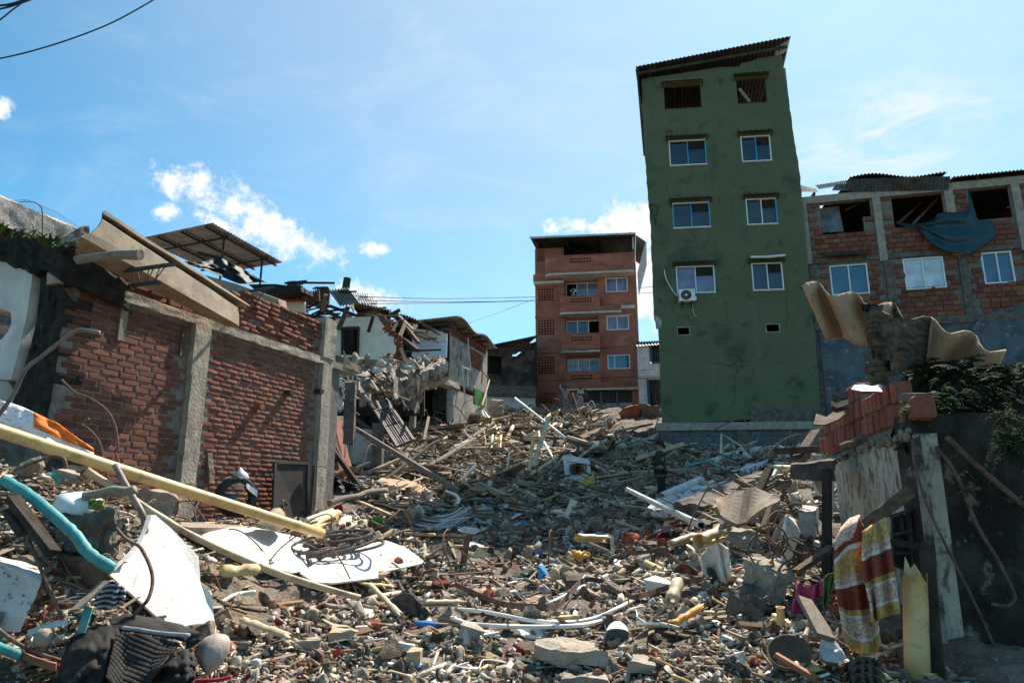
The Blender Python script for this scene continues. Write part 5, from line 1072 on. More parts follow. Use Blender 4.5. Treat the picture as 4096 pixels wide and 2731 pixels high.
 for i in range(7):s_=MB();s_.box(J2(790+i*36,605-(i%3)*4,19.9),(.22,.2,.24));s_.build('brick',MT['brick_clay'],root)
 s=MB();s.prism([J2(x,y,19) for x,y in((575,505),(780,500),(985,525),(990,560),(800,590),(640,560))],Vector((0,1.2,.2)));s.build('roof_shade',MT['dark_inside'],root)  # solid near-black block standing in for the shade under the broken roof
 for a,b in(((860,495),(1030,478)),((880,490),(1252,494)),((935,512),(1000,500)),((1100,530),(1195,530)),((1200,562),(1270,560))):s=MB();s.bar(J2(*a,19.4),J2(*b,19.8),.07,.05);s.build('broken_timber',MT['timber_dark'],root)
 s=MB();ply(s,r3((190,1120),(290,1185),(280,1270),(270,1420),(235,1450),(200,1250)),20.5,.2);s.build('white_wall',MT['plaster_white'],root)
 s=MB();ply(s,r3((415,1200),(470,1205),(465,1380),(420,1400)),21.0,.3);s.build('pier',MT['concrete'],root)
 s=MB();ply(s,r3((-30,1100),(1000,1150),(1000,1480),(-30,1480)),25.5,.2);s.build('room_wall',MT['dark_inside'],root)  # back of the void below the slab, shade painted in as near-black
 s=MB();ply(s,[(1335,1700),(1500,1720),(1500,1920),(1335,1920)],19.6,.2);s.build('lower_wall',MT['plaster_grey'],root)
 s=MB();ply(s,[(1490,1690),(1530,1690),(1525,1900),(1490,1910)],19.3,.3);s.build('pier',MT['concrete_dark'],root)
 for k in range(26):
  x,y=rn.uniform(620,930),rn.uniform(1130,1420);p=q3(x,y,22.5+rn.uniform(-.4,.6));o=bpy.data.objects.new('masonry_lump',ROCKM[k%len(ROCKM)]);link(o,root,p);o.scale=[rn.uniform(.35,.75)]*3;o.rotation_euler=(rn.uniform(0,6),rn.uniform(0,6),rn.uniform(0,6));o.color=(.33,.29,.25,1)
 for k in range(46):
  x=rn.uniform(230,1150);y=rn.uniform(955,1000)+rn.uniform(0,130)*(1 if x<900 else .4);p=q3(x,y,22.6-(y-960)*.009)+Vector((0,-.1,.06));o=bpy.data.objects.new('masonry_lump',ROCKM[k%len(ROCKM)]);link(o,root,p);o.scale=[rn.uniform(.2,.5)]*3;o.rotation_euler=(rn.uniform(0,6),rn.uniform(0,6),rn.uniform(0,6));o.color=(*rn.choice([(.50,.46,.40),(.33,.29,.24),(.70,.67,.62),(.27,.09,.05)]),1)
 for k in range(44):
  x,y=rn.uniform(180,980),rn.uniform(960,1440);Y=22.2-(y-960)*.006;a=rn.uniform(.2,1.9);l=rn.uniform(60,210)
  s=MB();s.bar(q3(x-l/2*math.cos(a),y-l/2*math.sin(a),Y+.4),q3(x+l/2*math.cos(a),y+l/2*math.sin(a),Y-.3),rn.uniform(.04,.12),.05,jit=.02);s.build('broken_timber',MT[rn.choice(['timber_dark','timber','timber_grey','timber_grey','concrete'])],root)
 s=MB();a=16.0;P_=[at(x,y,Y) for x,y,Y in((1370,1776,a),(1412,1782,a),(1420,1774,a+.3),(1380,1772,a+.3),(1380,1530,a),(1421,1528,a),(1428,1524,a+.3),(1386,1522,a+.3))]
 rough_block(s,P_,8,.025,5,3);thing(s,'column_fragment',MT['concrete_dark'],'broken concrete column fragment hanging upright from rebar beside the brick wall','concrete column')
 s=MB()
 for dx in(-12,8):s.tube([at(1402+dx,1530,16.1),at(1404+dx,1480,16.6),at(1400+dx,1452,17)],.012,5)
 for dx in(-14,4):s.tube([at(1395+dx,1776,16.1),at(1393+dx,1830,16.1)],.010,5)
 thing(s,'rebar',MT['rust'],'rusty reinforcing bars holding up the hanging column fragment','rebar')
 s=MB();rough_block(s,LWend,6,.03,4,8);thing(s,'beam_stub',MT['concrete_dark'],'ragged concrete beam stub projecting past the end of the brick wall','concrete beam')
LWend=None
D('rubble_slab',(.42,.385,.34),(.16,.13,.10),3.5,.93,1.0,14,dist=.06,spots=[((.62,.60,.56),6,.56,.06,.9),((.05,.04,.03),4,.55,.1,.85),((.25,.08,.045),9,.63,.05,.8)])
ROCKS=[rock(k,2,(1,random.uniform(.65,.95),random.uniform(.45,.75)),9,.045,(.16,.38)) for k in range(10)]
ROCKM=[mesh_of(t,'concrete_chunk',MT['chunk']) for t in ROCKS]
LWend=lblock(LW,LW.uv(1335,1440)[0]+.2,LW.uv(1395,1450)[0]+.35,LW.uv(1350,1470)[1],LW.uv(1350,1425)[1],-.2,.1)
collapsed()
def grey_house():
 fr=Fr(Vector((-13.0,0,0)),-71.5);q3=lambda x,y,w=0:fr.uv(1250+x/2.24,1000+y/2.24,w)
 root=empty('grey_house',fr.pt(q3(1300,1200)[0],H(-2,33),.2),'grey stained plaster house with an open dark garage and sagging tin roof','building')
 a,b=q3(930,1120)[0],q3(1555,1000)[0];zl=q3(1100,1180)[1];zb=zl-3.4;u0,u1=q3(945,1150)[0],q3(1250,1250)[0]
 uu=q3(1225,900)[0];zt=q3(1300,800)[1]
 panel=(q3(1405,950)[0],q3(1525,950)[0],q3(1450,1060)[1],q3(1450,900)[1])
 win=(q3(1322,900)[0],q3(1342,900)[0],q3(1330,990)[1],q3(1330,860)[1])
 wall_with(fr,uu,b,zl+.3,zt,[panel,win],-.25,0).build('upper_wall',MT['plaster_grey'],root)
 s=MB();c=[q3(*p) for p in((975,1105),(1090,1045),(1150,1010),(1200,1005))];fr.poly(s,[(a,zl+.3),(uu-.003,zl+.3),(uu-.003,c[3][1]),(c[2][0],c[2][1]),(c[1][0],c[1][1]),(c[0][0],c[0][1]),(a,zl+.45)],-.25,0);s.build('broken_upper_wall',MT['plaster_grey'],root)
 wall_with(fr,a,b,zb,zl-.003,[(u0,u1,zb,zl-.05)],-.25,-.02).build('lower_wall',MT['plaster_grey'],root)
 s=MB();rough_block(s,lblock(fr,a-.2,u1+.6,zl,zl+.297,-.25,.14),10,.05,2.5,4);s.build('lintel',MT['concrete'],root)
 s=MB();fr.box(s,a,b,zb,zt-.1,-3.2,-3.0);s.build('room_wall',MT['dark_inside'],root)
 s=MB();fr.box(s,u0+1.2,u0+1.9,zb,zl-.8,-2.9,-2.8);s.build('inner_door',MT['timber_dark'],root)
 s=MB();fr.box(s,panel[0],panel[1],panel[2],panel[3],-.16,-.075);s.build('mortar_core',MT['mortar'],root)
 sp,sz=courses(fr,lambda u,z:True,panel[0]+.2,panel[1]-.2,panel[2]+.01,panel[3]-.1,.36,.21,.02,-.06,.08);lay(fr,sp,sz,MT['brick_hollow'],root,'brick',300)
 sp,sz=courses(fr,lambda u,z:u>uu+.1,uu+.1,b-.1,zt+.01,zt+.42,.36,.2,.02,-.1,.14);lay(fr,sp,sz,MT['brick_hollow'],root,'brick',100)
 s=MB();fr.box(s,uu-.12,uu-.004,zl+.31,zt+.3,-.4,.02);s.build('wall_end',MT['concrete_dark'],root)
 e0,e1=q3(1240,738),q3(1580,880)
 corrugated(fr.pt(uu-.3,zt+.75,.5),fr.pt(b+.3,zt+.52,.5),fr.pt(uu,zt+.75,-4),26,.04,4,2,sag=lambda a,b:.12*math.sin(a*11)*(1-b)).build('roof_sheet',MT['eternit'],root,solid=.015)
 for t in np.linspace(0,1,6):s=MB();u=uu+(b-uu)*t;s.bar(fr.pt(u,zt+.5,.45),fr.pt(u,zt+.55,-3.5),.08,.1);s.build('rafter',MT['timber_dark'],root)
 s=MB();fr.box(s,b-.003,b+.2,zb,zt+.4,-6,-.01);s.build('end_wall',MT['plaster_grey'],root)
 for x0,y0,x1,y1,r_ in((1392,785,1418,1070,.03),(1340,1030,1370,1380,.035),(1340,1045,1420,1075,.02),(1390,1060,1392,1220,.018)):
  s=MB();s.tube([fr.pt(*q3(x0,y0,.15),.15),fr.pt(*q3(x1,y1,.2),.2)],r_,6);s.build('downpipe',MT['pipe_white'],root)
 s=MB();s.tube([fr.pt(*q3(1515,1200,.6),.6),fr.pt(*q3(1525,1085,.6),.6),fr.pt(*q3(1583,1165,.8),.8),fr.pt(*q3(1518,1390,1.0),1.0)],.05,7);thing(s,'bent_pipe',MT['pipe_yellow'],'bent yellow pipe standing against the corner of the grey house','pipe')
 s=MB();fr.box(s,*[q3(1440,1260,.7)[0],q3(1582,1300,.7)[0]-.8],q3(1500,1400,.7)[1],q3(1500,1265,.7)[1],.7,.8);thing(s,'green_board',MT['paint_green'],'bright green board leaning at the foot of the grey house','board')
grey_house()
_c=at(3655,1760,5.3);RW=Fr(_c,104.0);MW=Fr(_c,3.0)
def right_wall():
 fr=RW;root=empty('stained_wall',at(3600,2300,5.6),'stained plaster wall with broken clay block courses on its top','wall')
 U=lambda x,y,w=0:fr.uv(x,y,w)
 zb=-.2;far_u=U(3335,1850)[0]
 top=[U(*p) for p in((3655,1742),(3610,1752),(3560,1770),(3500,1788),(3430,1810),(3380,1830),(3338,1852))]
 s=MB();rg=[]
 for i in range(len(top)-1):
  for k in range(3):t=k/3;rg.append((top[i][0]*(1-t)+top[i+1][0]*t,top[i][1]*(1-t)+top[i+1][1]*t+random.uniform(-.02,.02)))
 rg.append(top[-1]);fr.poly(s,[(rg[-1][0],zb),(0,zb)]+rg,-.16,0);s.build('plaster_face',MT['wall_stained'],root)
 q=inpoly([U(*p) for p in((3275,1803),(3288,1707),(3340,1672),(3384,1652),(3393,1569),(3440,1560),(3530,1562),(3640,1560),(3690,1568),(3690,1690),(3660,1745),(3614,1742),(3530,1755),(3400,1773))])
 us=[U(3275,1800)[0],0.35];zs=(U(3614,1750)[1]-.1,U(3440,1560)[1]+.25)
 sp,sz=courses(fr,q,us[0],us[1],top[-1][1]-.02,zs[1],.145,.19,.016,-.06,.14,jh=.05)
 lay(fr,*by_size(fr,sp,sz),MT['brick_clay'],root,'clay_block',300)
 s=MB();fr.poly(s,[U(*p) for p in((3290,1795),(3300,1715),(3390,1660),(3400,1580),(3520,1572),(3632,1574),(3632,1738),(3614,1745),(3400,1780))],-.15,-.02);s.build('mortar_core',MT['mortar'],root)
 its=[];
 for k in range(150):
  t=random.random()*6;i=min(int(t),5);f=t-i;p=fr.pt(top[i][0]*(1-f)+top[i+1][0]*f,top[i][1]*(1-f)+top[i+1][1]*f+random.uniform(-.02,.05),random.uniform(-.03,.05));its.append((k%4,m4(p,[random.uniform(0,6) for _ in range(3)],random.uniform(.03,.09)),(.3,.26,.21)))
 merge('mortar_crumbs',[rock(k,1) for k in range(4)],its,MT['rubble'],'crumbling mortar along the top of the stained wall',None,'stuff',root)
 m=MW;s=MB();rows=[]
 for j in range(25):
  row=[]
  for i in range(25):row.append(m.pt(.01+2.4*i/24,-.3+2.55*j/24,.035*mnoise.noise((i*.35,j*.35,2))+.02*mnoise.noise((i*1.1,j*1.1,5))))
  rows.append([row[0]-m.n*.3]+row)
 s.grid(rows);s.build('mouldy_end_wall',MT['wall_mouldy'],root)
 s=MB();m.poly(s,[m.uv(*p) for p in((3640,1760),(3668,1745),(3690,1900),(3715,2080),(3740,2300),(3775,2520),(3800,2760),(3775,2760),(3745,2500),(3715,2300),(3690,2080),(3665,1900))],.005,.045);s.build('corner_strip',MT['strip_grimy'],root)
D('strip_grimy',(.33,.30,.25),(.20,.18,.145),4,.93,.6,30,spots=[((.04,.035,.028),4,.50,.12,.9),((.09,.08,.06),12,.55,.1,.7)])
right_wall()
def mound():
 rows=[];n=40
 for j in range(22):
  v=j/21;row=[]
  for i in range(n+1):
   t=i/n;px=3600+700*t;y0=1480-30*math.sin(t*5)+80*max(0,.15-t)*5;y1=1790+130*t
   p=at(px,y0+(y1-y0)*v,6.3-.9*v)
   row.append(p+Vector((mnoise.noise((i*.3,j*.3,0)),mnoise.noise((i*.3,j*.3,4)),mnoise.noise((i*.35,j*.35,8))))*.16)
  rows.append(row)
 rows=[[p+Vector((.3,1.4,-1.2)) for p in rows[0]],[p+Vector((.15,.7,-.1)) for p in rows[0]]]+rows
 s=MB().grid(rows);return tag(s.build('earth_bank',MT['moss_black']),'dark overgrown earth bank on top of the mouldy end wall','earth bank',None,'thing')
mound()
def fern(name,pts,n,L,label,m,droop=.6,group='ferns on the ruined wall',cat='fern'):
 """fern or creeper: many leaflets along arching fronds from points given in the photo"""
 root=MB();st=MB();rn=random.Random(label);fr_=[]
 for k in range(n):
  a=rn.choice(pts);b=at(a[0]+rn.gauss(0,a[3]),a[1]+rn.gauss(0,a[3]*.6),a[2]+rn.uniform(-.3,.1));th=rn.uniform(0,6.28);l=L*rn.uniform(.5,1.2)
  d=Vector((math.cos(th)*.8,-abs(math.sin(th))*.7,rn.uniform(-.1,.8))).normalized();P_=[]
  for i in range(8):t=i/7;P_.append(b+d*l*t+Vector((0,0,-droop*l*t*t)))
  if name=='fern':root=MB();fr_.append(root)
  st.tube([P_[0],P_[3],P_[7]],.003,3,False)
  for i in range(1,8):
   t=(P_[i]-P_[i-1]).normalized();x=t.cross(Vector((0,0,1)))
   if x.length<.05:x=Vector((1,0,0))
   x.normalize();w=l*.30*(1.05-i/8)*rn.uniform(.7,1.2)
   for sg in(-1,1):
    q=P_[i]+x*sg*w+t*w*.4-Vector((0,0,w*rn.uniform(.1,.5)));h=t*w*.22
    root.add([P_[i]-h,P_[i]+h,q+h*.4,q-h*.4],[(0,1,2,3)])
 if fr_:
  o=empty(name,at(*pts[0][:3]),label,cat,group)
  for b_ in fr_:b_.build('frond',MT[m],o)
 else:o=root.build(name,MT[m])
 tag(o,label,cat,group,'thing');st.build('stem',MT['stem'],o);return o
c8=lambda x,y,Y,r=40:(3150+x/2.24,1100+y/2.24,Y,r)
fern('fern',[c8(1250,900,6.0,25),c8(1450,880,6.1,30),c8(1380,830,6.1,25)],30,.34,'dark feathery fern below the wavy roof sheet at its middle','leaf_dark',.5)
fern('fern',[c8(1650,900,6.0,30),c8(1850,930,6.0,30),c8(2000,950,6.0,30)],34,.32,'dark fern under the pointed end of the wavy roof sheet','leaf_dark',.5)
fern('creeper',[c8(1150,1180,5.6,35),c8(1300,1130,5.6,35),c8(1200,1260,5.5,30),c8(1400,1200,5.6,35)],110,.17,'bushy green creeper spilling over the clay block courses','leaf',.8,cat='creeper')
fern('creeper',[c8(1500,1050,5.8,40),c8(1650,1150,5.7,40),c8(1850,1050,5.8,40),c8(1950,1150,5.7,40)],110,.18,'dark creeper covering the top of the earth bank','leaf_dark',.8,cat='creeper')
fern('creeper',[c8(1950,1250,4.9,28),c8(2000,1400,4.9,28),c8(2020,1500,4.9,28),c8(1950,1540,4.9,25)],150,.15,'green curtain of creeper hanging down over the mouldy end wall','leaf_dark',1.3,cat='creeper')
fern('fern',[(3850,1900,5.15,12),(3855,1960,5.15,10)],10,.13,'single small fern frond growing out of the mouldy end wall','leaf_dark',1.2)
fern('grass_tuft',[c8(1900,850,6.2,14),c8(2000,845,6.2,14),c8(2080,840,6.2,14)],60,.10,'sunlit strip of bright moss and grass on the bank behind the sheet','leaf',.3,cat='grass')
def wavy_sheet():
 top=[(135,95),(180,66),(230,54),(270,60),(300,90),(335,145),(370,175),(410,186),(460,178),(510,158),(560,147),(605,158),(650,195),(680,245),(720,268),(770,275),(830,262),(880,243),(930,242),(970,262),(995,310),(1020,362),(1060,395),(1110,398),(1170,380),(1230,364),(1280,372),(1330,410),(1375,470),(1420,512),(1470,525),(1530,510),(1590,497),(1640,506),(1690,542),(1720,610),(1755,660),(1810,690),(1880,682),(1958,668)]
 root=empty('wavy_roof_sheet',at(3520,1560,5.6),'big broken wavy fibre cement roof sheet standing on the clay block wall','roof sheet')
 def part(i0,i1,dx,dy,dY,name,m,cut=None,n=9):
  rows=[]
  for j in range(n):
   v=j/(n-1);row=[]
   for i in range(i0,i1):
    x,y=top[i];k=cut(i-i0,i1-i0) if cut else 1
    e=.03*mnoise.noise((i*.8,3,1))*v
    row.append(at(3150+(x+dx*v*k)/2.24,1100+(y+dy*v*k)/2.24,5.9+.012*(i-14)-(y-95-(x-135)*.34)*.0022-dY*v*k+e))
   rows.append(row)
  o=MB().grid(rows).build(name,m,root,smooth=True,solid=.014);return o
 part(0,19,225,500,-.25,'sheet',MT['asbestos_warm'],lambda i,n:(.96,1.0,1.03,.98,.93,.86,.84,.86,.92,.96,.93,.88,.92,.9,.85,.9,.95,1,1)[i])
 part(26,40,-190,420,-.35,'sheet',MT['asbestos_warm'],lambda i,n:1 if i<8 else 1-(i-8)/6*.62)
 part(17,27,-60,560,-.10,'sheet',MT['asbestos_burnt'],lambda i,n:(1.15,1.15,1.1,1.05,.95,.9,.85,.8,.8,.85)[i],14)
 def flap(pts,Y,m,seed,d=.1):
  s=MB();n=10;L,R_=pts;rows=[]
  for j in range(n):
   t=j/(n-1)*(len(L)-1);k=min(int(t),len(L)-2);f=t-k;a=[L[k][q]*(1-f)+L[k+1][q]*f for q in(0,1)];b=[R_[k][q]*(1-f)+R_[k+1][q]*f for q in(0,1)]
   rows.append([at(3150+(a[0]+(b[0]-a[0])*i/7+14*mnoise.noise((i,j*.9,seed)))/2.24,1100+(a[1]+(b[1]-a[1])*i/7+10*mnoise.noise((i*.9,j,seed+3)))/2.24,Y-d*math.sin(math.pi*i/7)+.05*mnoise.noise((i*.7,j*.5,seed))) for i in range(8)])
  s.grid(rows);return s.build('burnt_flap',MT[m],root,solid=.012)
 flap(([(710,280),(705,420),(715,560),(735,740)],[(850,290),(840,430),(880,560),(920,780)]),5.62,'asbestos_burnt',1)
 flap(([(845,320),(830,470),(880,580),(915,700),(925,850)],[(1000,400),(1010,470),(985,600),(965,720),(940,860)]),5.50,'asbestos_burnt',2,.16)
 flap(([(700,780),(700,860),(740,960)],[(920,760),(940,880),(900,990)]),5.5,'asbestos_burnt',3)
 flap(([(665,250),(655,290),(690,335)],[(860,275),(830,300),(720,330)]),5.6,'moss_black',5,.05)
wavy_sheet()
def flat_bits(name,polys,m,label,cat,d=.02):
 s=MB()
 for P_,Y in polys:s.prism([at(x,y,Y+(.0 if len(p)<3 else p[2])) for p in P_ for x,y in[p[:2]]],Vector((0,d,d)))
 return thing(s,name,MT[m],label,cat)
e8=lambda*p:[(3150+x/2.24,1100+y/2.24) for x,y in p]
s=MB();rows=[[at(3150+x/2.24,1100+(y+dy)/2.24,6.4-k) for x,y in((395,1060),(440,1085),(490,1068),(545,1050))] for dy,k in((0,0),(60,.05),(110,.1),(150,.1))];s.grid(rows);thing(s,'broken_sheet',MT['asbestos_burnt'],'dark broken sheet fragment on the stepped end of the clay blocks, upper one','sheet fragment',solid=.012)
s=MB();rows=[[at(3150+x/2.24,1100+y/2.24,Y) for x,y,Y in r] for r in(((255,1245,7.2),(350,1275,7.2),(430,1210,7.3),(520,1240,7.4)),((245,1290,6.9),(340,1310,6.9),(420,1265,7.0),(480,1275,7.0)),((232,1340,6.7),(330,1345,6.7),(400,1320,6.8),(450,1300,6.8)))];s.grid(rows);thing(s,'broken_sheet',MT['asbestos_burnt'],'two curled dark sheet fragments at the lower left of the clay blocks','sheet fragment',solid=.012)
s=MB();rows=[[at(3150+x/2.24,1100+y/2.24,Y) for x,y,Y in r] for r in(((600,990,6.3),(690,985,6.3),(760,1000,6.3),(840,980,6.2)),((570,1025,6.0),(660,1042,6.0),(780,1040,6.0),(875,1050,5.9)))];s.grid(rows);thing(s,'torn_sheet',MT['tin_light'],'crumpled pale metal scrap on top of the clay blocks','sheet fragment',solid=.01)
s=MB();s.tube([at(3150+x/2.24,1100+y/2.24,5.75) for x,y in((480,1545),(540,1520),(580,1515),(640,1480),(690,1450))],.035,9);lumpy(s,.008,14);thing(s,'pipe_stub',MT['timber'],'brown stub of pipe poking out under the clay blocks','pipe')
k9=lambda x,y,Y:at(3050+x/1.521,1700+y/1.521,Y)
s=MB();rough_block(s,[k9(170,330,7.0),k9(430,338,7.0),k9(440,335,7.5),k9(190,328,7.5),k9(165,240,7.0),k9(430,215,7.0),k9(440,205,7.6),k9(200,228,7.6)],7,.03,4,5);thing(s,'concrete_ledge',MT['concrete_dark'],'dark concrete ledge end jutting left from the stained wall','concrete beam')
s=MB();s.bar(k9(392,270,6.7),k9(392,900,6.4),.075,.06);thing(s,'timber_prop',MT['timber_dark'],'thin dark upright timber prop under the concrete ledge','timber')
s=MB();ply(s,[(3050+x/1.521,1700+y/1.521) for x,y in((310,340),(380,338),(380,420),(345,420))],7.4,.05);ply(s,[(3050+x/1.521,1700+y/1.521) for x,y in((412,336),(432,338),(440,430),(420,620))],6.9,.05);thing(s,'plaster_patch',MT['plaster_white'],'pale plaster strips showing behind the dark timber prop','plaster')
s=MB();s.bar(k9(600,625,5.35),k9(905,395,5.15),.085,.05,up=Vector((.2,-.9,.4)),jit=.006);thing(s,'plank',MT['timber'],'worn brown plank carrying the striped towel','plank')
s=MB();s.bar(k9(725,705,5.1),k9(1000,740,5.2),.06,.05,jit=.008);thing(s,'plank',MT['timber_dark'],'short black board end beside the towel at the wall corner','plank')
s=MB();s.bar(k9(205,890,6.0),k9(425,745,6.2),.07,.045,jit=.005);thing(s,'plank',MT['timber'],'brown batten slanting up behind the big concrete block','plank')
gr=empty('iron_grille',k9(850,900,5.45),'rusty black iron grille frame behind the towel','grille')
for a,b,c,d in((770,555,915,510),(895,510,925,940),(780,668,915,640),(790,780,930,775),(800,850,930,905),(845,535,850,640)):
 s=MB();s.bar(k9(a,b,5.5),k9(c,d,5.45),.028,.02);s.build('bar',MT['iron_black'],gr)
s=MB();ply(s,[(3050+x/1.521,1700+y/1.521) for x,y in((790,560),(905,535),(925,900),(800,850))],5.6,.03);s.build('backing_sheet',MT['iron_black'],gr)
s=MB();s.bar(k9(1000,760,5.15),k9(1060,1560,4.95),.09,.06);thing(s,'timber_post',MT['timber_dark'],'dark timber post standing at the corner of the mouldy wall','timber')
P5=[k9(868,915,5.05),k9(872,1100,5.02),k9(880,1300,5.0),k9(890,1570,4.96)]
s=MB();n=16;r_=.079;b0=[k9(927,925,5.0),k9(932,1120,4.98),k9(936,1320,4.96),k9(944,1580,4.93)]
s.pipe(b0,r_,.008,n)
for k in range(n):
 for base in(0,4*n):s.v[base+k].z+=.045*math.sin(k*2.1)*(1 if k%3 else .3)+(.10 if k in(1,2,3) else 0)
thing(s,'drain_pipe',MT['pipe_yellow'],'upright yellow drain pipe with a jagged top beside the towel','pipe',smooth=True)
for pts,r_,lab in((((915,90),(925,230),(1000,480),(1120,740),(1300,1100),(1470,1480)),.010,'long thin rusty rod hanging down the mouldy wall from its corner'),(((1055,130),(1180,300),(1300,600),(1420,800),(1520,1000),(1530,1060),(1480,1100),(1390,1085)),.015,'rusty bar with a hooked lower end on the mouldy wall'),(((1120,70),(1230,180),(1400,330),(1600,500)),.022,'thick grey rod slanting across the top of the mouldy wall')):
 s=MB();s.tube(smoothline([MW.p(3050+x/1.521,1700+y/1.521,.09) for x,y in pts],4),r_,6);thing(s,'iron_rod',MT['rust'],lab,'rod',smooth=True)
def towel():
 tw=empty('striped_towel',k9(640,1400,5.1),'rust, ochre and white striped towel hung over the brown plank','towel')
 def piece(L,Bt,Y,seed,v0,v1,amp=.05,nU=26,nV=34):
  def lerp(P,t):q=t*(len(P)-1);k=min(int(q),len(P)-2);f=q-k;return[P[k][i]*(1-f)+P[k+1][i]*f for i in range(2)]
  rows=[]
  for j in range(nV):
   v=j/(nV-1);row=[]
   for i in range(nU):
    t=i/(nU-1);a,b=lerp(L,t),lerp(Bt,t);f=amp*(math.sin(t*13+seed+1.2*mnoise.noise((v*2,t*2,seed)))*(.4+.6*v)+.5*mnoise.noise((t*7,v*4,seed)))
    bul=-22*math.sin(math.pi*min(1,v*1.25))*(1-t)**2
    row.append(k9(a[0]+(b[0]-a[0])*v+bul,a[1]+(b[1]-a[1])*v,Y-f-.12*math.sin(math.pi*min(v,.5))))
   rows.append(row)
  o=MB().grid(rows).build('fold',MT['towel'],tw,smooth=True,solid=.012);set_uv(o,nV,nU)
  uv=o.data.uv_layers[0].data
  for l in uv:l.uv=(l.uv[0]*.5+seed,v0+(v1-v0)*l.uv[1])
 piece([(445,720),(470,640),(520,575),(580,552),(612,610)],[(488,1290),(540,1370),(620,1400),(680,1395),(722,1330)],5.15,1,.03,.98,.045)
 piece([(612,640),(660,610),(700,590),(752,556)],[(668,1205),(710,1180),(760,1160),(836,1145)],5.05,2,.25,.98,.05)
 piece([(452,700),(480,625),(530,570),(592,548)],[(440,760),(500,705),(540,700),(560,640)],5.08,3,.72,.86,.015,14,8)
towel()
drape('cloth',[(3050+x/1.521,1700+y/1.521) for x,y in((215,945),(270,985),(340,960),(372,935))],[(3050+x/1.521,1700+y/1.521) for x,y in((170,1160),(260,1120),(330,1050),(380,1035))],5.9,5.7,mat('magenta_cloth',(.26,.02,.12),(.40,.08,.11),9,.9,.3,60),'crumpled magenta cloth beside the big concrete block','cloth',20,12,.06)
drape('cloth',[(3050+x/1.521,1700+y/1.521) for x,y in((372,930),(400,900),(432,898),(460,905))],[(3050+x/1.521,1700+y/1.521) for x,y in((368,1110),(376,1130),(400,1060),(430,990))],5.65,5.6,mat('green_cloth',(.10,.15,.035),(.07,.11,.03),9,.9,.4,90),'olive green cloth hanging next to the magenta one','cloth',14,14,.04)
s=MB();s.prism([k9(216,1030,5.35),k9(300,1060,5.4),k9(440,1275,5.05),k9(445,1295,5.0),k9(335,1262,4.95)],Vector((0,.03,-.035)));thing(s,'plank',MT['timber_grey'],'wide grey plank sliding down between concrete block and towel','plank')
FG=Fr(Vector((-13.0,0,0)),-71.5)
def blocked(p):
 x,y=p.x,p.y
 if y<15.2 and y>6.8 and x<-7.94+.3346*y+.12:return True
 if y>=15.2 and x<-13.0+.3346*y-1.5:return True
 if y>26.2 and x>5.0:return True
 if x>2.85 and y<6.2 and x>2.97+(5.3-y)*.25-.1:return True
 if x>3.0 and 5.2<y<9 and x>2.97+(y-5.3)*.25-.15:return True
 return y>46.5
def pick(rn,y_lo=1605,y_hi=2790,x_lo=-250,x_hi=4350,top=None):
 for _ in range(60):
  px,py=rn.uniform(x_lo,x_hi),rn.uniform(y_lo,y_hi);p=G(px,py)
  if p is not None and not blocked(p):return px,py,p
 return None
def zone(px,py,p):
 if p.y>30:return 'near the crest of the heap below the apartment block'
 if p.y>17:return 'on the upper slope of the heap'
 if py<2230 and px>1500:return 'in the shaded hollow before the green tower'
 if px<900 and py<2300:return 'on the heap beside the brick wall'
 if px<1000:return 'in the rubble around the white panel'
 if px>2850:return 'in the rubble beside the big concrete block'
 if py>2480:return 'on the earth at the very front of the heap'
 return 'in the sunlit middle of the front rubble'
_CNT={}
def put(me,name,p,size,label,cat,group,rot,col,sink=.25,sz=None):
 """one copy of a piece as an object of its own"""
 o=bpy.data.objects.new(name,me);sc=sz or(size,)*3;o.scale=sc;o.rotation_euler=rot;o.color=(*col,1)
 q=Vector(p)+Vector((0,0,sc[2]*sink));link(o,None,q);tag(o,label,cat,group,'thing');return o
PAL={'concrete':[(.38,.32,.245),(.46,.395,.31),(.29,.235,.18),(.52,.45,.36),(.42,.33,.235)],'earth':[(.20,.145,.10),(.27,.20,.14),(.14,.10,.07)],'brick':[(.29,.085,.045),(.24,.07,.04),(.35,.12,.07)],'white':[(.72,.70,.66),(.62,.60,.55),(.78,.77,.74),(.55,.50,.43)],'wood':[(.42,.31,.20),(.33,.235,.15),(.22,.15,.095),(.52,.41,.28),(.14,.095,.062)],'yellow':[(.70,.50,.21),(.66,.52,.30),(.74,.60,.36)],'teal':[(.07,.36,.34),(.10,.42,.36)],'bright':[(.04,.16,.45),(.55,.05,.04),(.05,.28,.10),(.62,.30,.05),(.10,.34,.50),(.45,.06,.20),(.65,.62,.20)]}
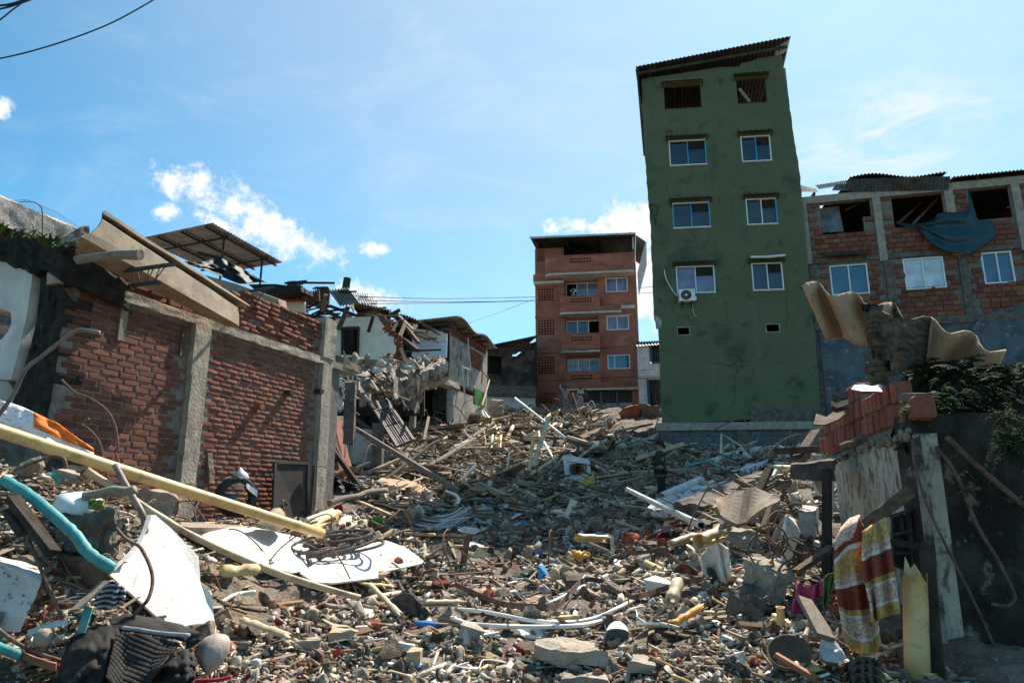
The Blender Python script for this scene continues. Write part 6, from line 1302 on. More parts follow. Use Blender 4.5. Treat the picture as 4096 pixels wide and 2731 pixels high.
def build_rubble():
 rn=random.Random(31)
 def c(k):f=rn.uniform(.75,1.25);return tuple(min(.85,v*f) for v in rn.choice(PAL[k]))
 st=[rock(k+50,1,(1.15,rn.uniform(.7,1),rn.uniform(.45,.8)),9,.05,(.14,.36)) for k in range(8)]+[bevel_box(1,rn.uniform(.5,.9),rn.uniform(.25,.6),.06,.09,random.Random(k)) for k in range(5)]
 ch=[shard(k,rn.choice((4,5,6)),rn.choice((.05,.09,.14))) for k in range(8)]
 sp=[splinter(k,1.0,rn.uniform(.05,.14),rn.uniform(.03,.07)) for k in range(8)]
 cr=[crumple(k,4,.35) for k in range(6)]
 def crumbs(name,temps,n,keys,wts,lo,hi,flat,label,mat_='rubble',elong=False,lim=None,yr=(1605,2790)):
  its=[]
  while len(its)<n:
   r=pick(rn,*yr)
   if r is None:continue
   px,py,p=r
   if vnoise(np.float64(p.x*1.6+40),np.float64(p.y*1.6),5)+.25*vnoise(np.float64(p.x*5+40),np.float64(p.y*5),9)<rn.uniform(.25,.72):continue
   w=min(hi,max(lo,math.exp(rn.gauss(math.log((lo+hi)/2.6),.42))))*p.y/F
   w=min(w,lim or(.34 if not elong else .9));tilt=.5 if flat else 3
   its.append((rn.randrange(len(temps)),m4(p+Vector((0,0,w*(.12 if not elong else .05))),(rn.gauss(0,tilt*.5),rn.gauss(0,tilt*.5),rn.uniform(0,6.28)),w),c(rn.choices(keys,wts)[0])))
  return merge(name,temps,its,MT[mat_],label)
 crumbs('rubble_stones',st,7000,['concrete','earth','brick','white'],[56,24,9,11],11,66,False,'small broken stones and mortar lumps covering the heap')
 crumbs('rubble_grit',st[:4],7000,['concrete','earth','brick','white'],[40,40,10,10],4,14,False,'fine grit between the stones of the heap')
 crumbs('plaster_flakes',ch,4200,['white','concrete','brick'],[50,42,8],12,52,True,'thin plaster and tile flakes covering the heap')
 crumbs('wood_splinters',sp,4800,['wood','concrete','white','yellow'],[62,16,15,7],30,170,True,'short wood splinters and laths covering the heap',elong=True)
 crumbs('lath_tangle',[splinter(k+60,1.0,rn.uniform(.018,.055),rn.uniform(.012,.03)) for k in range(8)],2300,['wood','white','earth'],[78,8,14],70,300,True,'tangle of long broken laths and battens all over the slope',elong=True,lim=2.4,yr=(1630,2080))
 crumbs('litter',cr,1300,['white','yellow','teal','bright'],[54,12,12,22],10,34,False,'scraps of paper and plastic littering the heap')
 adj={'big':'rough grey concrete lump with broken edges','small':'fist sized grey concrete lump'}
 def many(name,meshes,n,lo,hi,key,wts,words,cat,group,flat,sink,hmax,y_lo=1620,szf=None,x_lo=-250,x_hi=4350,y_hi=2790):
  k=0
  while k<n:
   r=pick(rn,y_lo,y_hi,x_lo,x_hi)
   if r is None:continue
   px,py,p=r;w=rn.uniform(lo,hi)*rn.uniform(.6,1)*p.y/F;w=min(w,hmax);tilt=.25 if flat else .8
   col=c(rn.choices(key,wts)[0]);sz=szf(w) if szf else(w,w*rn.uniform(.8,1.1),w*rn.uniform(.7,1.1))
   put(rn.choice(meshes),name,p,w,words+' '+zone(px,py,p),cat,group,(rn.gauss(0,tilt),rn.gauss(0,tilt),rn.uniform(0,6.28)),col,sink,sz);k+=1
 many('concrete_chunk',ROCKM,225,42,165,['concrete','earth'],[85,15],'broken grey concrete chunk','concrete chunk','concrete chunks strewn over the heap',False,.18,.95)
 hb=[bevel_box(1,1,1,.10,.05,random.Random(k)) for k in range(3)]+[rock(90+k,1,(1,.7,.6),5,.08) for k in range(3)]
 hbm=[mesh_of(t,'broken_brick',MT['brick_bit']) for t in hb]
 many('broken_brick',hbm,150,26,70,['brick'],[1],'broken red brick','brick','broken bricks strewn over the heap',False,.3,.26,szf=lambda w:(w,w*rn.uniform(.45,.6),w*rn.uniform(.28,.4)))
 pm=[mesh_of(splinter(k+20,1.0,rn.uniform(.07,.16),rn.uniform(.025,.06)),'broken_plank',MT['plank']) for k in range(8)]
 many('broken_plank',pm,200,110,330,['wood'],[1],'splintered wooden plank','plank','splintered planks strewn over the heap',True,.04,2.2)
 many('broken_plank',pm,95,150,420,['wood'],[1],'long bleached wooden lath','plank','splintered planks strewn over the heap',True,.05,3.0,y_hi=2050,x_lo=1350,x_hi=2700)
 sm=[mesh_of(shard(k+20,rn.choice((4,5,5,6,7)),rn.choice((.04,.07,.10))),'plate_fragment',MT['chip']) for k in range(9)]
 many('plate_fragment',sm,225,40,150,['white','concrete','yellow'],[60,35,5],'flat broken plaster plate','plaster fragment','plaster plates strewn over the heap',True,.03,.9)
 cm=[mesh_of(crumple(k+40,8,.22),'crumpled_scrap',MT['plastic']) for k in range(7)]
 for me in cm:me.polygons.foreach_set('use_smooth',[True]*len(me.polygons))
 many('crumpled_scrap',cm,150,26,74,['white','yellow','bright','teal'],[60,10,22,8],'crumpled plastic or paper scrap','plastic scrap','crumpled scraps strewn over the heap',False,.14,.5)
 tm=[]
 for k in range(5):
  s=MB();L=1.0;r_=rn.uniform(.05,.09);nn=10
  if k<3:s.pipe([Vector((-.5,0,0)),Vector((-.2,rn.uniform(-.02,.02),0)),Vector((.2,0,0)),Vector((.5,0,0))],r_,.008,nn,.08)
  else:
   rows=[[Vector((-.5+i/3+rn.uniform(-.06,.06)*(i in(0,3)),r_*1.4*math.cos(t),r_*1.4*math.sin(t))) for t in np.linspace(.1,2.6,7)] for i in range(4)];s.grid(rows);s.grid([[q*1.0+Vector((0,0,.012)) for q in r] for r in rows])
  me=mesh_of(T(s),'pipe_fragment',MT['plastic']);me.polygons.foreach_set('use_smooth',[True]*len(me.polygons));tm.append(me)
 many('pipe_fragment',tm,70,70,190,['yellow','white'],[80,20],'cracked piece of yellow plastic pipe','pipe','broken pipe pieces strewn over the heap',True,.06,1.6)
 many('pipe_fragment',tm,14,60,150,['teal'],[1],'short piece of teal plastic hose','hose','teal hose pieces strewn over the heap',True,.03,.9,szf=lambda w:(w,w*.45,w*.45))
 many('concrete_chunk',ROCKM,45,24,70,['concrete','earth','white'],[70,20,10],'broken concrete chunk','concrete chunk','concrete chunks strewn over the heap',False,.2,1.2,y_lo=1600,y_hi=1690,x_lo=1600,x_hi=2640)
 many('broken_plank',pm,45,60,170,['wood'],[1],'splintered wooden plank','plank','splintered planks strewn over the heap',True,.06,2.6,y_lo=1600,y_hi=1690,x_lo=1600,x_hi=2640)
 many('plate_fragment',sm,40,24,80,['white','concrete'],[60,40],'flat broken plaster plate','plaster fragment','plaster plates strewn over the heap',True,.06,1.2,y_lo=1600,y_hi=1690,x_lo=1600,x_hi=2640)
 many('plate_fragment',sm,30,30,110,['white','concrete','brick'],[40,40,20],'flat broken plaster plate','plaster fragment','plaster plates strewn over the heap',True,.10,1.6,y_lo=1610,y_hi=1720,x_lo=2250,x_hi=2620)
 many('concrete_chunk',ROCKM,40,26,80,['concrete','earth','white'],[60,25,15],'broken concrete chunk','concrete chunk','concrete chunks strewn over the heap',False,.22,1.3,y_lo=1610,y_hi=1720,x_lo=2250,x_hi=2620)
 def wire(r,label,name,m,cat,group,L,lift,thick):
  px,py,p=r;a=rn.uniform(0,6.28);pts=[];q=p.copy();n=rn.randint(4,6);h=rn.uniform(.3,1)*lift
  for i in range(n):
   t=i/(n-1);g=H(q.x,q.y);pts.append(Vector((q.x,q.y,g+.03+h*math.sin(math.pi*t*rn.uniform(.8,1.1))*L)));a+=rn.gauss(0,.55);q+=Vector((math.cos(a),math.sin(a),0))*L/n
  s=MB();s.tube(smoothline(pts,5),thick,5);o=s.build(name,MT[m],None,smooth=True);tag(o,label,cat,group,'thing')
 for k in range(70):
  r=pick(rn,1650,2400)
  if r:wire(r,'bent rusty reinforcing bar '+zone(*r),'rebar','rust','rebar','bent reinforcing bars sticking out of the heap',rn.uniform(.5,1.6)*min(2.2,r[2].y/9),.45,.006+.0004*r[2].y)
 for k in range(34):
  r=pick(rn,1650,2780)
  if r:wire(r,'pale electric cable '+zone(*r),'cable','pipe_white','cable','pale cables lying over the heap',rn.uniform(.4,1.2)*min(2.5,r[2].y/7),.05,.003+.00045*r[2].y)
build_rubble()
def g(px,py,lift=0.0):return G(px,py,lift) or at(px,py,40)
def gl(px,py,dz=0.0,Y=None):
 return at(px,py,Y) if Y else g(px,py)+Vector((0,0,dz))
def tubes(name,pts,r,m,label,cat,group=None,n=8,k=5,hollow=False,smooth=True,wob=0.0,rr=None,broken=0.0,fit=True,lying=False):
 if lying:P_=[(G(p[0],p[1],.06) or at(*p)) for p in pts]
 else:f=fitted(pts) if fit else 1;P_=[at(*p) for p in pts];r*=f;fitted()
 P_=smoothline(P_,k) if k>1 else P_
 s=MB();s.pipe(P_,r,max(.004,r*.12),n,broken) if hollow else s.tube(P_,r,n,True,[r*(1+wob*mnoise.noise((i*.6,r*50,0))) for i in range(len(P_))] if wob else rr)
 return thing(s,name,MT[m],label,cat,group,smooth=smooth)
z7=lambda x,y:(x/1.96,1300+y/1.96)
z8=lambda x,y:(x/1.887,1900+y/1.887)
zc=lambda x,y:(900+x/2.145,2000+y/2.145)
z5=lambda x,y:(1800+x/2.24,1550+y/2.24)
z6=lambda x,y:(1800+x/2.145,2000+y/2.145)
zr=lambda x,y:(2600+x/1.96,1650+y/1.96)
z3=lambda x,y:(900+x/2.24,1500+y/2.24)
def block(label,front,back,Y,Yb,m='concrete_dark',name='concrete_block',cat='concrete block',amp=.03,n=8,group=None,sc=5):
 """rough block from photo corners: front bottom-left, bottom-right, top-right, top-left; back top-right, top-left"""
 f=fitted([(*p,Y) for p in front]);amp*=f
 bl,br,tr,tl=[at(*p,Y) for p in front];btr,btl=[at(*p,Yb) for p in back];fitted();s=MB()
 rough_block(s,[bl,br,br+(btr-tr),bl+(btl-tl),tl,tr,btr,btl],n,amp,sc,len(label))
 return thing(s,name,MT[m],label,cat,group)
def board(name,label,pts,m,cat,th=.015,group=None,n_=None,flat=0):
 if flat:P_=[(G(p[0],p[1],flat) or at(*p)) for p in pts];m_=sum((p.z for p in P_))/len(P_);P_=[at(p[0],p[1],(P_[i].y)) for i,p in enumerate(pts)]
 else:fitted(pts);P_=[at(*p) for p in pts];fitted()
 c=sum(P_,Vector())/len(P_);nn=Vector((0,0,0))
 for i in range(len(P_)):nn+=(P_[i]-c).cross(P_[(i+1)%len(P_)]-c)
 nn.normalize();nn=nn if nn.z>0 else-nn;s=MB();s.prism(P_,-nn*th);return thing(s,name,MT[m],label,cat,group)
def left_heap():
 drape('printed_cloth',[(-60,1590),(0,1600),(60,1618),(120,1640),(190,1675),(245,1700),(300,1745),(345,1775),(376,1795)],[(-60,1735),(0,1748),(60,1765),(120,1790),(190,1815),(240,1830),(300,1828),(345,1830),(372,1830)],6.5,7.0,MT['printed_cotton'],'white cotton cloth printed in blue and crimson with an orange band','cloth',40,16,.09,.01,3.0)
 tubes('yellow_pipe',((-90,1690,5.55),(0,1723,5.7),(400,1853,6.3),(800,1980,7.1),(1290,2134,8.3)),.056,'pipe_yellow','long straight yellow pipe sloping across the brick wall foot','pipe',n=16,k=3,hollow=True,fit=False)
 tubes('yellow_pipe',((345,1882,6.35),(520,1990,6.5),(690,2098,6.6),(900,2205,6.8),(1160,2310,7.0),(1440,2391,7.2)),.036,'pipe_cream','thin cream pipe crushed flat at its lower end beside the white boards','pipe',n=10,k=4,wob=.35,fit=False)
 tubes('hose',((18,1922,5.15),(70,1950,5.1),(130,1990,5.05),(200,2048,5.0),(270,2110,4.98),(310,2150,4.97),(345,2200,4.95),(395,2240,4.93),(455,2275,4.95)),.040,'hose_teal','long teal hose lying over the dark concrete block','hose',n=10,k=5,wob=.25,fit=False)
 tubes('rebar',((-20,1680,5.6),(51,1581,5.6),(102,1478,5.55),(160,1430,5.5),(214,1387,5.5),(286,1333,5.45),(326,1320,5.4),(398,1331,5.4)),.017,'steel_grey','thick bent rod rising in front of the black pier','rebar',n=8,fit=False)
 tubes('rebar',((247,1519,6.8),(301,1570,6.8),(357,1591,6.8),(423,1637,6.85),(459,1698,6.9),(472,1785,6.9),(462,1805,6.9),(482,1870,6.9)),.011,'rust','tall arching rusty bar before the brick wall','rebar',fit=False)
 tubes('rebar',((357,1675,6.6),(324,1693,6.6),(357,1718,6.6),(398,1769,6.65),(413,1836,6.7),(434,1920,6.7)),.011,'rust','short hooked rusty bar left of the arching one','rebar',fit=False)
 tubes('rebar',((60,1880,5.7),(143,1846,5.7),(214,1825,5.65),(255,1836,5.6),(264,1874,5.6)),.014,'rust','rusty rod bent over like a cane handle on the left heap','rebar',fit=False)
 tubes('steel_tube',((462,1862,6.2),(490,1915,6.1),(530,1985,6.0),(562,2040,5.95),(577,2080,5.95),(580,2135,6.0)),.027,'steel_grey','grey steel tube with a bent lower end behind the white panel','tube',n=10,fit=False)
 board('dark_plate','broken black plate leaning over the yellow pipe',[(*z7(430,985),6.05),(*z7(520,925),6.05),(*z7(650,940),6.1),(*z7(735,1030),6.2),(*z7(765,1080),6.2),(*z7(760,1115),6.15),(*z7(600,1150),6.0),(*z7(440,1195),5.9),(*z7(310,1160),5.9),(*z7(380,1060),5.95)],'iron_black','plate',.02)
 block('square mortar block with flat faces on top of the left heap',(z7(440,1240),z7(635,1265),z7(635,1170),z7(445,1140)),(z7(590,1128),z7(455,1128)),6.0,6.15,'concrete',amp=.02)
 block('upper dark block of porous broken concrete under the teal hose',(z8(405,560),z8(850,560),z8(885,265),z8(440,300)),(z8(860,245),z8(520,262)),5.05,5.35,'concrete_dark',amp=.055,n=14,sc=8)
 block('lower dark brown concrete block beneath the porous one',(z8(410,900),z8(690,960),z8(830,610),z8(350,600)),(z8(820,570),z8(420,575)),4.95,5.3,'concrete_brown',amp=.045,n=10)
 block('white stuccoed masonry corner at the lower left of the heap',(z8(-60,1190),z8(150,1180),z8(320,800),z8(-60,640)),(z8(330,700),z8(-40,600)),4.75,4.95,'stucco_chipped',amp=.02,n=8,name='masonry_block',cat='masonry block')
 block('grey brown rock slab behind the thin cream pipe',(z7(1090,1400),z7(1330,1520),z7(1405,1345),z7(1080,1290)),(z7(1340,1300),z7(1130,1270)),7.3,7.7,'concrete',amp=.045)
 block('reddish broken brick lump among the left stones',(z7(415,1450),z7(480,1500),z7(525,1440),z7(440,1400)),(z7(510,1395),z7(450,1395)),5.35,5.45,'brick_bit','broken_brick','brick',.02,5)
 s=MB();s.lathe(at(*z7(620,1420),5.6),(.3,-.2,1),[(0,-.10),(.14,-.09),(.19,-.03),(.17,.05),(.09,.09),(0,.10)],16);lumpy(s,.03,5);thing(s,'plastic_bag',MT['pipe_white'],'bulging cream bag under a yellow green rag on the left heap','bag',smooth=True)
 s=MB();s.grid([[at(*z7(700+i*14+10*mnoise.noise((i,j,0)),1370+j*12+12*mnoise.noise((i,j,5))),5.42+.05*mnoise.noise((i*.8,j*.8,2))) for i in range(9)] for j in range(7)]);thing(s,'rag',mat('green_rag',(.30,.30,.055),(.20,.20,.04),20,.95,.8,90),'yellow green knitted rag lying on the cream bag','rag',solid=.02,smooth=True)
 s=MB();s.tube(smoothline([at(*z7(x,y),5.55) for x,y in((660,1340),(780,1320),(900,1300),(1000,1300),(1060,1285))]),.04,8,True,None);lumpy(s,.015,8);thing(s,'wood_branch',MT['timber_grey'],'pale twisted wood piece above the cream bag','wood',smooth=True)
 for a,b,Y0,Y1,w,lab in((z8(85,170),z8(395,590),4.95,4.8,.075,'rotten dark stake leaning against the dark concrete blocks'),(z8(60,260),z8(180,440),5.0,4.9,.06,'short rotten stake end left of the longer one')):
  s=MB();s.bar(at(*a,Y0),at(*b,Y1),w,w*.8,jit=.015);thing(s,'wooden_stake',MT['timber_dark'],lab,'stake')
 tubes('rebar',((*z8(215,490),4.85),(*z8(300,690),4.8),(*z8(370,850),4.75),(*z8(470,1085),4.7)),.012,'rust','straight thin bar leaning below the dark brown block','rebar',k=2,fit=False)
 tubes('rebar',((*z8(-40,1140),4.55),(*z8(90,1240),4.55),(*z8(250,1330),4.55),(*z8(450,1395),4.55)),.013,'rust','rusty bar lying across the lower left corner','rebar',fit=False)
 tubes('hose',((*z8(-40,1290),4.5),(*z8(60,1325),4.5),(*z8(165,1365),4.52)),.030,'hose_teal','teal hose end at the lower left corner','hose',n=10,k=3,wob=.2,fit=False)
 s=MB();rough_block(s,[at(*z8(x,y),Y) for x,y,Y in((170,1390,4.5),(420,1490,4.45),(430,1480,4.6),(190,1375,4.65),(175,1330,4.5),(425,1425,4.45),(430,1400,4.6),(200,1318,4.65))],5,.012,6,3);thing(s,'timber_block',MT['timber_red'],'dark red timber end beside the teal hose end','timber')
 block('orange red brick lump at the lower left corner',(z8(60,1450),z8(160,1450),z8(175,1390),z8(60,1390)),(z8(165,1375),z8(75,1375)),4.48,4.58,'brick_bit','broken_brick','brick',.02,5)
 s=MB();s.lathe(at(*z8(325,1228),4.62),(.2,-.3,1),[(0,-.055),(.035,-.05),(.055,-.02),(.052,.02),(.035,.05),(0,.058)],16);thing(s,'round_stone',MT['concrete'],'smooth round grey pebble above the black jacket','stone',smooth=True)
 s=MB();s.grid([[at(*z8(x,y+d),4.72-d*.0006) for x,y in((210,1170),(290,1140),(360,1125),(430,1095),(510,1088))] for d in(0,22,45)]);thing(s,'plastic_strip',MT['frame_dirty'],'pale torn plastic strip above the round pebble','plastic strip',solid=.004)
 s=MB();s.grid([[at(*z8(x,y),Y) for x,y,Y in r] for r in(((640,990,4.8),(700,1000,4.78)),((610,1090,4.75),(670,1100,4.73)),((580,1185,4.7),(640,1190,4.68)))]);thing(s,'hose_strip',MT['hose_teal'],'flattened teal strip hanging below the white panel','hose',solid=.006)
 drape('striped_cloth',[z8(x,y) for x,y in((800,800),(850,790),(910,830),(950,870))],[z8(x,y) for x,y in((695,980),(780,1015),(870,995),(940,950))],4.95,5.0,MT['stripe'],'blue and white striped cloth bunched under the white panel','cloth',18,16,.05)
 s=MB();s.bar(at(*z8(570,1020),4.7),at(*z8(800,800),4.9),.06,.02,jit=.006);thing(s,'plank',MT['timber_grey'],'grey weathered slat beside the striped cloth','plank')
 pts=[(*z8(815,740),5.0),(*z8(1030,520),5.3),(*z8(1120,300),5.55),(*z8(1172,298),5.58),(*z8(1292,400),5.55),(*z8(1500,612),5.45),(*z8(1512,805),5.3),(*z8(1600,905),5.22),(*z8(1612,1050),5.14),(*z8(1635,1190),5.02),(*z8(1560,1250),4.95),(*z8(1430,1215),4.93),(*z8(1200,1080),4.9),(*z8(1000,900),4.92)]
 o=board('ceiling_sheet','large torn white ceiling panel leaning on the left heap',pts,'board_white','panel',.022)
 s=MB();L_=[at(*p) for p in pts[:3]];e=[at(*z8(*q),Y) for q,Y in(((835,755),4.985),((1055,535),5.285),((1150,312),5.535))]
 s.grid([[a+Vector((-.003,-.006,.004)) for a in smoothline(L_,6)],[a+Vector((-.003,-.006,.004)) for a in smoothline(e,6)]]);t_=s.build('edge_tape',MT['frame_dirty'],o,solid=.004)
 tubes('rebar',((*z8(880,400),5.35),(*z8(940,470),5.25),(*z8(1000,510),5.15),(*z8(1060,545),5.1),(*z8(1130,680),5.0),(*z8(1152,800),4.95),(*z8(1120,930),4.88),(*z8(1050,1010),4.84),(*z8(1005,1062),4.84)),.0125,'rust','rusty ribbed bar curving over the white panel','rebar',fit=False)
 def jacket():
  root=empty('black_jacket',at(520,2731,4.55),'dirty black jacket with quilted panel lying at the front','jacket')
  def sheet(name,L,Bt,Y0,Y1,nU,nV,fn,m='fabric_black'):
   def lerp(P,t):q=t*(len(P)-1);k=min(int(q),len(P)-2);f=q-k;return[P[k][i]*(1-f)+P[k+1][i]*f for i in range(2)]
   rows=[]
   for j in range(nV):
    v=j/(nV-1);row=[]
    for i in range(nU):
     t=i/(nU-1);a,b=lerp(L,t),lerp(Bt,t);row.append(at(*z8(a[0]+(b[0]-a[0])*v,a[1]+(b[1]-a[1])*v),Y0+(Y1-Y0)*v-fn(t,v)))
    rows.append(row)
   return MB().grid(rows).build(name,MT[m],root,smooth=True,solid=.012)
  wr=lambda t,v:.05*mnoise.noise((t*5,v*5,1))+.03*mnoise.noise((t*12,v*9,4))+.10*math.sin(math.pi*t)*math.sin(math.pi*min(1,v*1.1))
  sheet('sleeve',[(520,1230),(600,1190),(730,1130),(870,1140),(930,1190)],[(400,1640),(520,1650),(640,1650),(760,1640),(860,1600)],4.75,4.35,30,36,wr)
  def quilt(t,v):
   a,b=(t+v*.35)*11,(v*.9-t*.30)*13;return .085+.012*(abs(math.sin(math.pi*a))**.5+abs(math.sin(math.pi*b))**.5)+.03*mnoise.noise((t*3,v*3,9))
  sheet('quilted_panel',[(880,1185),(1000,1190),(1200,1225),(1360,1270)],[(800,1520),(900,1640),(1080,1650),(1200,1450)],4.72,4.42,110,90,quilt)
  sheet('front_panel',[(1200,1440),(1300,1350),(1400,1310),(1480,1390)],[(1080,1660),(1200,1660),(1380,1650),(1470,1560)],4.60,4.40,24,24,wr)
  sheet('collar',[(820,1090),(960,1045),(1150,1085),(1350,1125),(1500,1190)],[(860,1190),(1000,1185),(1180,1215),(1330,1240),(1440,1265)],4.88,4.72,36,12,lambda t,v:.04*math.sin(math.pi*v)+.02*mnoise.noise((t*6,v*3,2)))
  sheet('collar_tip',[(1420,1180),(1500,1190),(1560,1200)],[(1400,1310),(1450,1290),(1520,1240)],4.72,4.66,8,8,lambda t,v:.02*mnoise.noise((t*4,v*4,7)))
  s=MB();s.tube(smoothline([at(*z8(x,y),Y) for x,y,Y in((925,1150,4.66),(1050,1165,4.65),(1200,1190,4.64),(1430,1208,4.62))]),.013,6);s.build('piping',MT['zip_grey'],root,smooth=True)
 jacket()
 s=MB();ax=(at(*z8(1745,1250),4.9)-at(*z8(1520,1420),4.75));s.lathe(at(*z8(1500,1400),4.78),ax,[(.085,0),(.10,.02),(.105,.1),(.08,.19),(.03,.22),(0,.22)],22);s.lathe(at(*z8(1500,1400),4.78),ax,[(.085,0),(.078,.01),(.07,.16),(0,.17)],22);lumpy(s,.04,5);thing(s,'plastic_tub',MT['tub_dirty'],'dented pale plastic tub on its side beside the black jacket','tub',smooth=True)
 tubes('strap',((*z8(1400,1560),4.5),(*z8(1520,1550),4.5),(*z8(1640,1545),4.5),(*z8(1745,1520),4.52)),.012,'cloth_red','thin red strap at the very front beside the tub','strap',fit=False)
D('concrete_brown',(.17,.125,.09),(.11,.085,.065),5,.94,.9,30,dist=.03,spots=[((.06,.048,.038),4,.52,.14,.7),((.27,.22,.17),16,.62,.08,.6)])
D('tub_dirty',(.40,.345,.30),(.29,.24,.205),5,.65,.4,25,spots=[((.15,.115,.085),6,.52,.14,.8)])
D('stucco_chipped',(.60,.58,.55),(.50,.48,.45),4,.9,.6,50,spots=[((.10,.085,.07),4.5,.53,.05,.95)])
D('frame_dirty',(.60,.585,.55),(.48,.455,.41),6,.6,.25,30,spots=[((.20,.155,.115),7,.56,.14,.75)])
D('zip_grey',(.30,.32,.36),(.20,.21,.24),12,.45,.2,40,spec=.5)
D('cloth_red',(.42,.03,.035),(.32,.022,.028),12,.85,.3,80)
D('stripe',(.06,.08,.13),(.04,.05,.09),9,.9,.3,90,extra=lambda g_,off,c:g_.mix(g_.step(g_.n('ShaderNodeTexWave',{'Vector':off,'Scale':9.0,'Distortion':1.5},bands_direction='Z'),.55,.62),c,(.55,.55,.57)))
left_heap()
def wall_foot():
 board('white_board','wide white board lying flat behind the thin cream pipe',[(722,2090,7.05),(900,2103,7.5),(1020,2108,8.0),(1100,2125,8.3),(1200,2150,8.2),(1240,2200,7.9),(1290,2268,7.35),(1170,2290,6.95),(1030,2255,6.7),(905,2200,6.65),(800,2150,6.7)],'board_white','board',.02,flat=.12)
 board('white_board','second white board under the coiled conduit with a torn right end',[(1254,2325,6.9),(1330,2330,7.0),(1539,2306,7.5),(1545,2283,7.6),(1702,2249,8.2),(1660,2215,8.4),(1618,2186,8.55),(1543,2160,8.6),(1436,2184,8.0),(1300,2230,7.5),(1200,2290,6.9)],'board_white','board',.02,flat=.12)
 board('grey_lath','grey wooden lath along the back edge of the white board',[(722,2086,7.1),(1012,2103,7.95),(1012,2112,7.85),(724,2108,7.0)],'timber_grey','lath',.05,flat=.18)  # thin lath in plain grey timber
 ty=empty('car_tyre',at(950,2045,9.7),'worn black car tyre standing on edge beside the dark metal door','tyre');c_=at(945,1985,9.7);ax=Vector((.55,-.83,.08)).normalized();R0=.27
 s=MB();pr=[(R0*.66,-.085),(R0*.82,-.10),(R0*.95,-.09),(R0,-.06),(R0*.985,-.03),(R0,-.027),(R0,.027),(R0*.985,.03),(R0,.06),(R0*.95,.09),(R0*.82,.10),(R0*.66,.085),(R0*.64,.07),(R0*.86,.06),(R0*.9,0),(R0*.86,-.06),(R0*.64,-.07),(R0*.66,-.085)];s.lathe(c_,ax,pr,40);s.build('carcass',MT['rubber'],ty,smooth=True)
 s=MB();x_=ax.cross(Vector((0,0,1))).normalized();y_=ax.cross(x_)
 for k in range(44):
  t=2*math.pi*k/44;d=x_*math.cos(t)+y_*math.sin(t);tg=ax.cross(d)
  for o_,sk in((-.045,.25),(.045,-.25)):s.bar(c_+d*(R0+.003)+ax*(o_-.028)+tg*sk*.03,c_+d*(R0+.003)+ax*(o_+.028)-tg*sk*.03,.028,.009,up=d)
 tag(s.build('tread',MT['rubber'],ty),kind='stuff')
 s=MB();rows=[[at(885+60*i/9+8*mnoise.noise((i,j,0)),1975+70*j/9,9.68+.04*mnoise.noise((i*.7,j*.7,3))) for i in range(10)] for j in range(10)];s.grid(rows);thing(s,'blue_bag',mat('blue_film',(.04,.17,.30),(.03,.11,.22),8,.4,.3,30),'blue plastic bag stuffed inside the tyre','bag',solid=.006,smooth=True)
 s=MB();s.lathe(at(960,1912,9.75),(0,-.1,1),[(0,-.12),(.08,-.11),(.115,-.03),(.10,.05),(.05,.09),(.02,.12),(0,.13)],16);lumpy(s,.05,6);s.lathe(at(930,1925,9.7),(-.8,0,.4),[(0,-.08),(.05,-.06),(.06,.02),(.03,.08),(0,.11)],10);thing(s,'plastic_bag',MT['bag_grey'],'knotted clear grey plastic bag sitting on top of the tyre','bag',smooth=True)
 s=MB();s.grid([[at(x,y+d,9.7-d*.002) for x,y in((985,1925),(1000,1940),(1020,1955),(1030,1960))] for d in(0,12,25)]);thing(s,'plastic_bag',MT['bag_grey'],'flap of pale plastic film hanging right of the tyre','bag',solid=.004)
 do=empty('brown_door_leaf',at(1160,2090,12.1),'dark brown metal door leaf standing against the concrete column','door');P_=[at(1090,2110,11.1),at(1222,2120,11.85),at(1232,1852,12.0),at(1100,1849,11.3)];nn=(P_[1]-P_[0]).cross(P_[3]-P_[0]).normalized();nn=nn if nn.y<0 else-nn
 s=MB();s.prism(P_,-nn*.04);s.build('slab',MT['door_brown'],do)
 s=MB()
 for a,b in((0,1),(1,2),(2,3),(3,0)):s.bar(P_[a].lerp(P_[b],.01)+nn*.012,P_[a].lerp(P_[b],.99)+nn*.012,.05,.02,up=nn)
 s.build('frame',MT['door_brown'],do);s=MB();s.lathe(P_[1].lerp(P_[2],.25)-(P_[1]-P_[0])*.12+nn*.01,nn,[(.025,0),(.025,.03),(0,.032)],12);s.build('knob',MT['iron_black'],do)
 for t in(.12,.78):s=MB();q=P_[0].lerp(P_[3],t);s.bar(q-Vector((.02,0,.05)),q+Vector((-.02,0,.05)),.03,.03);s.build('hinge',MT['steel_grey'],do)
 s=MB();s.bar(at(1240,2060,11.9),at(1256,1860,12.0),.05,.05);thing(s,'steel_angle',MT['door_brown'],'brown steel angle standing between the dark door and the column','steel bar')
 for k,(a,b,r_,lab,m) in enumerate(((z3(640,1340),z3(1020,1195),.045,'upper cream pipe of the bundle beside the dark door','pipe_cream'),(z3(720,1365),z3(1030,1215),.045,'lower cream pipe of the bundle beside the dark door','pipe_cream'),(z3(760,1385),z3(990,1285),.03,'thin yellow pipe under the bundle beside the dark door','pipe_yellow'))):tubes('cream_pipe',((*a,9.6),(*b,11.0)),r_,m,lab,'pipe',n=10,k=1,hollow=True)
 s=MB();fitted([(*z3(905,1300),10.3)]);s.pipe([at(*z3(905,1290),10.3),at(*z3(1000,1270),10.6)],.055,.006,14);thing(s,'pipe_socket',mat('orange_pvc',(.66,.25,.05),(.56,.20,.045),5,.4,.1,20),'short orange pipe socket with an open round end','pipe',smooth=True);fitted()
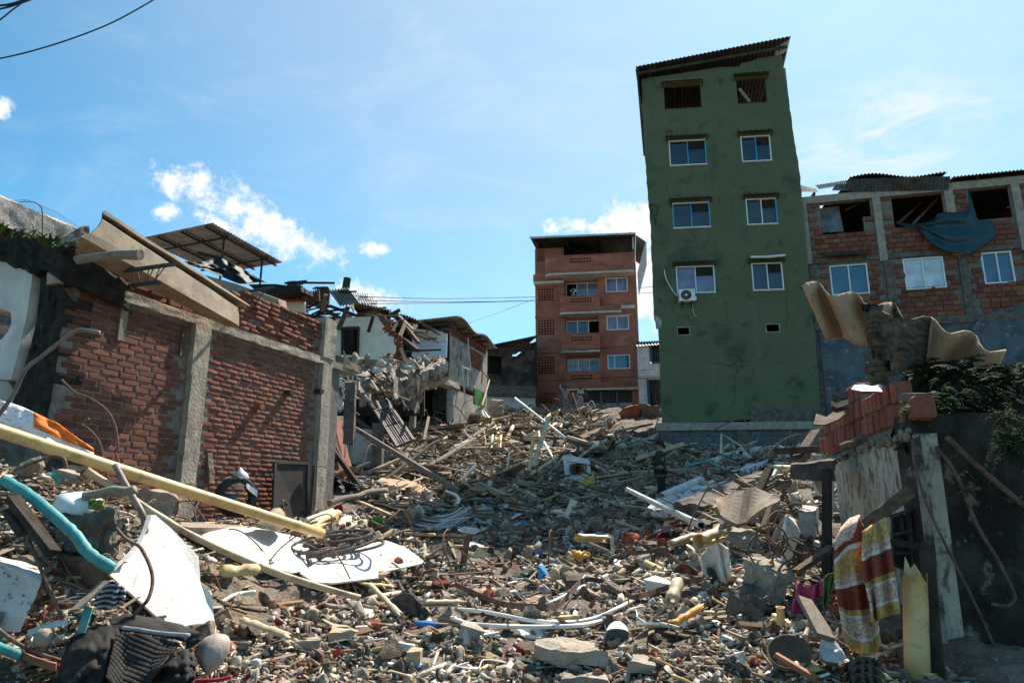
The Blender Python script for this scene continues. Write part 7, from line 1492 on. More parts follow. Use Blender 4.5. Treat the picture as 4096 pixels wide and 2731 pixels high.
 drape('red_rag',[z3(x,y) for x,y in((965,1190),(1000,1165),(1030,1155),(1050,1165))],[z3(x,y) for x,y in((985,1205),(1010,1200),(1040,1215),(1065,1235))],11.0,11.0,MT['cloth_red'],'small red rag tied over the end of the cream pipes','rag',10,8,.04)
 rows=[[at(*z3(x,y),Y) for x,y,Y in r] for r in(((385,1245,9.2),(430,1195,9.4),(490,1188,9.6),(530,1230,9.6),(555,1330,9.4)),((330,1290,8.9),(400,1240,9.1),(450,1230,9.2),(500,1270,9.2),(545,1360,9.1)),((200,1365,8.5),(290,1330,8.6),(350,1350,8.6),(420,1390,8.6),(500,1385,8.7)))];s=MB();s.grid(rows);thing(s,'curled_sheet',MT['asbestos'],'curled brown sheet strip in front of the dark door','sheet',solid=.012,smooth=True)
 board('plaster_plate','large cream plaster plate standing beside the orange socket',[(*z3(1015,1320),9.9),(*z3(1040,1275),10.0),(*z3(1100,1250),10.1),(*z3(1138,1262),10.1),(*z3(1132,1320),10.0),(*z3(1085,1360),9.8),(*z3(1040,1352),9.8)],'plaster_cream','plaster',.03)
 s=MB();c_=G(1505,2098,.06);s.lathe(c_,(.2,-.75,.6),[(.115,.10),(.12,.105),(.10,0),(0,0)],20);s.lathe(c_,(.2,-.75,.6),[(.118,.10),(.093,.008),(0,.008)],20);thing(s,'green_bowl',mat('green_plastic',(.10,.42,.04),(.08,.34,.03),6,.4,.1,20),'bright green plastic bowl tipped on the dark earth','bowl',smooth=True)
 co=MB();c0=[G(1345,2215,.14)];P_=[];rn=random.Random(2);n_=330
 for i in range(n_):
  t=i/n_*6.6*2*math.pi;rr=.40+.11*math.sin(t*.31)+.07*math.sin(t*1.37);P_.append(Vector((c0[0].x+rr*1.0*math.cos(t+.4)+.05*math.sin(t*.41),c0[0].y+rr*.95*math.sin(t+.4),c0[0].z+.07+.22*(i/n_)*(.55+.45*math.sin(t*.77))+.09*math.sin(t+1.2))))
 Q=[(1415,2260,7.1),(1520,2265,7.0),(1570,2290,6.95),(1600,2340,6.9),(1616,2368,6.9)];P2=smoothline([P_[-1]]+[G(q[0],q[1],.08) for q in Q],14);P_+=P2[1:]
 m_=[];
 for i in range(len(P_)-1):
  k=max(1,int((P_[i+1]-P_[i]).length/.0125));m_+=[P_[i].lerp(P_[i+1],j/k) for j in range(k)]
 co.tube(m_,.02,7,True,[.0215 if i%2 else .0170 for i in range(len(m_))]);thing(co,'conduit_coil',MT['rubber_grey'],'tangled coil of grey ribbed conduit lying on the white boards','conduit',smooth=False)
 s=MB()
 for dx in(0,.03):s.tube([c0[0]+Vector((-.13+dx*2+.05*math.cos(t),-.1+.12*math.sin(t),.22+.1*math.cos(t))) for t in np.linspace(0,6.28,20)],.005,5,False)
 thing(s,'wire_tie',MT['steel_grey'],'twisted wire tying the conduit coil together','wire')
 tubes('green_strip',((*zc(0,390),6.75),(*zc(70,410),6.75),(*zc(180,470),6.7),(*zc(360,545),6.65),(*zc(560,590),6.6),(*zc(750,635),6.6)),.022,'green_pipe','long green pipe along the front edge of the white board','pipe',n=6,k=2)
 tubes('green_strip',((*zc(750,630),6.6),(*zc(845,545),6.7)),.022,'green_pipe','short green pipe propped at the end of the long green one','pipe',n=10,k=1,hollow=True)
 tubes('green_strip',((*zc(650,535),6.9),(*zc(770,570),6.85),(*zc(850,620),6.8)),.024,'green_pipe','green pipe piece showing through the hole in the white board','pipe',n=6,k=2)
D('green_pipe',(.05,.30,.17),(.04,.22,.13),7,.5,.2,25,spots=[((.40,.30,.20),6,.6,.1,.7)])
D('bag_grey',(.52,.52,.54),(.40,.40,.43),9,.3,.5,30,spec=.6,spots=[((.25,.2,.16),8,.62,.1,.6)])
D('door_brown',(.032,.025,.022),(.045,.036,.030),4,.6,.2,30,spots=[((.10,.07,.05),7,.66,.1,.4)])
wall_foot()
def gdrape(name,L,Bt,Y0,Y1,*a,**k):
 fitted([(*p,(Y0+Y1)/2) for p in Bt]);o=drape(name,L,Bt,Y0,Y1,*a,**k);fitted();return o
def front():
 def slab(label,pts,th,m='concrete',name='concrete_slab',cat='concrete slab',amp=.018):
  fitted(pts);P_=[at(*p) for p in pts];fitted();s=MB();rough_block(s,[p-Vector((0,0,th)) for p in P_]+P_,7,amp,7,len(label));thing(s,name,MT[m],label,cat)
 slab('grooved board slab lying behind the yellow half pipe',[(*zc(50,970),5.9),(*zc(450,1090),5.9),(*zc(480,930),6.3),(*zc(130,870),6.4)],.12,'timber_grey','timber_slab','timber')
 slab('grooved grey plank end above the board slab',[(*zc(170,860),6.3),(*zc(380,890),6.3),(*zc(465,770),6.6),(*zc(300,740),6.7)],.08,'timber_grey','timber_slab','timber')
 def half(label,a,b,Ya,Yb,r,m,a0=.3,a1=3.4,name='split_pipe',bend=0):
  A,B=at(*a,Ya),at(*b,Yb);d=(B-A).normalized();x=d.cross(Vector((0,0,1))).normalized();y=x.cross(d);rows=[]
  for i in range(9):
   t=i/8;rr=r*.72*(1+.45*mnoise.noise((i*.7,len(label),0)));c=A.lerp(B,t)+y*bend*math.sin(math.pi*t)*.1
   j=random.uniform(-.03,.03) if i in(0,8) else 0
   rows.append([c+x*math.cos(q)*rr+y*math.sin(q)*rr+d*(j+(.09*mnoise.noise((q*3,i,2)) if i in(0,8) else .02*mnoise.noise((q*2,i,5)))) for q in np.linspace(a0,a1,11)])
  s=MB();s.grid(rows);thing(s,name,MT[m],label,'pipe',smooth=True,solid=.007)
 half('split yellow pipe pointing at the grey block in front',zc(150,1050),zc(560,1200),5.75,5.55,.06,'pipe_cream')
 half('torn brown yellow half pipe beside the white panel',zc(-60,640),zc(300,620),6.15,6.35,.10,'pipe_yellow',-.2,2.6)
 half('upright split pipe strip between the coil end and the mesh',zc(1250,740),zc(1510,1000),6.6,6.1,.04,'pipe_cream')
 half('flattened yellow pipe strip below the second white board',zc(1150,725),zc(1440,745),6.7,6.8,.03,'pipe_yellow',.2,2.4)
 half('cream pipe lying just right of the mesh scrap',zc(1680,885),zc(2020,880),6.35,6.5,.04,'pipe_cream',0,5.5)
 half('yellow pipe tube standing in the right rubble near the white slab',z6(1960,690),z6(1900,860),6.5,6.25,.075,'pipe_cream',0,5.8)
 half('long orange pipe shard at the right of the white cup',z6(2150,930),z6(1910,1080),6.0,5.85,.05,'pipe_orange',.4,3.2)
 half('orange pipe shard curled up in the centre',z6(1070,480),z6(1135,500),7.6,7.6,.09,'pipe_orange',.2,3.6)
 half('pale pipe piece leaning left of the white paper bag',zr(160,1030),zr(330,970),7.4,7.6,.05,'pipe_cream',0,5)
 half('short fat yellow pipe above the white paper bag',zr(390,1010),zr(545,950),7.2,7.4,.10,'pipe_yellow',0,6.0)
 half('white split tube near the dark hollow',z6(1080,320),z6(1350,330),8.6,8.8,.06,'pipe_yellow',0,4.5)
 half('yellow pipe scrap lying before the round bowl',k9(170,1500,5)[:0] or(3050+180/1.521,1700+1490/1.521),(3050+300/1.521,1700+1500/1.521),5.05,5.05,.07,'pipe_yellow',.2,3.8)
 block('squarish grey concrete block at the tip of the split yellow pipe',(zc(530,1290),zc(800,1300),zc(815,1195),zc(515,1235)),(zc(790,1165),zc(570,1195)),5.4,5.6,'concrete',amp=.022)
 block('broken red brick standing in front of the mesh scrap',(zc(1195,1110),zc(1330,1140),zc(1335,1060),zc(1190,1045)),(zc(1340,1020),zc(1210,1015)),5.75,5.9,'brick_bit','broken_brick','brick',.014,5)
 block('pale splintered wood block standing on end in front',(zc(1555,1470),zc(1670,1450),zc(1680,1290),zc(1550,1295)),(zc(1690,1270),zc(1600,1265)),5.25,5.4,'timber_pale','wood_block','wood',.014,6)
 block('rounded white plaster plate standing left of the wood block',(zc(1480,1330),zc(1600,1300),zc(1640,1250),zc(1490,1210)),(zc(1630,1235),zc(1510,1200)),5.45,5.5,'plaster_white','plaster_plate','plaster',.015,6)
 block('splintered wood wedge left of the red brick',(zc(880,1250),zc(1000,1220),zc(1140,1120),zc(900,1130)),(zc(1120,1095),zc(940,1060)),5.55,5.75,'timber_pale','wood_block','wood',.02,6)
 block('long grey rock at the front centre, the biggest there',(z6(740,1360),z6(1370,1450),z6(1340,1310),z6(720,1260)),(z6(1220,1210),z6(780,1185)),5.5,5.95,'concrete',amp=.055,n=12,name='rock',cat='rock')
 block('oblong flaked rock lying before the biggest front rock',(z6(810,1400),z6(1120,1480),z6(1130,1430),z6(815,1360)),(z6(1060,1380),z6(860,1340)),5.3,5.5,'concrete',amp=.025,n=8,name='rock',cat='rock')
 block('tilted grey block left of the biggest front rock',(z6(90,1110),z6(250,1230),z6(300,1150),z6(90,1060)),(z6(240,1060),z6(130,1035)),5.75,5.95,'concrete',amp=.02,n=7,name='rock',cat='rock')
 block('flat pale rock at the front right',(z6(1510,1480),z6(1740,1500),z6(1780,1400),z6(1530,1370)),(z6(1720,1340),z6(1560,1335)),5.35,5.6,'concrete',amp=.03,n=8,name='rock',cat='rock')
 block('brown flat rock at the front left of centre',(z6(560,1480),z6(730,1500),z6(735,1430),z6(580,1420)),(z6(700,1385),z6(610,1390)),5.3,5.45,'concrete_brown',amp=.025,n=7,name='rock',cat='rock')
 block('pale gravelly concrete slab at the bottom centre',(z6(950,1580),z6(1380,1590),z6(1350,1530),z6(960,1530)),(z6(1300,1490),z6(1040,1480)),5.1,5.35,'concrete',amp=.035,n=9,name='rock',cat='rock')
 block('upright dark soil lump in the middle of the rubble',(z6(975,800),z6(1160,790),z6(1180,700),z6(980,690)),(z6(1230,620),z6(1000,610)),6.9,7.3,'concrete_brown',amp=.04,n=8,name='soil_clod',cat='clod')
 block('white painted slab with a dark slot lying right of the centre',(z6(1690,780),z6(1900,810),z6(1930,730),z6(1660,670)),(z6(1880,690),z6(1760,645)),6.5,6.8,'board_white','painted_slab','slab',.012,6)
 block('dark grey kerb piece at the right behind the orange shard',(z6(1990,860),z6(2200,850),z6(2210,770),z6(2000,780)),(z6(2200,755),z6(2010,765)),6.3,6.5,'concrete_dark',amp=.025)
 block('big rough concrete block lying at the right, the largest one',(zr(730,1330),zr(1010,1530),zr(1160,1290),zr(720,1150)),(zr(980,1130),zr(840,1105)),6.0,6.55,'concrete',amp=.05,n=14,sc=6)
 block('reddish faced concrete lump behind the white paper bag',(zr(610,1010),zr(790,1080),zr(900,990),zr(620,970)),(zr(800,920),zr(650,890)),7.0,7.4,'concrete',amp=.035,n=9)
 block('dark rock pile below the big rough block',(zr(600,1560),zr(900,1620),zr(960,1450),zr(620,1380)),(zr(800,1350),zr(700,1330)),5.8,6.1,'concrete_dark',amp=.07,n=9,name='rock',cat='rock')
 for a,b,Ya,Yb,w,lab,up in((z6(-60,640),z6(360,610),7.1,7.3,.05,'flat rusty strap lying left of centre',None),):
  s=MB();s.bar(at(*a,Ya),at(*b,Yb),w,.008);thing(s,'steel_strap',MT['rust'],lab,'strap')
 def strap(label,pts,w=.045):
  P_=smoothline([(G(*z6(x,y),.10) or at(*z6(x,y),Y)) for x,y,Y in pts],6);w*=P_[0].y/pts[0][2];s=MB();s.grid([[p+Vector((0,0,w/2))+Vector((0,.01,0)) for p in P_],[p-Vector((0,0,w/2)) for p in P_]]);thing(s,'steel_strap',MT['rust'],label,'strap',solid=.006)
 strap('long bent rusty strap running through the middle of the rubble',((40,720,7.0),(150,770,6.8),(290,830,6.6),(450,890,6.45),(620,910,6.4),(800,915,6.4),(900,910,6.4),(960,880,6.5),(1040,780,6.7),(1130,695,6.9),(1200,680,7.0),(1300,690,6.9)))
 strap('straight end of a rusty strap reaching the big concrete block',((1300,690,6.9),(1400,740,6.7),(1500,800,6.5),(1590,830,6.4),(1800,770,6.4),(2000,710,6.4),(2180,675,6.4)))
 strap('pale angled strap standing left of the blue cloth',((30,640,7.0),(200,625,7.1),(350,610,7.2),(390,520,7.4),(440,470,7.5),(560,420,7.7),(690,375,7.8)),.035)
 strap('curved brown strap at the upper right of the rubble',((1410,370,7.9),(1480,390,7.8),(1560,450,7.7),(1660,450,7.7),(1800,430,7.6),(1880,470,7.5),(1990,560,7.2)),.04)
 def brk(label,pts,Y,w=.035):
  w*=fitted([(*z6(x,y),Y) for x,y in pts]);P_=[at(*z6(x,y),Y) for x,y in pts];fitted();s=MB();s.grid([[p+Vector((w,0,0)) for p in P_],[p-Vector((w,0,0)) for p in P_]]);thing(s,'rusty_bracket',MT['rust'],label,'bracket',solid=.006)
 brk('perforated rusty bracket standing among scraps left of centre',((110,590),(125,470),(150,320),(190,295)),7.8)
 brk('bent dark perforated bracket behind the first one',((225,300),(330,250),(370,330),(385,420)),8.2,.028)
 tubes('rebar',((*z6(-160,730),6.9),(*z6(0,705),7.0),(*z6(150,670),7.1),(*z6(350,690),7.0),(*z6(480,710),6.9),(*z6(560,790),6.7),(*z6(640,870),6.5),(*z6(715,940),6.3)),.010,'rust','curved ribbed bar left of the long rusty strap','rebar',lying=True)
 tubes('rebar',((*z6(205,1090),5.75),(*z6(280,1170),5.65),(*z6(400,1240),5.55),(*z6(560,1285),5.5),(*z6(720,1305),5.5)),.014,'rust','thick ribbed bar lying left of the biggest front rock','rebar')
 for lab,pts in(('upper white tube of the long loop across the front rubble',((140,1060,5.95),(20,1000,6.0),(-40,970,6.05),(-20,945,6.1),(60,935,6.15),(250,950,6.15),(450,985,6.05),(650,1025,5.95),(850,1045,5.9),(1050,1045,5.95),(1250,1010,6.05),(1450,920,6.3),(1590,845,6.5))),('lower white tube running below the long loop',((-20,985,6.0),(60,1030,5.9),(180,1060,5.85),(350,1075,5.8),(600,1085,5.8),(850,1085,5.8),(1100,1075,5.85),(1300,1035,5.95),(1480,980,6.1)))):
  tubes('white_tube',[(*z6(x,y),Y) for x,y,Y in pts],.02,'pipe_white',lab,'tube',n=10,lying=True)
 tubes('white_tube',((*zc(-30,880),5.9),(*zc(60,825),6.0),(*zc(150,800),6.1),(*zc(260,790),6.15)),.020,'pipe_white','white tube bending up beside the white panel','tube',n=10)
 tubes('white_tube',((*z6(810,905),6.45),(*z6(1000,810),6.7),(*z6(1200,710),7.0),(*z6(1350,640),7.2)),.018,'pipe_white','straight white tube slanting up right of centre','tube',n=10,k=2,lying=True)
 def cup(label,c,Y,ax,r,h,m='board_white',cat='cup',name='cup'):
  f=fitted([(c[0],c[1]+r*300,Y)]);o=at(*c,Y);fitted();r*=f;h*=f;s=MB();s.lathe(o,ax,[(0,0),(r*.72,0),(r,h),(r*1.05,h),(r*.95,h-.006),(r*.68,.008),(0,.008)],22);lumpy(s,r*.14,7);thing(s,name,MT[m],label,cat,smooth=True)
 cup('dirty white tub tipped open towards the viewer at the front right',z6(1440,1130),5.75,(-.1,-.75,-.25),.115,.17,'frame_dirty','tub','tub')
 cup('white dish lying at the edge of the shaded hollow',z6(160,290),8.8,(.1,-.2,.9),.13,.05,'frame_dirty','dish','dish')
 fitted([(*z6(900,700),6.75)]);s=MB();s.lathe(at(*z6(900,690),6.75),(.05,-.1,1),[(0,-.02),(.055,-.02),(.06,.03),(.058,.11),(.04,.15),(0,.17)],18);thing(s,'plastic_bottle',MT['pipe_cream'],'cream dome shaped bottle standing beside the blue shard','bottle',smooth=True);fitted()
 board('blue_shard','upright blue painted shard beside the cream bottle',[(*z6(755,660),6.9),(*z6(760,560),6.95),(*z6(785,535),7.0),(*z6(810,560),6.95),(*z6(850,640),6.9),(*z6(870,690),6.8),(*z6(800,680),6.85)],'frame_blue','shard',.012)
 fitted([(*zc(1700,1090),6.0)]);s=MB();s.tube([at(*zc(1620,1060),6.0),at(*zc(1720,1065),6.0),at(*zc(1830,1085),5.98),at(*zc(1925,1085),5.98)],.03,10,True,[.025,.04,.042,.028]);lumpy(s,.012,12);thing(s,'blue_bottle',mat('blue_pet',(.06,.22,.52),(.05,.18,.44),6,.3,.2,30,spec=.6),'crushed blue bottle lying in front of the white loop','bottle',smooth=True);fitted()
 fitted([(*zc(1715,870),6.35)]);s=MB();s.tube([at(*zc(1715,860),6.35),at(*zc(1735,820),6.4),at(*zc(1755,795),6.45)],.028,10,True,[.03,.03,.016]);thing(s,'water_bottle',MT['bag_grey'],'small clear water bottle behind the mesh scrap','bottle',smooth=True);fitted()
 gdrape('mesh_scrap',[zc(x,y) for x,y in((1420,850),(1520,790),(1600,800),(1640,850),(1700,900))],[zc(x,y) for x,y in((1400,900),(1480,960),(1600,980),(1700,1000),(1780,980))],6.3,6.15,MT['rubber_grey'],'grey woven mesh scrap crumpled beside the cream pipe','mesh',16,12,.05)
 gdrape('paper_bag',[zr(x,y) for x,y in((385,1150),(430,1080),(510,990),(560,1030),(610,1060))],[zr(x,y) for x,y in((420,1270),(500,1290),(560,1330),(610,1350),(640,1240))],6.9,6.6,MT['board_white'],'large crumpled white paper bag beside the big concrete block','paper bag',16,14,.10)
 gdrape('plastic_film',[z6(x,y) for x,y in((1390,340),(1420,270),(1480,230),(1560,245))],[z6(x,y) for x,y in((1350,360),(1400,370),(1440,330),(1480,290))],8.4,8.6,MT['bag_grey'],'whitish film rising in a hump at the far edge of the sunlit rubble','plastic film',12,8,.08)
 gdrape('blue_cloth',[z6(x,y) for x,y in((725,440),(760,432),(800,445),(835,470))],[z6(x,y) for x,y in((725,490),(770,500),(800,500),(835,495))],7.6,7.6,mat('blue_cloth',(.05,.21,.46),(.035,.15,.34),9,.8,.4,60),'crumpled bright blue cloth scrap in the middle of the rubble','cloth',12,8,.06)
 gdrape('red_cloth',[zr(x,y) for x,y in((30,945),(110,895),(250,865),(370,885))],[zr(x,y) for x,y in((30,1000),(150,1010),(280,990),(390,950))],8.4,8.6,MT['stripe_red'],'dark red and grey striped cloth lying under the white pipe','cloth',24,12,.12)
 gdrape('green_cloth',[zr(x,y) for x,y in((190,1220),(240,1175),(300,1190),(370,1240))],[zr(x,y) for x,y in((190,1250),(260,1262),(330,1268),(380,1275))],6.9,6.9,mat('floral_cloth',(.03,.12,.05),(.30,.03,.03),26,.9,.3,60),'green cloth with red flowers left of the white paper bag','cloth',14,8,.05)
 def carton():
  root=empty('printed_box',at(1765,2235,8.1),'dark printed cardboard box with a yellow edge left of the bracket','box');q=lambda x,y:(1700+x/9.8,2140+y/9.8)
  P_=[at(*q(130,700),8.2),at(*q(80,430),8.3),at(*q(900,260),8.35),at(*q(1200,900),8.1),at(*q(1220,1010),8.05),at(*q(750,1030),8.0)]
  s=MB();s.prism(P_,Vector((.05,.25,-.02)));s.build('carton',MT['box_print'],root);s=MB();s.tube([at(*q(915,262),8.34),at(*q(1060,500),8.22),at(*q(1205,880),8.09)],.012,6);s.build('yellow_edge',MT['box_yellow'],root)
  e=Vector((0,-.006,0))
  for poly,m in(([(590,530),(820,340),(1010,540),(1180,1000),(900,1020),(760,700)],'box_picture'),([(245,430),(310,430),(300,560),(250,560)],'cloth_red'),([(480,385),(530,380),(525,470),(475,475)],'cloth_red'),([(920,890),(1040,880),(1050,990),(950,1010)],'cloth_red')):
   s=MB();s.prism([at(*q(x,y),8.24-.0002*(y-430))+e*(3 if m!='box_picture' else 2)-Vector((0,.03,0)) for x,y in poly],Vector((0,.004,0)));s.build('printed_patch',MT[m],root)
 fitted([(1780,2247,8.05)]);carton();fitted()
 def sachet():
  q=lambda x,y:(1700+x/9.8,2140+y/9.8);P_=[at(*q(640,1335),7.75),at(*q(760,1380),7.72),at(*q(885,1140),7.85),at(*q(760,1090),7.9)];nn=(P_[1]-P_[0]).cross(P_[3]-P_[0]).normalized();nn=nn if nn.y<0 else-nn
  s=MB();s.prism(P_,-nn*.012);o=thing(s,'blue_sachet',mat('sachet_blue',(.02,.10,.22),(.015,.08,.18),6,.4,.1,30),'small dark blue packet printed with a white brand word','packet')
  cu=bpy.data.curves.new('lettering','FONT');cu.body='Yida';cu.align_x='CENTER';cu.align_y='CENTER';cu.size=.085;cu.shear=.25;cu.extrude=.001
  tc_=bpy.data.objects.new('lettering',cu);COL.objects.link(tc_);dg=bpy.context.evaluated_depsgraph_get();dg.update();me=bpy.data.meshes.new_from_object(tc_.evaluated_get(dg));me.materials.clear();me.materials.append(MT['frame_white']);bpy.data.objects.remove(tc_);t=bpy.data.objects.new('lettering',me);ctr=sum(P_,Vector())/4+nn*.004;tag(link(t,o,ctr),kind='stuff')
  ux=(P_[0]-P_[3]).normalized();uy=nn.cross(ux).normalized();t.rotation_euler=Matrix((ux,uy,nn)).transposed().to_euler()
 fitted([(1775,2281,7.75)]);sachet();fitted()
 q9=lambda x,y:(3050+x/1.521,1700+y/1.521)
 s=MB();s.lathe(at(*q9(165,1390),5.1),(-.25,-.55,.8),[(0,-.10),(.10,-.085),(.135,-.02),(.148,.025),(.14,.027),(.125,-.02),(.09,-.07),(0,-.08)],28);lumpy(s,.010,6);thing(s,'round_bowl',MT['rag_brown'],'round cream bowl full of dirt lying on its side at the right front','bowl',smooth=True)
 s=MB();s.lathe(at(*q9(415,1365),5.05),(-.2,-.7,.5),[(0,.02),(.05,.03),(.08,.0),(.07,-.10),(.04,-.16),(0,-.16)],18);lumpy(s,.03,14);thing(s,'crushed_jar',MT['bag_grey'],'crushed clear jar right of the round cream bowl','jar',smooth=False)
 s=MB();s.bar(at(*q9(75,1390),5.0),at(*q9(335,1550),4.85),.05,.035,jit=.008);thing(s,'plank',MT['timber_red'],'reddish batten sloping below the round cream bowl','plank')
 for k,(y0,dy) in enumerate(((1405,0),(1450,1),(1500,2))):gdrape('ropy_rag',[q9(x,y) for x,y in((480+k*20,y0+60),(560,y0+10),(640,y0),(720,y0+30))],[q9(x,y) for x,y in((470+k*25,y0+110),(570,y0+80),(660,y0+80),(770,y0+130))],4.95-k*.05,4.9-k*.05,MT['rag_brown'],('topmost','middle','lowest')[k]+' roll of brown twisted rag at the foot of the yellow drain pipe','rag',26,10,.05,fr=14)
 s=MB();s.lathe(at(*q9(110,1160),5.45),(0,-.1,1),[(.03,-.06),(.03,.06),(.036,.065),(.028,.066),(.02,-.05)],12);thing(s,'pipe_stub',MT['pipe_yellow'],'little upright yellow pipe stub beside the wide grey plank','pipe',smooth=True)
D('pipe_orange',(.66,.30,.05),(.52,.23,.05),6,.5,.2,30,spots=[((.25,.14,.06),6,.58,.1,.7)])
D('timber_pale',(.52,.40,.27),(.40,.29,.19),6,.9,.6,40,stretch=(1,1,5),spots=[((.16,.11,.075),6,.6,.1,.6)])
D('box_print',(.045,.036,.030),(.065,.045,.032),9,.7,.1,30,spots=[((.14,.10,.06),12,.58,.08,.6)])
D('box_picture',(.16,.115,.075),(.09,.065,.05),30,.7,.1,30,spots=[((.30,.25,.2),14,.6,.06,.7),((.02,.018,.016),9,.56,.06,.7)])
D('box_yellow',(.60,.55,.12),(.5,.45,.1),9,.6,.1,30)
D('rag_brown',(.17,.12,.085),(.105,.078,.058),9,.95,.7,60)
D('stripe_red',(.19,.022,.03),(.13,.018,.024),7,.9,.4,60,extra=lambda g_,off,c:g_.mix(g_.step(g_.n('ShaderNodeTexWave',{'Vector':off,'Scale':2.2,'Distortion':2.0},bands_direction='Z'),.62,.70),c,(.26,.27,.31)))
front()
def lie(name,label,a,b,m,cat,r=None,w=None,h=None,la=.05,lb=.05,Ya=None,Yb=None,hollow=False,group=None,jit=.01,broken=.0,n=10,fit=True):
 """straight piece between two photo points, resting on the ground there unless a distance is given"""
 if Ya and Yb and fit:
  f=fitted([(*a,Ya),(*b,Yb)]);f=min(f,1.35)
  if r:r*=f
  else:w*=f;h*=f
 A=at(*a,Ya) if Ya else G(*a)+Vector((0,0,la));B=at(*b,Yb) if Yb else(G(*b) or at(*b,A.y+2))+Vector((0,0,lb));fitted();s=MB()
 if r:(s.pipe([A,A.lerp(B,.5),B],r,r*.1,n,broken) if hollow else s.tube([A,A.lerp(B,.5),B],r,n))
 else:s.bar(A,B,w,h,jit=jit)
 return thing(s,name,MT[m],label,cat,group,smooth=bool(r))
def back():
 for i,(a,b,w,h,m,lab,Ya,Yb) in enumerate((((1165,478),(2090,1035),.12,.10,'timber_grey','long grey beam slanting down past the hanging column',16.5,15.2),((1165,385),(1990,1012),.10,.08,'timber','thinner long beam just above the long grey one',17.5,15.6),((1620,940),(2240,565),.14,.05,'timber_grey','pale plank rising to the right towards the pipe pile',16.8,20.5),((1340,1010),(1880,600),.08,.05,'timber_dark','dark lath crossing below the pale rising plank',16.5,20.0),((1700,910),(2060,800),.10,.05,'timber_grey','short plank under the long beams',16.5,17.5),((990,380),(1145,990),.16,.05,'timber_red','wide red brown board leaning behind the concrete column',16.0,14.6),((935,395),(1072,965),.09,.05,'timber_red','narrow red brown board leaning left of the wide one',15.8,14.6),((915,600),(1240,1040),.09,.08,'timber_dark','dark beam crossing the two red brown boards',14.6,14.2),((1000,640),(1190,1050),.05,.04,'timber','thin lath beside the red brown boards',15.0,14.2),((1825,375),(1770,650),.07,.05,'timber_grey','upright pale lath on the slope',21.5,19.5),((1700,820),(1500,950),.1,.04,'timber_grey','grey plank below the window grille',18,16.6),((1500,640),(1380,920),.10,.05,'timber_grey','dark board sliding under the window grille',17.8,16.4),((880,1065),(1070,945),.10,.04,'timber_grey','short pale board leaning on the black plastic',13.6,14.0),((1450,0),(1640,320),.09,.06,'timber_dark','black beam hanging beside the broken slab',21.0,20.0),((1310,45),(1370,140),.08,.04,'timber_grey','pale lath hanging from the broken slab',20.5,20.0))):
  lie('fallen_beam',lab,z3(*a),z3(*b),m,'beam',None,w,h,Ya=Ya,Yb=Yb,group='fallen timbers beside the brick wall',fit='hanging' not in lab)
 s=MB();s.tube(smoothline([at(*z3(935,1150),12.6),at(*z3(1050,1105),12.9),at(*z3(1180,1085),13.3),at(*z3(1290,1045),13.7),at(*z3(1450,1035),14.2)]),.055,9);lumpy(s,.012,6);thing(s,'timber_pole',MT['timber_grey'],'round weathered pole lying from the column foot to the right','pole',smooth=True)
 drape('black_plastic',[z3(x,y) for x,y in((880,810),(910,820),(960,880),(1010,920),(1100,960),(1180,985))],[z3(x,y) for x,y in((865,940),(900,990),(980,1030),(1060,1055),(1130,1045),(1210,1030))],14.0,14.6,MT['tarp_black'],'glossy black plastic bunched at the foot of the concrete column','plastic sheet',24,14,.2)
 fitted([(*z3(1740,1060),15.2)]);rows=[[at(*z3(x,y),Y) for x,y,Y in r] for r in(((1400,920,15.6),(1550,930,15.9),(1700,960,16.1),(1800,985,16.3)),((1365,950,15.2),(1500,975,15.3),(1650,1000,15.5),(1800,1020,15.8),),((1400,990,14.9),(1560,1020,15.0),(1740,1050,15.2),(1925,1065,15.6)))];s=MB();s.grid(rows);thing(s,'bent_board',MT['asbestos_warm'],'torn beige board curling on the dark slope','board',solid=.02);fitted()
 board('white_sheet','white sheet lying half buried behind the earth mound',[(*z3(1480,1035),14.0),(*z3(1700,1050),14.4),(*z3(1900,1110),14.2),(*z3(1880,1140),13.7),(*z3(1640,1110),13.4),(*z3(1500,1070),13.5)],'board_white','sheet')
 block('small square pier stump at the end of the beige board',(z3(1900,1150),z3(2000,1155),z3(2005,1060),z3(1960,1045)),(z3(2010,1050),z3(1970,1040)),13.8,14.1,'concrete',amp=.02,n=5)
 gr=empty('window_grille',at(1560,1790,18.5),'fallen black steel window grille leaning on the slope with a carved rail above','window grille');A,B,Cc,Dd=at(*z3(1265,190),20.5),at(*z3(1410,165),20.9),at(*z3(1690,580),18.6),at(*z3(1545,640),18.2)
 for p,q,w in((A,B,.06),(B,Cc,.08),(Cc,Dd,.06),(Dd,A,.08),(A.lerp(Dd,.33),B.lerp(Cc,.33),.05),(A.lerp(Dd,.64),B.lerp(Cc,.64),.05),(A.lerp(B,.5),Dd.lerp(Cc,.5),.04)):s=MB();s.bar(p,q,w,.05);s.build('frame_bar',MT['iron_black'],gr)
 for k in range(1,8):
  for p,q in((A.lerp(B,k/8),Dd.lerp(Cc,k/8)),):s=MB();s.bar(p,q,.018,.018);s.build('bar',MT['steel_grey'],gr)
 for k in range(1,12):s=MB();s.bar(A.lerp(Dd,k/12),B.lerp(Cc,k/12),.014,.014);s.build('bar',MT['steel_grey'],gr)
 s=MB();P_=smoothline([at(*z3(1270,180),20.3),at(*z3(1330,160),20.4),at(*z3(1400,150),20.4),at(*z3(1460,148),20.4),at(*z3(1522,165),20.4)],8);s.tube(P_,.05,8,True,[.05+.028*math.sin(i*1.1) for i in range(len(P_))]);thing(s,'turned_rail',MT['timber_red'],'turned wooden rail lying over the top of the fallen grille','rail',smooth=True)
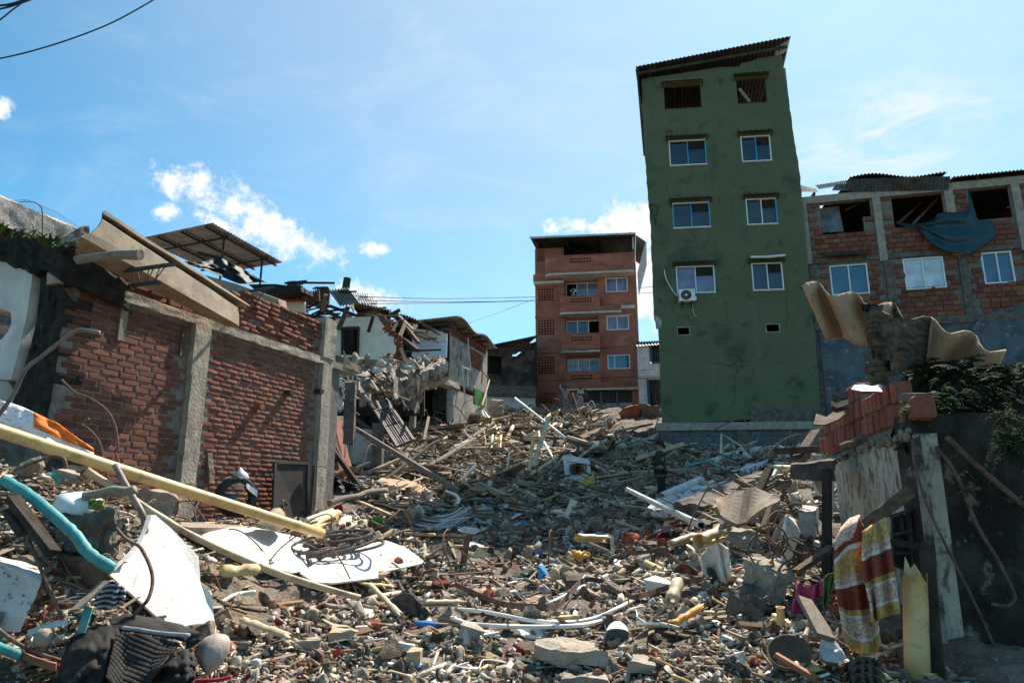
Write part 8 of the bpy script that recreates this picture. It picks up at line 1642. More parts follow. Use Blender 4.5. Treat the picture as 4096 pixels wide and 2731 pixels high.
 Y='pipe_yellow';pp=[((255,355),(365,348),.055),((318,352),(445,343),.05),((262,390),(345,376),.05),((290,425),(410,352),.05),((398,398),(450,362),.075),((420,350),(470,340),.045),((362,595),(378,430),.06),((412,575),(462,430),.05),((448,577),(455,425),.045),((507,482),(565,345),.08),((405,480),(435,400),.05),((250,465),(330,420),.06),((700,480),(640,400),.05),((545,300),(480,270),.05),((707,785),(745,468),.06),((742,742),(885,270),.075),((830,432),(955,322),.075),((893,268),(988,200),.075),((822,335),(897,240),.08),((690,835),(962,625),.05),((760,745),(700,860),.05),((1205,378),(1368,408),.08),((800,470),(790,395),.06),((660,420),(610,440),.06),((990,380),(1000,320),.07)]
 for k,(a,b,r) in enumerate(pp):
  A=G(*z5(*a));dy=(a[1]-b[1])/2.24;up=dy>40
  lie('yellow_pipe',('long yellow pipe standing tall out of the pipe pile' if k==15 else 'yellow pipe lying flat in the pile of pipes on the slope' if not up else 'yellow pipe sticking up out of the pile of pipes on the slope'),z5(*a),z5(*b),Y if k%3 else 'pipe_cream','pipe',r,la=.10,Yb=A.y+(.2+dy*.004 if up else .25),hollow=True,group='yellow pipes piled on the slope',broken=.06)
 for a,b,r,lab,Ya,Yb in(((585,95),(1135,530),.045,'long straight white rod crossing the pipe pile',28.0,22.5),((1152,645),(1312,512),.05,'white rod with a blue end in the shadow of the tower',None,21.0),((507,820),(530,575),.03,'thin bluish white rod standing on the slope',None,20.2),((840,480),(968,715),.035,'white rod bent towards the broken cupboard',23.0,20.4),((40,895),(228,705),.045,'white rod leaning beside the long beams',None,18.5),((1130,535),(1128,610),.03,'short white rod end below the long white rod',22.4,21.8),((0,625),(205,650),.05,'bright white pipe lying on the dark slope',None,None),((1850,330),(1868,270),.04,'short white pipe beside the tower foot',None,29)):
  lie('white_rod',lab,z5(*a),z5(*b),'pipe_white','rod',r,Ya=Ya,Yb=Yb)
 for a,b,w,lab in(((0,605),(400,338),.14,'long grey plank rising to the pipe pile'),((0,385),(170,330),.12,'dark beam end left of the pipe pile'),((1030,440),(1200,380),.12,'yellowish board lying above the broken cupboard'),((470,765),(520,850),.10,'short cream lath standing in the hollow'),((95,905),(150,940),.12,'short yellow board beside the split yellow pipe')):
  lie('fallen_beam',lab,z5(*a),z5(*b),'timber_grey','beam',None,w,w*.4,la=.15,lb=.15)
 fitted([(*z5(840,1150),12.9)]);s=MB();P_=[at(*z5(x,y),Yq) for x,y,Yq in((480,950,14.0),(840,1150,12.9),(1025,1095,13.2),(840,1010,13.8),(640,885,15.0),(520,895,14.8))];s.prism([p-Vector((0,0,.22)) for p in P_],Vector((0,0,.22)));thing(s,'concrete_slab',MT['concrete'],'broken grey concrete slab lying in the shaded hollow','concrete slab');fitted()
 block('long concrete beam with flaked white paint sloping up to the tower',(zr(-40,800),zr(160,860),zr(160,790),zr(-40,730)),(zr(950,350),zr(800,400)),11.0,18.0,'stucco_chipped','concrete_beam','concrete beam',.06,12)
 block('lower dark concrete beam behind the wavy sheet chunk',(zr(200,800),zr(420,820),zr(430,740),zr(210,700)),(zr(960,440),zr(780,470)),10.6,15.5,'concrete_dark','concrete_beam','concrete beam',.06,12)
 block('tilted plastered beam end left of the big rough block',(zr(1020,1190),zr(1080,1200),zr(1170,950),zr(1080,800)),(zr(1100,790),zr(1060,810)),7.3,7.6,'stucco_chipped','concrete_beam','concrete beam',.03,8)
 block('leaning grey beam before the tilted plastered one',(zr(935,1010),zr(1010,1060),zr(1095,840),zr(1060,800)),(zr(1120,830),zr(1080,790)),7.0,7.3,'concrete','concrete_beam','concrete beam',.02,7)
 block('dark slab with a pale plaster patch under the concrete ledge',(zr(1150,980),zr(1300,1000),zr(1290,780),zr(1170,760)),(zr(1320,740),zr(1200,730)),7.5,7.9,'stucco_chipped','concrete_slab','concrete slab',.03,7)
 s=MB();rows=[]
 for j in range(9):
  v=j/8;T0=[(510,690),(580,670),(660,635),(730,612),(800,590),(880,620),(950,655),(1012,685)];B0=[(510,740),(545,810),(600,850),(680,885),(750,870),(830,810),(900,760),(1000,715)]
  rows.append([at(*zr(T0[i][0]+(B0[i][0]-T0[i][0])*v,T0[i][1]+(B0[i][1]-T0[i][1])*v+9*mnoise.noise((i,j,2))),8.9-.5*v+.12*math.sin(i*1.9)) for i in range(8)])
 s.grid(rows);thing(s,'sheet_chunk',MT['asbestos'],'thick broken chunk of wavy roof sheet standing right of centre','sheet fragment',solid=.05)
 lie('white_rod','white pipe end sticking out under the wavy sheet chunk',zr(935,700),zr(1052,822),'pipe_white','pipe',.035,Ya=8.3,Yb=7.9)
 lie('white_pipe','long grey white pipe pointing down to the right at the hollow edge',z5(1585,910),z5(2010,1120),'frame_dirty','pipe',.040,Ya=12.0,Yb=9.8,hollow=True,broken=.04,n=14,fit=False)
 lie('white_pipe','lower half of the grey white pipe beyond its joint',z5(2010,1120),z5(2260,1235),'frame_dirty','pipe',.046,Ya=9.8,Yb=8.8,hollow=True,broken=.05,n=14,fit=False)
 lie('white_pipe','wide pale pipe with an open end behind the officer',z5(1885,985),z5(2250,825),'frame_dirty','pipe',.085,Ya=12.8,Yb=15.0,hollow=True,broken=.05,n=18,fit=False)
 lie('yellow_pipe','long dull yellow pipe lying across the mouth of the hollow',z5(1280,1205),z5(1960,1105),'pipe_cream','pipe',.075,Ya=11.8,Yb=12.3,hollow=True,n=14)
 lie('yellow_pipe','yellow pipe end behind the long dull one',z5(1500,1075),z5(1720,1035),'pipe_cream','pipe',.09,Ya=13.4,Yb=13.8,hollow=True,broken=.05)
 lie('yellow_pipe','split yellow pipe pointing left in the shadow',z5(1275,970),z5(1445,1050),'pipe_cream','pipe',.07,Ya=14.6,Yb=14.2,hollow=True,broken=.08)
 lie('yellow_pipe','big split yellow pipe at the left of the hollow',z5(-10,1060),z5(405,905),'pipe_yellow','pipe',.09,Ya=13.2,Yb=15.5,hollow=True,broken=.1)
 lie('yellow_pipe','thin yellow pipe lying on the grey slab',z5(552,852),z5(775,995),'pipe_cream','pipe',.055,Ya=15.2,Yb=13.8,hollow=True)
 board('cream_board','cream board standing on end in front of the grey slab',[(*z5(1000,1190),12.0),(*z5(1040,1180),12.0),(*z5(1145,1020),12.3),(*z5(1085,990),12.4)],'pipe_cream','board',.03)
 board('roof_tin','bluish metal sheet propped at the corner of the tower',[(*z5(1755,450),23.5),(*z5(1885,388),23.8),(*z5(1860,470),23.4),(*z5(1815,505),23.2),(*z5(1790,480),23.2)],'tin','metal sheet',.02)
 fitted([(*z5(900,885),16.6)]);s=MB();s.prism([at(*z5(x,y),Yq) for x,y,Yq in((750,860,17.0),(765,770,17.3),(860,775,17.0),(985,770,17.3),(990,850,17.0),(900,885,16.6))],Vector((.02,.06,.02)));thing(s,'bent_metal_sheet',MT['tin_dark'],'folded dark metal panel beside the yellow crate','metal panel');fitted()
 fitted([(*z5(1090,830),19.0)]);cb=empty('broken_cupboard',at(*z5(1150,830),18.8),'broken white cupboard with a torn front on the dark slope','cupboard')
 for P_,m,d in(([(1010,610),(1040,600),(1090,790),(1075,830),(1030,770)],'board_white',.06),([(1040,602),(1250,640),(1255,690),(1050,655)],'board_white',.3),([(1050,660),(1255,700),(1262,770),(1075,735)],'plaster_cream',.2),([(1075,745),(1275,780),(1280,830),(1090,830)],'board_white',.3)):
  s=MB();s.prism([at(*z5(x,y),19.0) for x,y in P_],Vector((0,d,0)));s.build('panel',MT[m],cb)
 s=MB();
 for k in range(7):c_=at(*z5(1110+(k%4)*26,715+(k//4)*26),18.9);s.tube([c_+Vector((.10*math.cos(t),-.02,.10*math.sin(t))) for t in np.linspace(0,6.28,12)],.028,5,False)
 tag(s.build('clay_rings',MT['brick_bit'],cb),kind='stuff');fitted()
 board('broken_board','splintered white board right of the broken cupboard',[(*z5(1275,730),18.5),(*z5(1310,690),18.8),(*z5(1445,760),18.4),(*z5(1440,785),18.1),(*z5(1330,770),18.1)],'board_white','board',.05)
 fitted([(*z5(1150,945),16.2)]);cr=empty('yellow_crate',at(*z5(1220,940),16.2),'yellow plastic bottle crate tipped over in the shadow of the tower','crate');Q=[at(*z5(x,y),Yq) for x,y,Yq in((1150,945,16.2),(1300,885,16.3),(1280,800,16.6),(1145,870,16.4))];bk=Vector((.05,.45,.08))
 def net(a,b,c,d,nu,nv):
  s=MB();nn=(b-a).cross(d-a).normalized()*.012;L=lambda u,v:(a.lerp(b,u)).lerp(d.lerp(c,u),v)
  for i in range(nu+1):u=i/nu;s.bar(L(u,0),L(u,1),.03,.02,up=nn)
  for j in range(nv+1):v=j/nv;s.bar(L(0,v),L(1,v),.03,.022,up=nn)
  return s
 cy=mat('crate_yellow',(.42,.38,.045),(.34,.30,.04),6,.5,.1,30,spots=[((.16,.13,.06),6,.62,.1,.6)]);net(*Q,8,4).build('side',cy,cr);net(Q[3],Q[2],Q[2]+bk,Q[3]+bk,8,5).build('side',cy,cr);net(Q[1],Q[2],Q[2]+bk,Q[1]+bk,4,5).build('side',cy,cr)
 s=MB();s.prism([Q[0]+bk,Q[1]+bk,Q[2]+bk,Q[3]+bk],Vector((0,.02,0)));s.build('base_panel',cy,cr);fitted()
 fitted([(*z5(425,1085),12.2)]);s=MB();s.prism([at(*z5(x,y),Yq) for x,y,Yq in((425,1080,12.2),(520,1075,12.2),(530,1030,12.6),(435,1030,12.6))],Vector((0,.03,.07)));thing(s,'foam_tray',MT['board_white'],'white foam tray lying open beside the purple flowers','tray');fitted()
 fitted([(*z5(340,1095),12.4)]);s=MB();rn=random.Random(3)
 for k in range(40):c_=at(*z5(340+rn.uniform(-38,38),1045+rn.uniform(-25,22)),12.4+rn.uniform(-.1,.1));a=Vector((rn.uniform(-1,1),rn.uniform(-1,1),rn.uniform(-.3,1))).normalized()*.05;b=a.cross(Vector((0,.3,1))).normalized()*.04;s.add([c_-a,c_+b,c_+a,c_-b],[(0,1,2,3)])
 o=thing(s,'artificial_flowers',mat('purple_petal',(.14,.07,.40),(.30,.22,.50),20,.7,.1,30),'small bunch of purple artificial flowers with green wrapping','flowers',solid=.004)
 s=MB();s.prism([at(*z5(x,y),12.3) for x,y in((305,1065),(370,1060),(390,1085),(330,1100))],Vector((0,.06,.03)));s.build('wrapping',MT['green_bright'],o);fitted()
 tubes('hose',((*z5(270,1080),12.6),(*z5(420,1105),12.3),(*z5(600,1130),12.0),(*z5(800,1140),11.9)),.02,'hose_teal','thin dark teal hose lying in the shaded hollow','hose')
 tubes('hose',((*z5(180,1255),10.2),(*z5(225,1205),10.4),(*z5(262,1190),10.5),(*z5(268,1220),10.4)),.022,'hose_teal','pale teal hose hooked over at its end','hose')
 tubes('hose',((*zr(270,425),15.5),(*zr(360,400),15.6),(*zr(450,390),15.6),(*zr(540,420),15.2),(*zr(640,482),14.8)),.028,'hose_teal','teal hose arching over the debris before the block plinth','hose')
 tubes('hose',((*zr(955,560),9.3),(*zr(965,500),9.5),(*zr(985,455),9.7)),.028,'hose_teal','upright teal hose stub behind the wavy sheet chunk','hose')
 tubes('rebar',((*z5(920,1150),11.4),(*z5(985,1180),11.2),(*z5(1000,1255),11.0),(*z5(1100,1265),11.0),(*z5(1250,1110),11.3),(*z5(1500,890),11.8),(*z5(1750,800),12.0),(*z5(1900,790),12.2),(*z5(2030,775),12.4)),.013,'rust','very long rusty bar arching over the shaded hollow to the officer','rebar')
 for lab,pts,m,r in(('thin curved rusty rod before the block plinth of the tower',(((410,330),17),((420,210),17.2),((520,125),17.4),((700,48),17.6),((770,88),17.5)),'rust',.016),('forked bare twig rod left of the concrete ledge',(((890,285),8.6),((990,330),8.5),((1060,390),8.4),((1090,400),8.3)),'rust',.010),('second prong of the forked twig rod',(((1060,390),8.4),((1050,300),8.5),((1030,270),8.6)),'rust',.009),('long rusty bar dropping in front of the wavy sheet chunk',(((1110,530),7.9),((960,560),8.0),((850,640),8.1),((790,760),8.0),((775,860),7.8)),'rust',.012),('second rusty bar beside the one before the wavy sheet chunk',(((1100,580),7.8),((970,580),7.9),((880,650),8.0),((850,770),7.9),((865,850),7.7)),'rust',.012),('straight ribbed bar hanging down from the concrete ledge',(((1030,590),7.6),((1090,700),7.5),((1130,800),7.3),((1155,910),7.1)),'rust',.011),('thin ribbed bar below the straight hanging one',(((1160,940),7.0),((1130,1060),6.9),((1080,1210),6.7)),'rust',.011),('thin bar curving beside the dark slab',(((1250,900),7.2),((1250,1020),7.0),((1200,1150),6.8)),'rust',.009)):
  tubes('rebar',[(*zr(*p),Yq) for p,Yq in pts],r,m,lab,'rebar')
 rn=random.Random(8)
 s=MB();c_=at(*zr(930,1080),6.6)
 for k in range(7):r_=rn.uniform(.07,.15);o_=Vector((rn.uniform(-.15,.15),rn.uniform(-.1,.1),rn.uniform(-.1,.1)));e=Euler((rn.uniform(0,3),rn.uniform(0,3),0)).to_matrix();s.tube([c_+o_+e@Vector((r_*math.cos(t),r_*math.sin(t),.02*t)) for t in np.linspace(0,6.0,16)],.010,5)
 thing(s,'bar_tangle',MT['rust'],'tangle of curled rusty bars behind the big rough block','rebar tangle',smooth=True)
 for a,b,c in(((555,385),(560,168),(722,268)),):tubes('yellow_pipe',((*zr(*a),17.5),(*zr(*b),17.8),(*zr(*c),17.6)),.035,'pipe_cream','thin yellow pipe bent like a gallows before the block plinth','pipe',k=1,n=7,smooth=False)
 for a,b,w,m,lab,Ya,Yb in(((1150,395),(1310,150),.16,'timber','thick brown post leaning beside the clay blocks',9.6,10.0),((985,305),(1330,285),.14,'timber_dark','dark horizontal plank left of the clay blocks',9.8,9.4),((845,640),(940,440),.10,'timber','short brown stake behind the wavy sheet chunk',9.4,9.6),((880,920),(940,740),.05,'timber','narrow stake standing under the wavy sheet chunk',8.0,8.3)):
  lie('fallen_beam',lab,zr(*a),zr(*b),m,'beam',None,w,w*.6,Ya=Ya,Yb=Yb,fit=False)
 block('bright plastered beam lying in the debris before the plinth',(zr(420,420),zr(640,370),zr(640,310),zr(440,370)),(zr(1020,240),zr(830,260)),17.0,19.5,'stucco_chipped','concrete_beam','concrete beam',.05,8)
 tubes('white_pipe',((*z3(1820,1350),11.0),(*z3(1960,1240),11.8),(*z3(2080,1150),12.4),(*z3(2092,1110),12.6),(*z3(2060,1070),12.8),(*z3(1980,1040),13.0)),.03,'pipe_white','white pipe bent like a hockey stick left of the hollow','pipe',n=9)
 fitted([(*z3(1850,1300),12.0)])
 for k in range(16):
  y0=1215+k*8;P_=[(*z3(1640+rn.uniform(0,90),y0+rn.uniform(-10,10)),12.6-k*.07),(*z3(1850,y0+40+rn.uniform(-18,18)),12.0-k*.07),(*z3(2020,y0+20+rn.uniform(-25,25)),12.0-k*.06),(*z3(2150+rn.uniform(-30,60),y0-40+rn.uniform(-30,20)),12.6-k*.06)]
  s=MB();s.tube(smoothline([at(*p) for p in P_],5),.013,5);thing(s,'cable',MT['cable_grey'],'whitish cable in the loose bundle left of the hollow','cable','loose white cables left of the hollow',smooth=True)
 fitted();s=MB();s.tube(smoothline([at(*z3(1340,1160),12.2),at(*z3(1430,1175),12.1),at(*z3(1510,1205),12.0),at(*z3(1585,1222),11.9)]),.035,7);thing(s,'branch',MT['timber_dark'],'dark bent branch on the earth mound','branch',smooth=True)
 for lab,c0,m,ang in(('pale broken wall lump on the crest left of the people',(1915,1600),'concrete',.5),('grey masonry lump on the crest by the green board',(1965,1618),'concrete',0),('flat orange brown slab on the crest before the white house',(2520,1648),'brick_bit',-.3),('dark spoil lump at the corner of the tower',(2600,1635),'concrete_dark',0),('grey pipe stub on the crest in front of the people',(2210,1690),'concrete_dark',.4)):
  p=at(*c0,36.5);e=Euler((0,ang,.3)).to_matrix();s=MB();rough_block(s,[p+e@Vector(q) for q in((-.6,-.3,-.5),(.6,-.3,-.5),(.6,.3,-.5),(-.6,.3,-.5),(-.5,-.25,.2),(.55,-.25,.25),(.5,.3,.2),(-.55,.3,.25))],6,.2,1.5,len(lab));thing(s,'masonry_lump',MT[m],lab,'masonry')
 s=MB();s.lathe(at(1920,1665,33),(0,0,1),[(0,-.35),(.42,-.3),(.5,-.1),(.3,.2),(.08,.5),(0,.55)],12);lumpy(s,.12,2.5);thing(s,'plastic_bag',MT['board_white'],'white sack on the crest below the green board','sack')
 s=MB();s.lathe(at(1895,1672,33),(0,0,1),[(0,-.2),(.4,-.15),(.3,.05),(0,.1)],10);lumpy(s,.1,3);thing(s,'plastic_bag',MT['green_pipe'],'green plastic bag beside the white sack','sack')
 for k,(a,b,lab) in enumerate((((2060,1590),(2175,1690),'long white batten leaning on the crest before the dark brick house'),((2200,1700),(2238,1640),'yellow board leaning on the crest near the red shirted boy'),((2290,1572),(2330,1690),'thin pale stick standing among the people'),((2205,1660),(2215,1625),'teal stick standing by the red shirted boy'))):
  lie('stick',lab,a,b,('pipe_white','pipe_yellow','pipe_cream','hose_teal')[k],'stick',.05 if k<2 else .025,Ya=38,Yb=37 if k!=2 else 39)
 s=MB();c_=at(2262,1620,40)
 for k in range(16):r_=rn.uniform(.2,.5);e=Euler((rn.uniform(0,3),rn.uniform(0,3),rn.uniform(0,3))).to_matrix();o_=Vector((rn.uniform(-.2,.2),rn.uniform(-.2,.2),rn.uniform(-.2,.5)));s.tube([c_+o_+e@Vector((r_*math.cos(t),r_*math.sin(t),.1*t)) for t in np.linspace(0,rn.uniform(3,7),14)],.014,4)
 thing(s,'wire_tangle',MT['steel_grey'],'tangled ball of wire before the tall man in pink','wire')
 for lab,pts in(('wire curling above the tangled ball',((2250,1562),(2245,1552),(2240,1548),(2243,1538))),('tall thin wire beside the head of the man in pink',((2250,1590),(2250,1545),(2253,1520))),('looping wire right of the people',((2328,1630),(2338,1614),(2355,1612),(2365,1603),(2375,1612),(2380,1632)))):
  s=MB();s.tube(smoothline([at(*p,40) for p in pts],6),.022,5);thing(s,'loose_wire',MT['pipe_white'] if 'tall' not in lab else MT['rust'],lab,'wire',smooth=True)
D('cable_grey',(.52,.51,.49),(.38,.37,.35),6,.6,.1,30,vary=.5)
D('green_bright',(.05,.40,.05),(.04,.3,.04),6,.5,.1,30)
back()
def wires():
 def span(name,pts,r,lab,m='iron_black',grp=None):
  s=MB();s.tube(smoothline([at(*p) for p in pts],8),r,5);thing(s,name,MT[m],lab,'cable',grp,smooth=True)
 span('power_cable',((-120,255,6.5),(60,222,6.6),(250,168,6.8),(430,100,7.0),(560,32,7.2),(680,-40,7.4)),.0085,'lowest black cable crossing the upper left corner of the sky')
 span('power_cable',((-80,50,6.2),(30,30,6.3),(160,-15,6.4),(220,-40,6.5)),.011,'thick black cable at the very corner of the sky, the lower one')
 span('power_cable',((-80,25,6.2),(30,20,6.3),(110,-5,6.4),(160,-30,6.5)),.012,'thick black cable at the very corner of the sky, the upper one')
 span('power_cable',((-40,105,6.4),(0,80,6.4),(50,40,6.4),(90,10,6.45),(120,-30,6.5)),.008,'short black cable running steeply up at the sky corner')
 for(y0,ym,y1,Y0),lab in zip(((1186,1194,1188,25),(1201,1207,1203,25),(1214,1211,1203,25)),('topmost','middle','lowest')):span('street_wire',((1440+(y0-1186)*1.5,y0,Y0),(1790,ym,36),(2140,y1,48.5)),.02,lab+' of the three wires strung from the collapsed roof to the apartment block','steel_blue')
 span('street_wire',((1795,1318,33),(1960,1262,40),(2138,1196,48.4)),.014,'thin stay wire climbing from the grey house to the apartment block','steel_blue')
 span('street_wire',((2541,1154,48.5),(2575,1150,40),(2612,1146,30)),.014,'upper short wire between apartment block and green tower','steel_blue');span('street_wire',((2541,1176,48.5),(2575,1172,40),(2613,1170,30)),.014,'lower short wire between apartment block and green tower','steel_blue')
 span('street_wire',((1960,1395,45),(2140,1392,47.5)),.016,'pale wire across the front of the dark brick house','steel_grey')
 for lab,pts in(('dark cable sagging across the second balcony of the apartment block',((2240,1408,47.2),(2370,1397,47.2),(2480,1386,47.2),(2560,1368,46))),('dark cable across the front above the ground floor',((2060,1515,46),(2250,1522,46.5),(2400,1512,46.5),(2640,1502,44))),('pale wire crossing below the lowest balcony window',((2230,1462,46.8),(2400,1482,46.8),(2640,1478,44))),('looping cable hanging on the stair wall',((2242,1415,48.2),(2238,1460,48.2),(2222,1490,48.2),(2212,1494,48.2)))):span('street_wire',pts,.022 if 'dark' in lab else .014,lab,'iron_black' if 'pale' not in lab else 'steel_grey')
 rn=random.Random(4)
 for y in(1182,1199,1213):
  s=MB();a=at(1410+(y-1182)*1.2,y,25);b=at(1472+(y-1182)*1.2,y+3,25.6);s.tube([a,b],.02,5)
  for k in range(9):p=a.lerp(b,k/9);s.bar(p-Vector((.0,0,.12)),p+Vector((.05,0,.12)),.02,.02)
  thing(s,'insulator',MT['iron_black'],('topmost','middle','lowest')[(1182,1199,1213).index(y)]+' wire insulator on the edge of the collapsed roof','insulator')
wires()
def skin(V,E,rad,sub=1):
 me=bpy.data.meshes.new('t');me.from_pydata(V,E,[]);o=bpy.data.objects.new('t',me);COL.objects.link(o);md=o.modifiers.new('s','SKIN');md.use_smooth_shade=True
 sv=me.skin_vertices[0].data
 for i,r in enumerate(rad):sv[i].radius=(r,r) if not hasattr(r,'__len__') else r;sv[i].use_root=(i==0)
 if sub:m2=o.modifiers.new('d','SUBSURF');m2.levels=sub;m2.render_levels=sub
 dg=bpy.context.evaluated_depsgraph_get();dg.update();ev=bpy.data.meshes.new_from_object(o.evaluated_get(dg));mb=MB();mb.add([v.co.copy() for v in ev.vertices],[tuple(p.vertices) for p in ev.polygons]);bpy.data.objects.remove(o);bpy.data.meshes.remove(ev);return mb
def person(label,foot,h,yaw,shirt,trousers,arms,m_skin='skin',group=None,lean=0.0,hair=(.012,.010,.009),long_sleeve=False,seat=False,extra=None,headturn=0.0):
 k=h/1.72;RM=Matrix.Rotation(yaw,3,'Z');X=lambda p:Vector(foot)+RM@(Vector((p[0],p[1]-lean*max(0,p[2]-.9),p[2]))*k)
 root=empty('person',Vector(foot),label,'person',group)
 J={'pel':(0,0,.95),'sp':(0,0,1.14),'ch':(0,0,1.34),'nk':(0,0,1.47),'hd':(0,-.015,1.60),'hdt':(0,-.005,1.69)}
 V=[J['pel'],J['sp'],J['ch'],J['nk'],J['hd'],J['hdt']];E=[(0,1),(1,2),(2,3),(3,4),(4,5)];rad=[(.125,.10),(.115,.09),(.14,.10),.052,(.078,.092),.066]
 fing=MB()
 for sd in(-1,1):
  sh,el,wr,ha=arms[0 if sd<0 else 1];b=len(V);V+=[sh,el,wr,ha];E+=[(2,b),(b,b+1),(b+1,b+2),(b+2,b+3)];rad+=[.058,.042,.030,(.038,.022)]
  d=(Vector(ha)-Vector(wr)).normalized();s_=d.cross(Vector((0,-1,.2))).normalized()
  for q in range(5):
   o_=s_*(q-1.5)*.017;L=(.055,.072,.078,.070,.058)[q];st=Vector(ha)+o_;dd=(d+Vector((0,-.15,-.1))).normalized()
   if q==0:st=Vector(ha)-d*.03-s_*.03;dd=(d*.6-s_*.8).normalized()
   fing.tube([X(st),X(st+dd*L*.5),X(st+dd*L+Vector((0,-.012,-.012)))],.0085*k,5)
  b=len(V);V+=[(sd*.095,0,.90),(sd*.10,-.01,.50),(sd*.105,.02,.09),(sd*.115,-.06,.045),(sd*.12,-.15,.03)];E+=[(0,b),(b,b+1),(b+1,b+2),(b+2,b+3),(b+3,b+4)];rad+=[.088,.060,.040,.042,.030]
 W=[tuple(X(v)) for v in V];rk=[tuple(q*k for q in r) if hasattr(r,'__len__') else r*k for r in rad]
 b=skin(W,E,rk,2);n0=len(b.v);b.add(fing.v,fing.f)
 HR=Matrix.Rotation(headturn,3,'Z');XH=lambda p:X(Vector((0,-.01,1.6))+HR@Vector((p[0],p[1],p[2]-1.6)))
 b.tube([XH((0,-.095,1.615)),XH((0,-.115,1.585)),XH((0,-.10,1.578))],.014*k,6)
 b.tube([XH((-.025,-.088,1.545)),XH((0,-.096,1.542)),XH((.025,-.088,1.545))],.008*k,5)
 for sd in(-1,1):b.tube([XH((sd*.082,.01,1.62)),XH((sd*.09,.02,1.60)),XH((sd*.082,.012,1.57))],.013*k,6)
 b.build('body',MT[m_skin],root,smooth=True)
 for sd in(-1,1):s=MB();s.lathe(XH((sd*.032,-.088,1.62)),XH((0,-1,1.62))-XH((0,0,1.62)),[(.012*k,0),(.007*k,.005*k),(0,.006*k)],8);s.build('eye',MT['iron_black'],root)
 def cloth(nm,idx,edges,rr,col,closed=2):
  o=skin([W[i] if isinstance(i,int) else tuple(X(i)) for i in idx],edges,[tuple(q*k for q in r) if hasattr(r,'__len__') else r*k for r in rr],closed).build(nm,MT['fabric'],root,smooth=True);o.color=(*col,1);return o
 ends=[V[8] if long_sleeve else tuple(Vector(V[6]).lerp(Vector(V[7]),.75)),V[17] if long_sleeve else tuple(Vector(V[15]).lerp(Vector(V[16]),.75))]
 cloth('shirt',[(0,0,1.16),2,3,(0,0,.88),6,7 if long_sleeve else ends[0],15,16 if long_sleeve else ends[1]]+([ends[0],ends[1]] if long_sleeve else[]),[(0,1),(1,2),(0,3),(1,4),(4,5),(1,6),(6,7)]+([(5,8),(7,9)] if long_sleeve else[]),[(.145,.115),(.16,.12),.066,(.150,.122),.076,.064,.076,.064]+([.046,.046] if long_sleeve else[]),shirt)
 if trousers:L=10;cloth('trousers',[(0,0,.96),10,11,(V[12][0],V[12][1],.14),19,20,(V[21][0],V[21][1],.14)],[(0,1),(1,2),(2,3),(0,4),(4,5),(5,6)],[(.142,.115),.105,.082,.068,.105,.082,.068],trousers)
 for i0 in(12,21):cloth('shoe',[i0,i0+1,i0+2],[(0,1),(1,2)],[.05,.05,.040],(.04,.035,.032))
 s=MB();c_=XH((0,.012,1.625));up=XH((0,.012,1.725))-c_;s.lathe(c_-up*.15,up.normalized()+RM@Vector((0,.35,0)),[(.094*k,0),(.093*k,.03*k),(.078*k,.068*k),(.045*k,.09*k),(0,.098*k)],18);o=s.build('hair',MT['fabric'],root,smooth=True);o.color=(*hair,1)
 if extra:extra(root,X,XH,k)
 return root
dn=lambda sd,y=0:((sd*.175,0,1.39),(sd*.215,.02,1.12),(sd*.22,-.06+y,.88),(sd*.22,-.09+y,.80))
fold=lambda sd,z=1.08:((sd*.175,0,1.38),(sd*.215,-.03,1.12),(sd*.02,-.19,z),(sd*-.06,-.20,z+.01))
bend=lambda sd:((sd*.175,0,1.38),(sd*.21,-.02,1.12),(sd*.08,-.22,1.15),(sd*.03,-.28,1.18))
P6='people standing on the crest of the heap'
def ft(px,py,Y):return at(px,py,Y)
def papers(root,X,XH,k):s=MB();s.prism([X(p) for p in((-.12,-.33,1.22),(.05,-.34,1.24),(.2,-.34,1.10),(.16,-.32,1.08),(.02,-.33,1.17),(-.12,-.33,1.17))],X((0,.012,0))-X((0,0,0)));thing(s,'folded_paper',MT['board_white'],'white folded paper held by the boy in the red shirt','paper')
person('boy in a long red shirt looking down at a white paper',ft(2224,1662,41),1.42,.1,(.50,.02,.03),(.05,.06,.07),(bend(-1),bend(1)),extra=papers)
person('tall young man in a pale pink shirt with arms down behind the wire ball',ft(2263,1646,42),1.62,0,(.56,.38,.34),(.40,.29,.25),(dn(-1),dn(1)),headturn=.15)
person('child in a red shirt with white shoulders turning away beside the pale stick',ft(2294,1652,42.5),1.3,1.1,(.50,.025,.03),(.10,.13,.17),(dn(-1),bend(1)))
person('child in a pale blue shirt half hidden behind the boy in beige',ft(2311,1642,43),1.28,.9,(.55,.64,.78),(.45,.50,.58),(fold(-1),dn(1)),lean=.25)
def chestprint(root,X,XH,k):s=MB();s.prism([X(p) for p in((-.09,-.135,1.33),(.07,-.135,1.345),(.07,-.135,1.36),(-.09,-.135,1.345))],X((0,-.006,0))-X((0,0,0)));s.build('chest_print',MT['iron_black'],root)
person('boy in a beige shirt and trousers with folded arms looking left',ft(2324,1640,42),1.45,-.25,(.62,.48,.36),(.46,.37,.29),(fold(-1),fold(1,1.14)),headturn=-.5,extra=chestprint)
person('dark haired person peeping out behind the boy in beige',ft(2343,1640,43.5),1.36,.4,(.10,.08,.075),(.08,.07,.07),(dn(-1),dn(1)))
_w=APT.uv(2294,1174,-.35);person('person in white leaning on an upper balcony, one hand raised to the face',APT.pt(_w[0],_w[1]-1.02,-.35),1.62,R(-8),(.70,.74,.82),(.10,.10,.12),(((-.175,0,1.38),(-.22,-.06,1.13),(-.11,-.12,1.36),(-.08,-.12,1.44)),fold(1)))
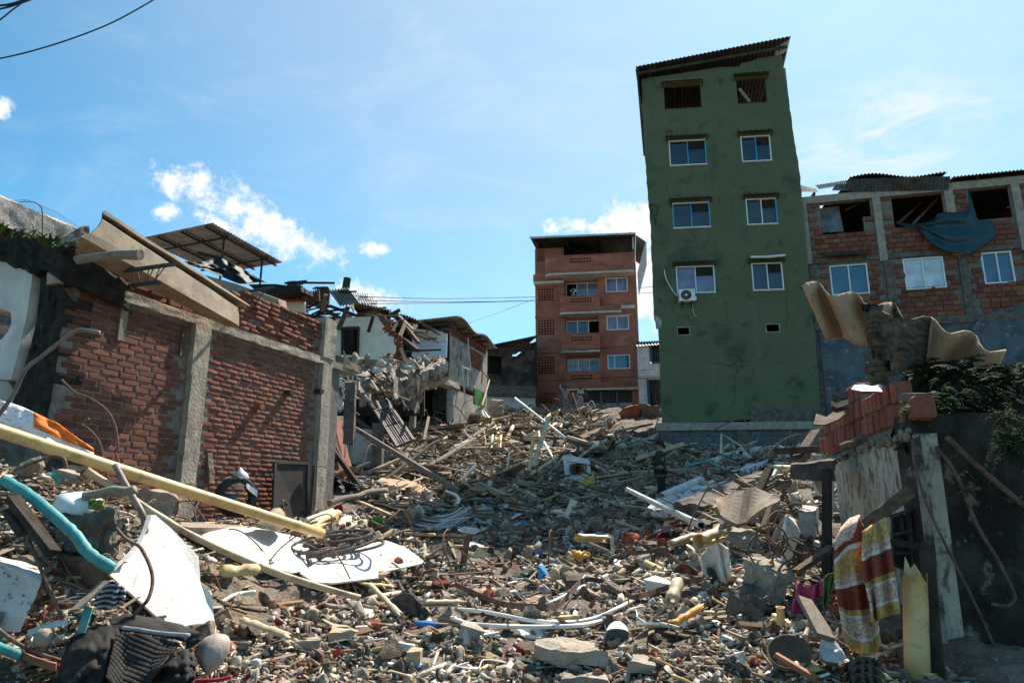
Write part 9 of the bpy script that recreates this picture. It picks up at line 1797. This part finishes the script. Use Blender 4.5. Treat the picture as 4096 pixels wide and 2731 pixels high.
def officer():
 Y=15.6;foot=at(2650,2040,Y);gz=H(foot.x,foot.y);foot.z=min(foot.z,gz+.1);h=(at(2660,1753,Y).z-foot.z)
 def kit(root,X,XH,k):
  C_=(.020,.026,.021)
  def piece(s,nm,m='fabric',col=C_):o=s.build(nm,MT[m],root,smooth=True);o.color=(*col,1);return o
  s=MB();s.lathe(XH((0,.015,1.625)),XH((0,.02,1.8))-XH((0,0,1.62)),[(.108*k,-.02),(.112*k,.02*k),(.102*k,.07*k),(.06*k,.105*k),(0,.112*k)],20);cp=piece(s,'cap')
  s=MB();s.grid([[XH((x,y,z)) for x,y,z in((-.075,-.08,1.645),(-.04,-.105,1.655),(0,-.112,1.66),(.04,-.105,1.655),(.075,-.08,1.645))],[XH((x,y,z)) for x,y,z in((-.07,-.13,1.63),(-.04,-.17,1.635),(0,-.185,1.638),(.04,-.17,1.635),(.07,-.13,1.63))]]);o=s.build('cap_peak',MT['fabric_black'],cp,solid=.008)
  s=MB();s.lathe(XH((0,.105,1.56)),XH((0,.2,1.56))-XH((0,0,1.56)),[(0,-.02),(.05*k,0),(.05*k,.04),(0,.06)],12);piece(s,'hair_bun',col=(.012,.010,.010))
  s=MB();s.lathe(X((0,0,.98)),(0,0,1),[(.163*k,-.03),(.168*k,-.028),(.168*k,.028),(.163*k,.03)],24);piece(s,'belt','fabric_black')
  for x,y in((-.16,-.02),(-.12,-.12),(.15,.03)):s=MB();s.box(X((x,y,.94)),(.06,.06,.14));piece(s,'pouch','fabric_black')
  s=MB();s.tube([X((.16,.05,1.0)),X((.20,.25,.93)),X((.24,.62,.80))],.018,8);piece(s,'baton','fabric_black')
  c_=X((-.235,-.012,1.29));d=X((-1,-.1,.15))-X((0,0,0));s=MB();s.lathe(c_,d,[(.042,0),(.042,.008),(0,.010)],16);o=piece(s,'shoulder_badge','fabric',(.33,.34,.30));s=MB();s.lathe(c_+d.normalized()*.006,d,[(.032,.0),(.032,.007),(0,.008)],16);s.build('badge_field',MT['steel_blue'],o);s=MB();s.lathe(c_+d.normalized()*.013,d,[(.018,0),(.014,.004),(0,.005)],5);s.build('badge_emblem',MT['box_yellow'],o)
  s=MB();s.tube([X((-.07,-.07,1.455)),X((0,-.09,1.44)),X((.07,-.07,1.455))],.008,6);piece(s,'collar_edge','fabric',(.30,.31,.18))
 person('police officer in dark green uniform and cap looking to the left',foot,h/1.03,R(-112),(.024,.032,.025),(.022,.028,.023),(bend(-1),bend(1)),'skin_light',long_sleeve=True,extra=kit,headturn=R(12))
officer()
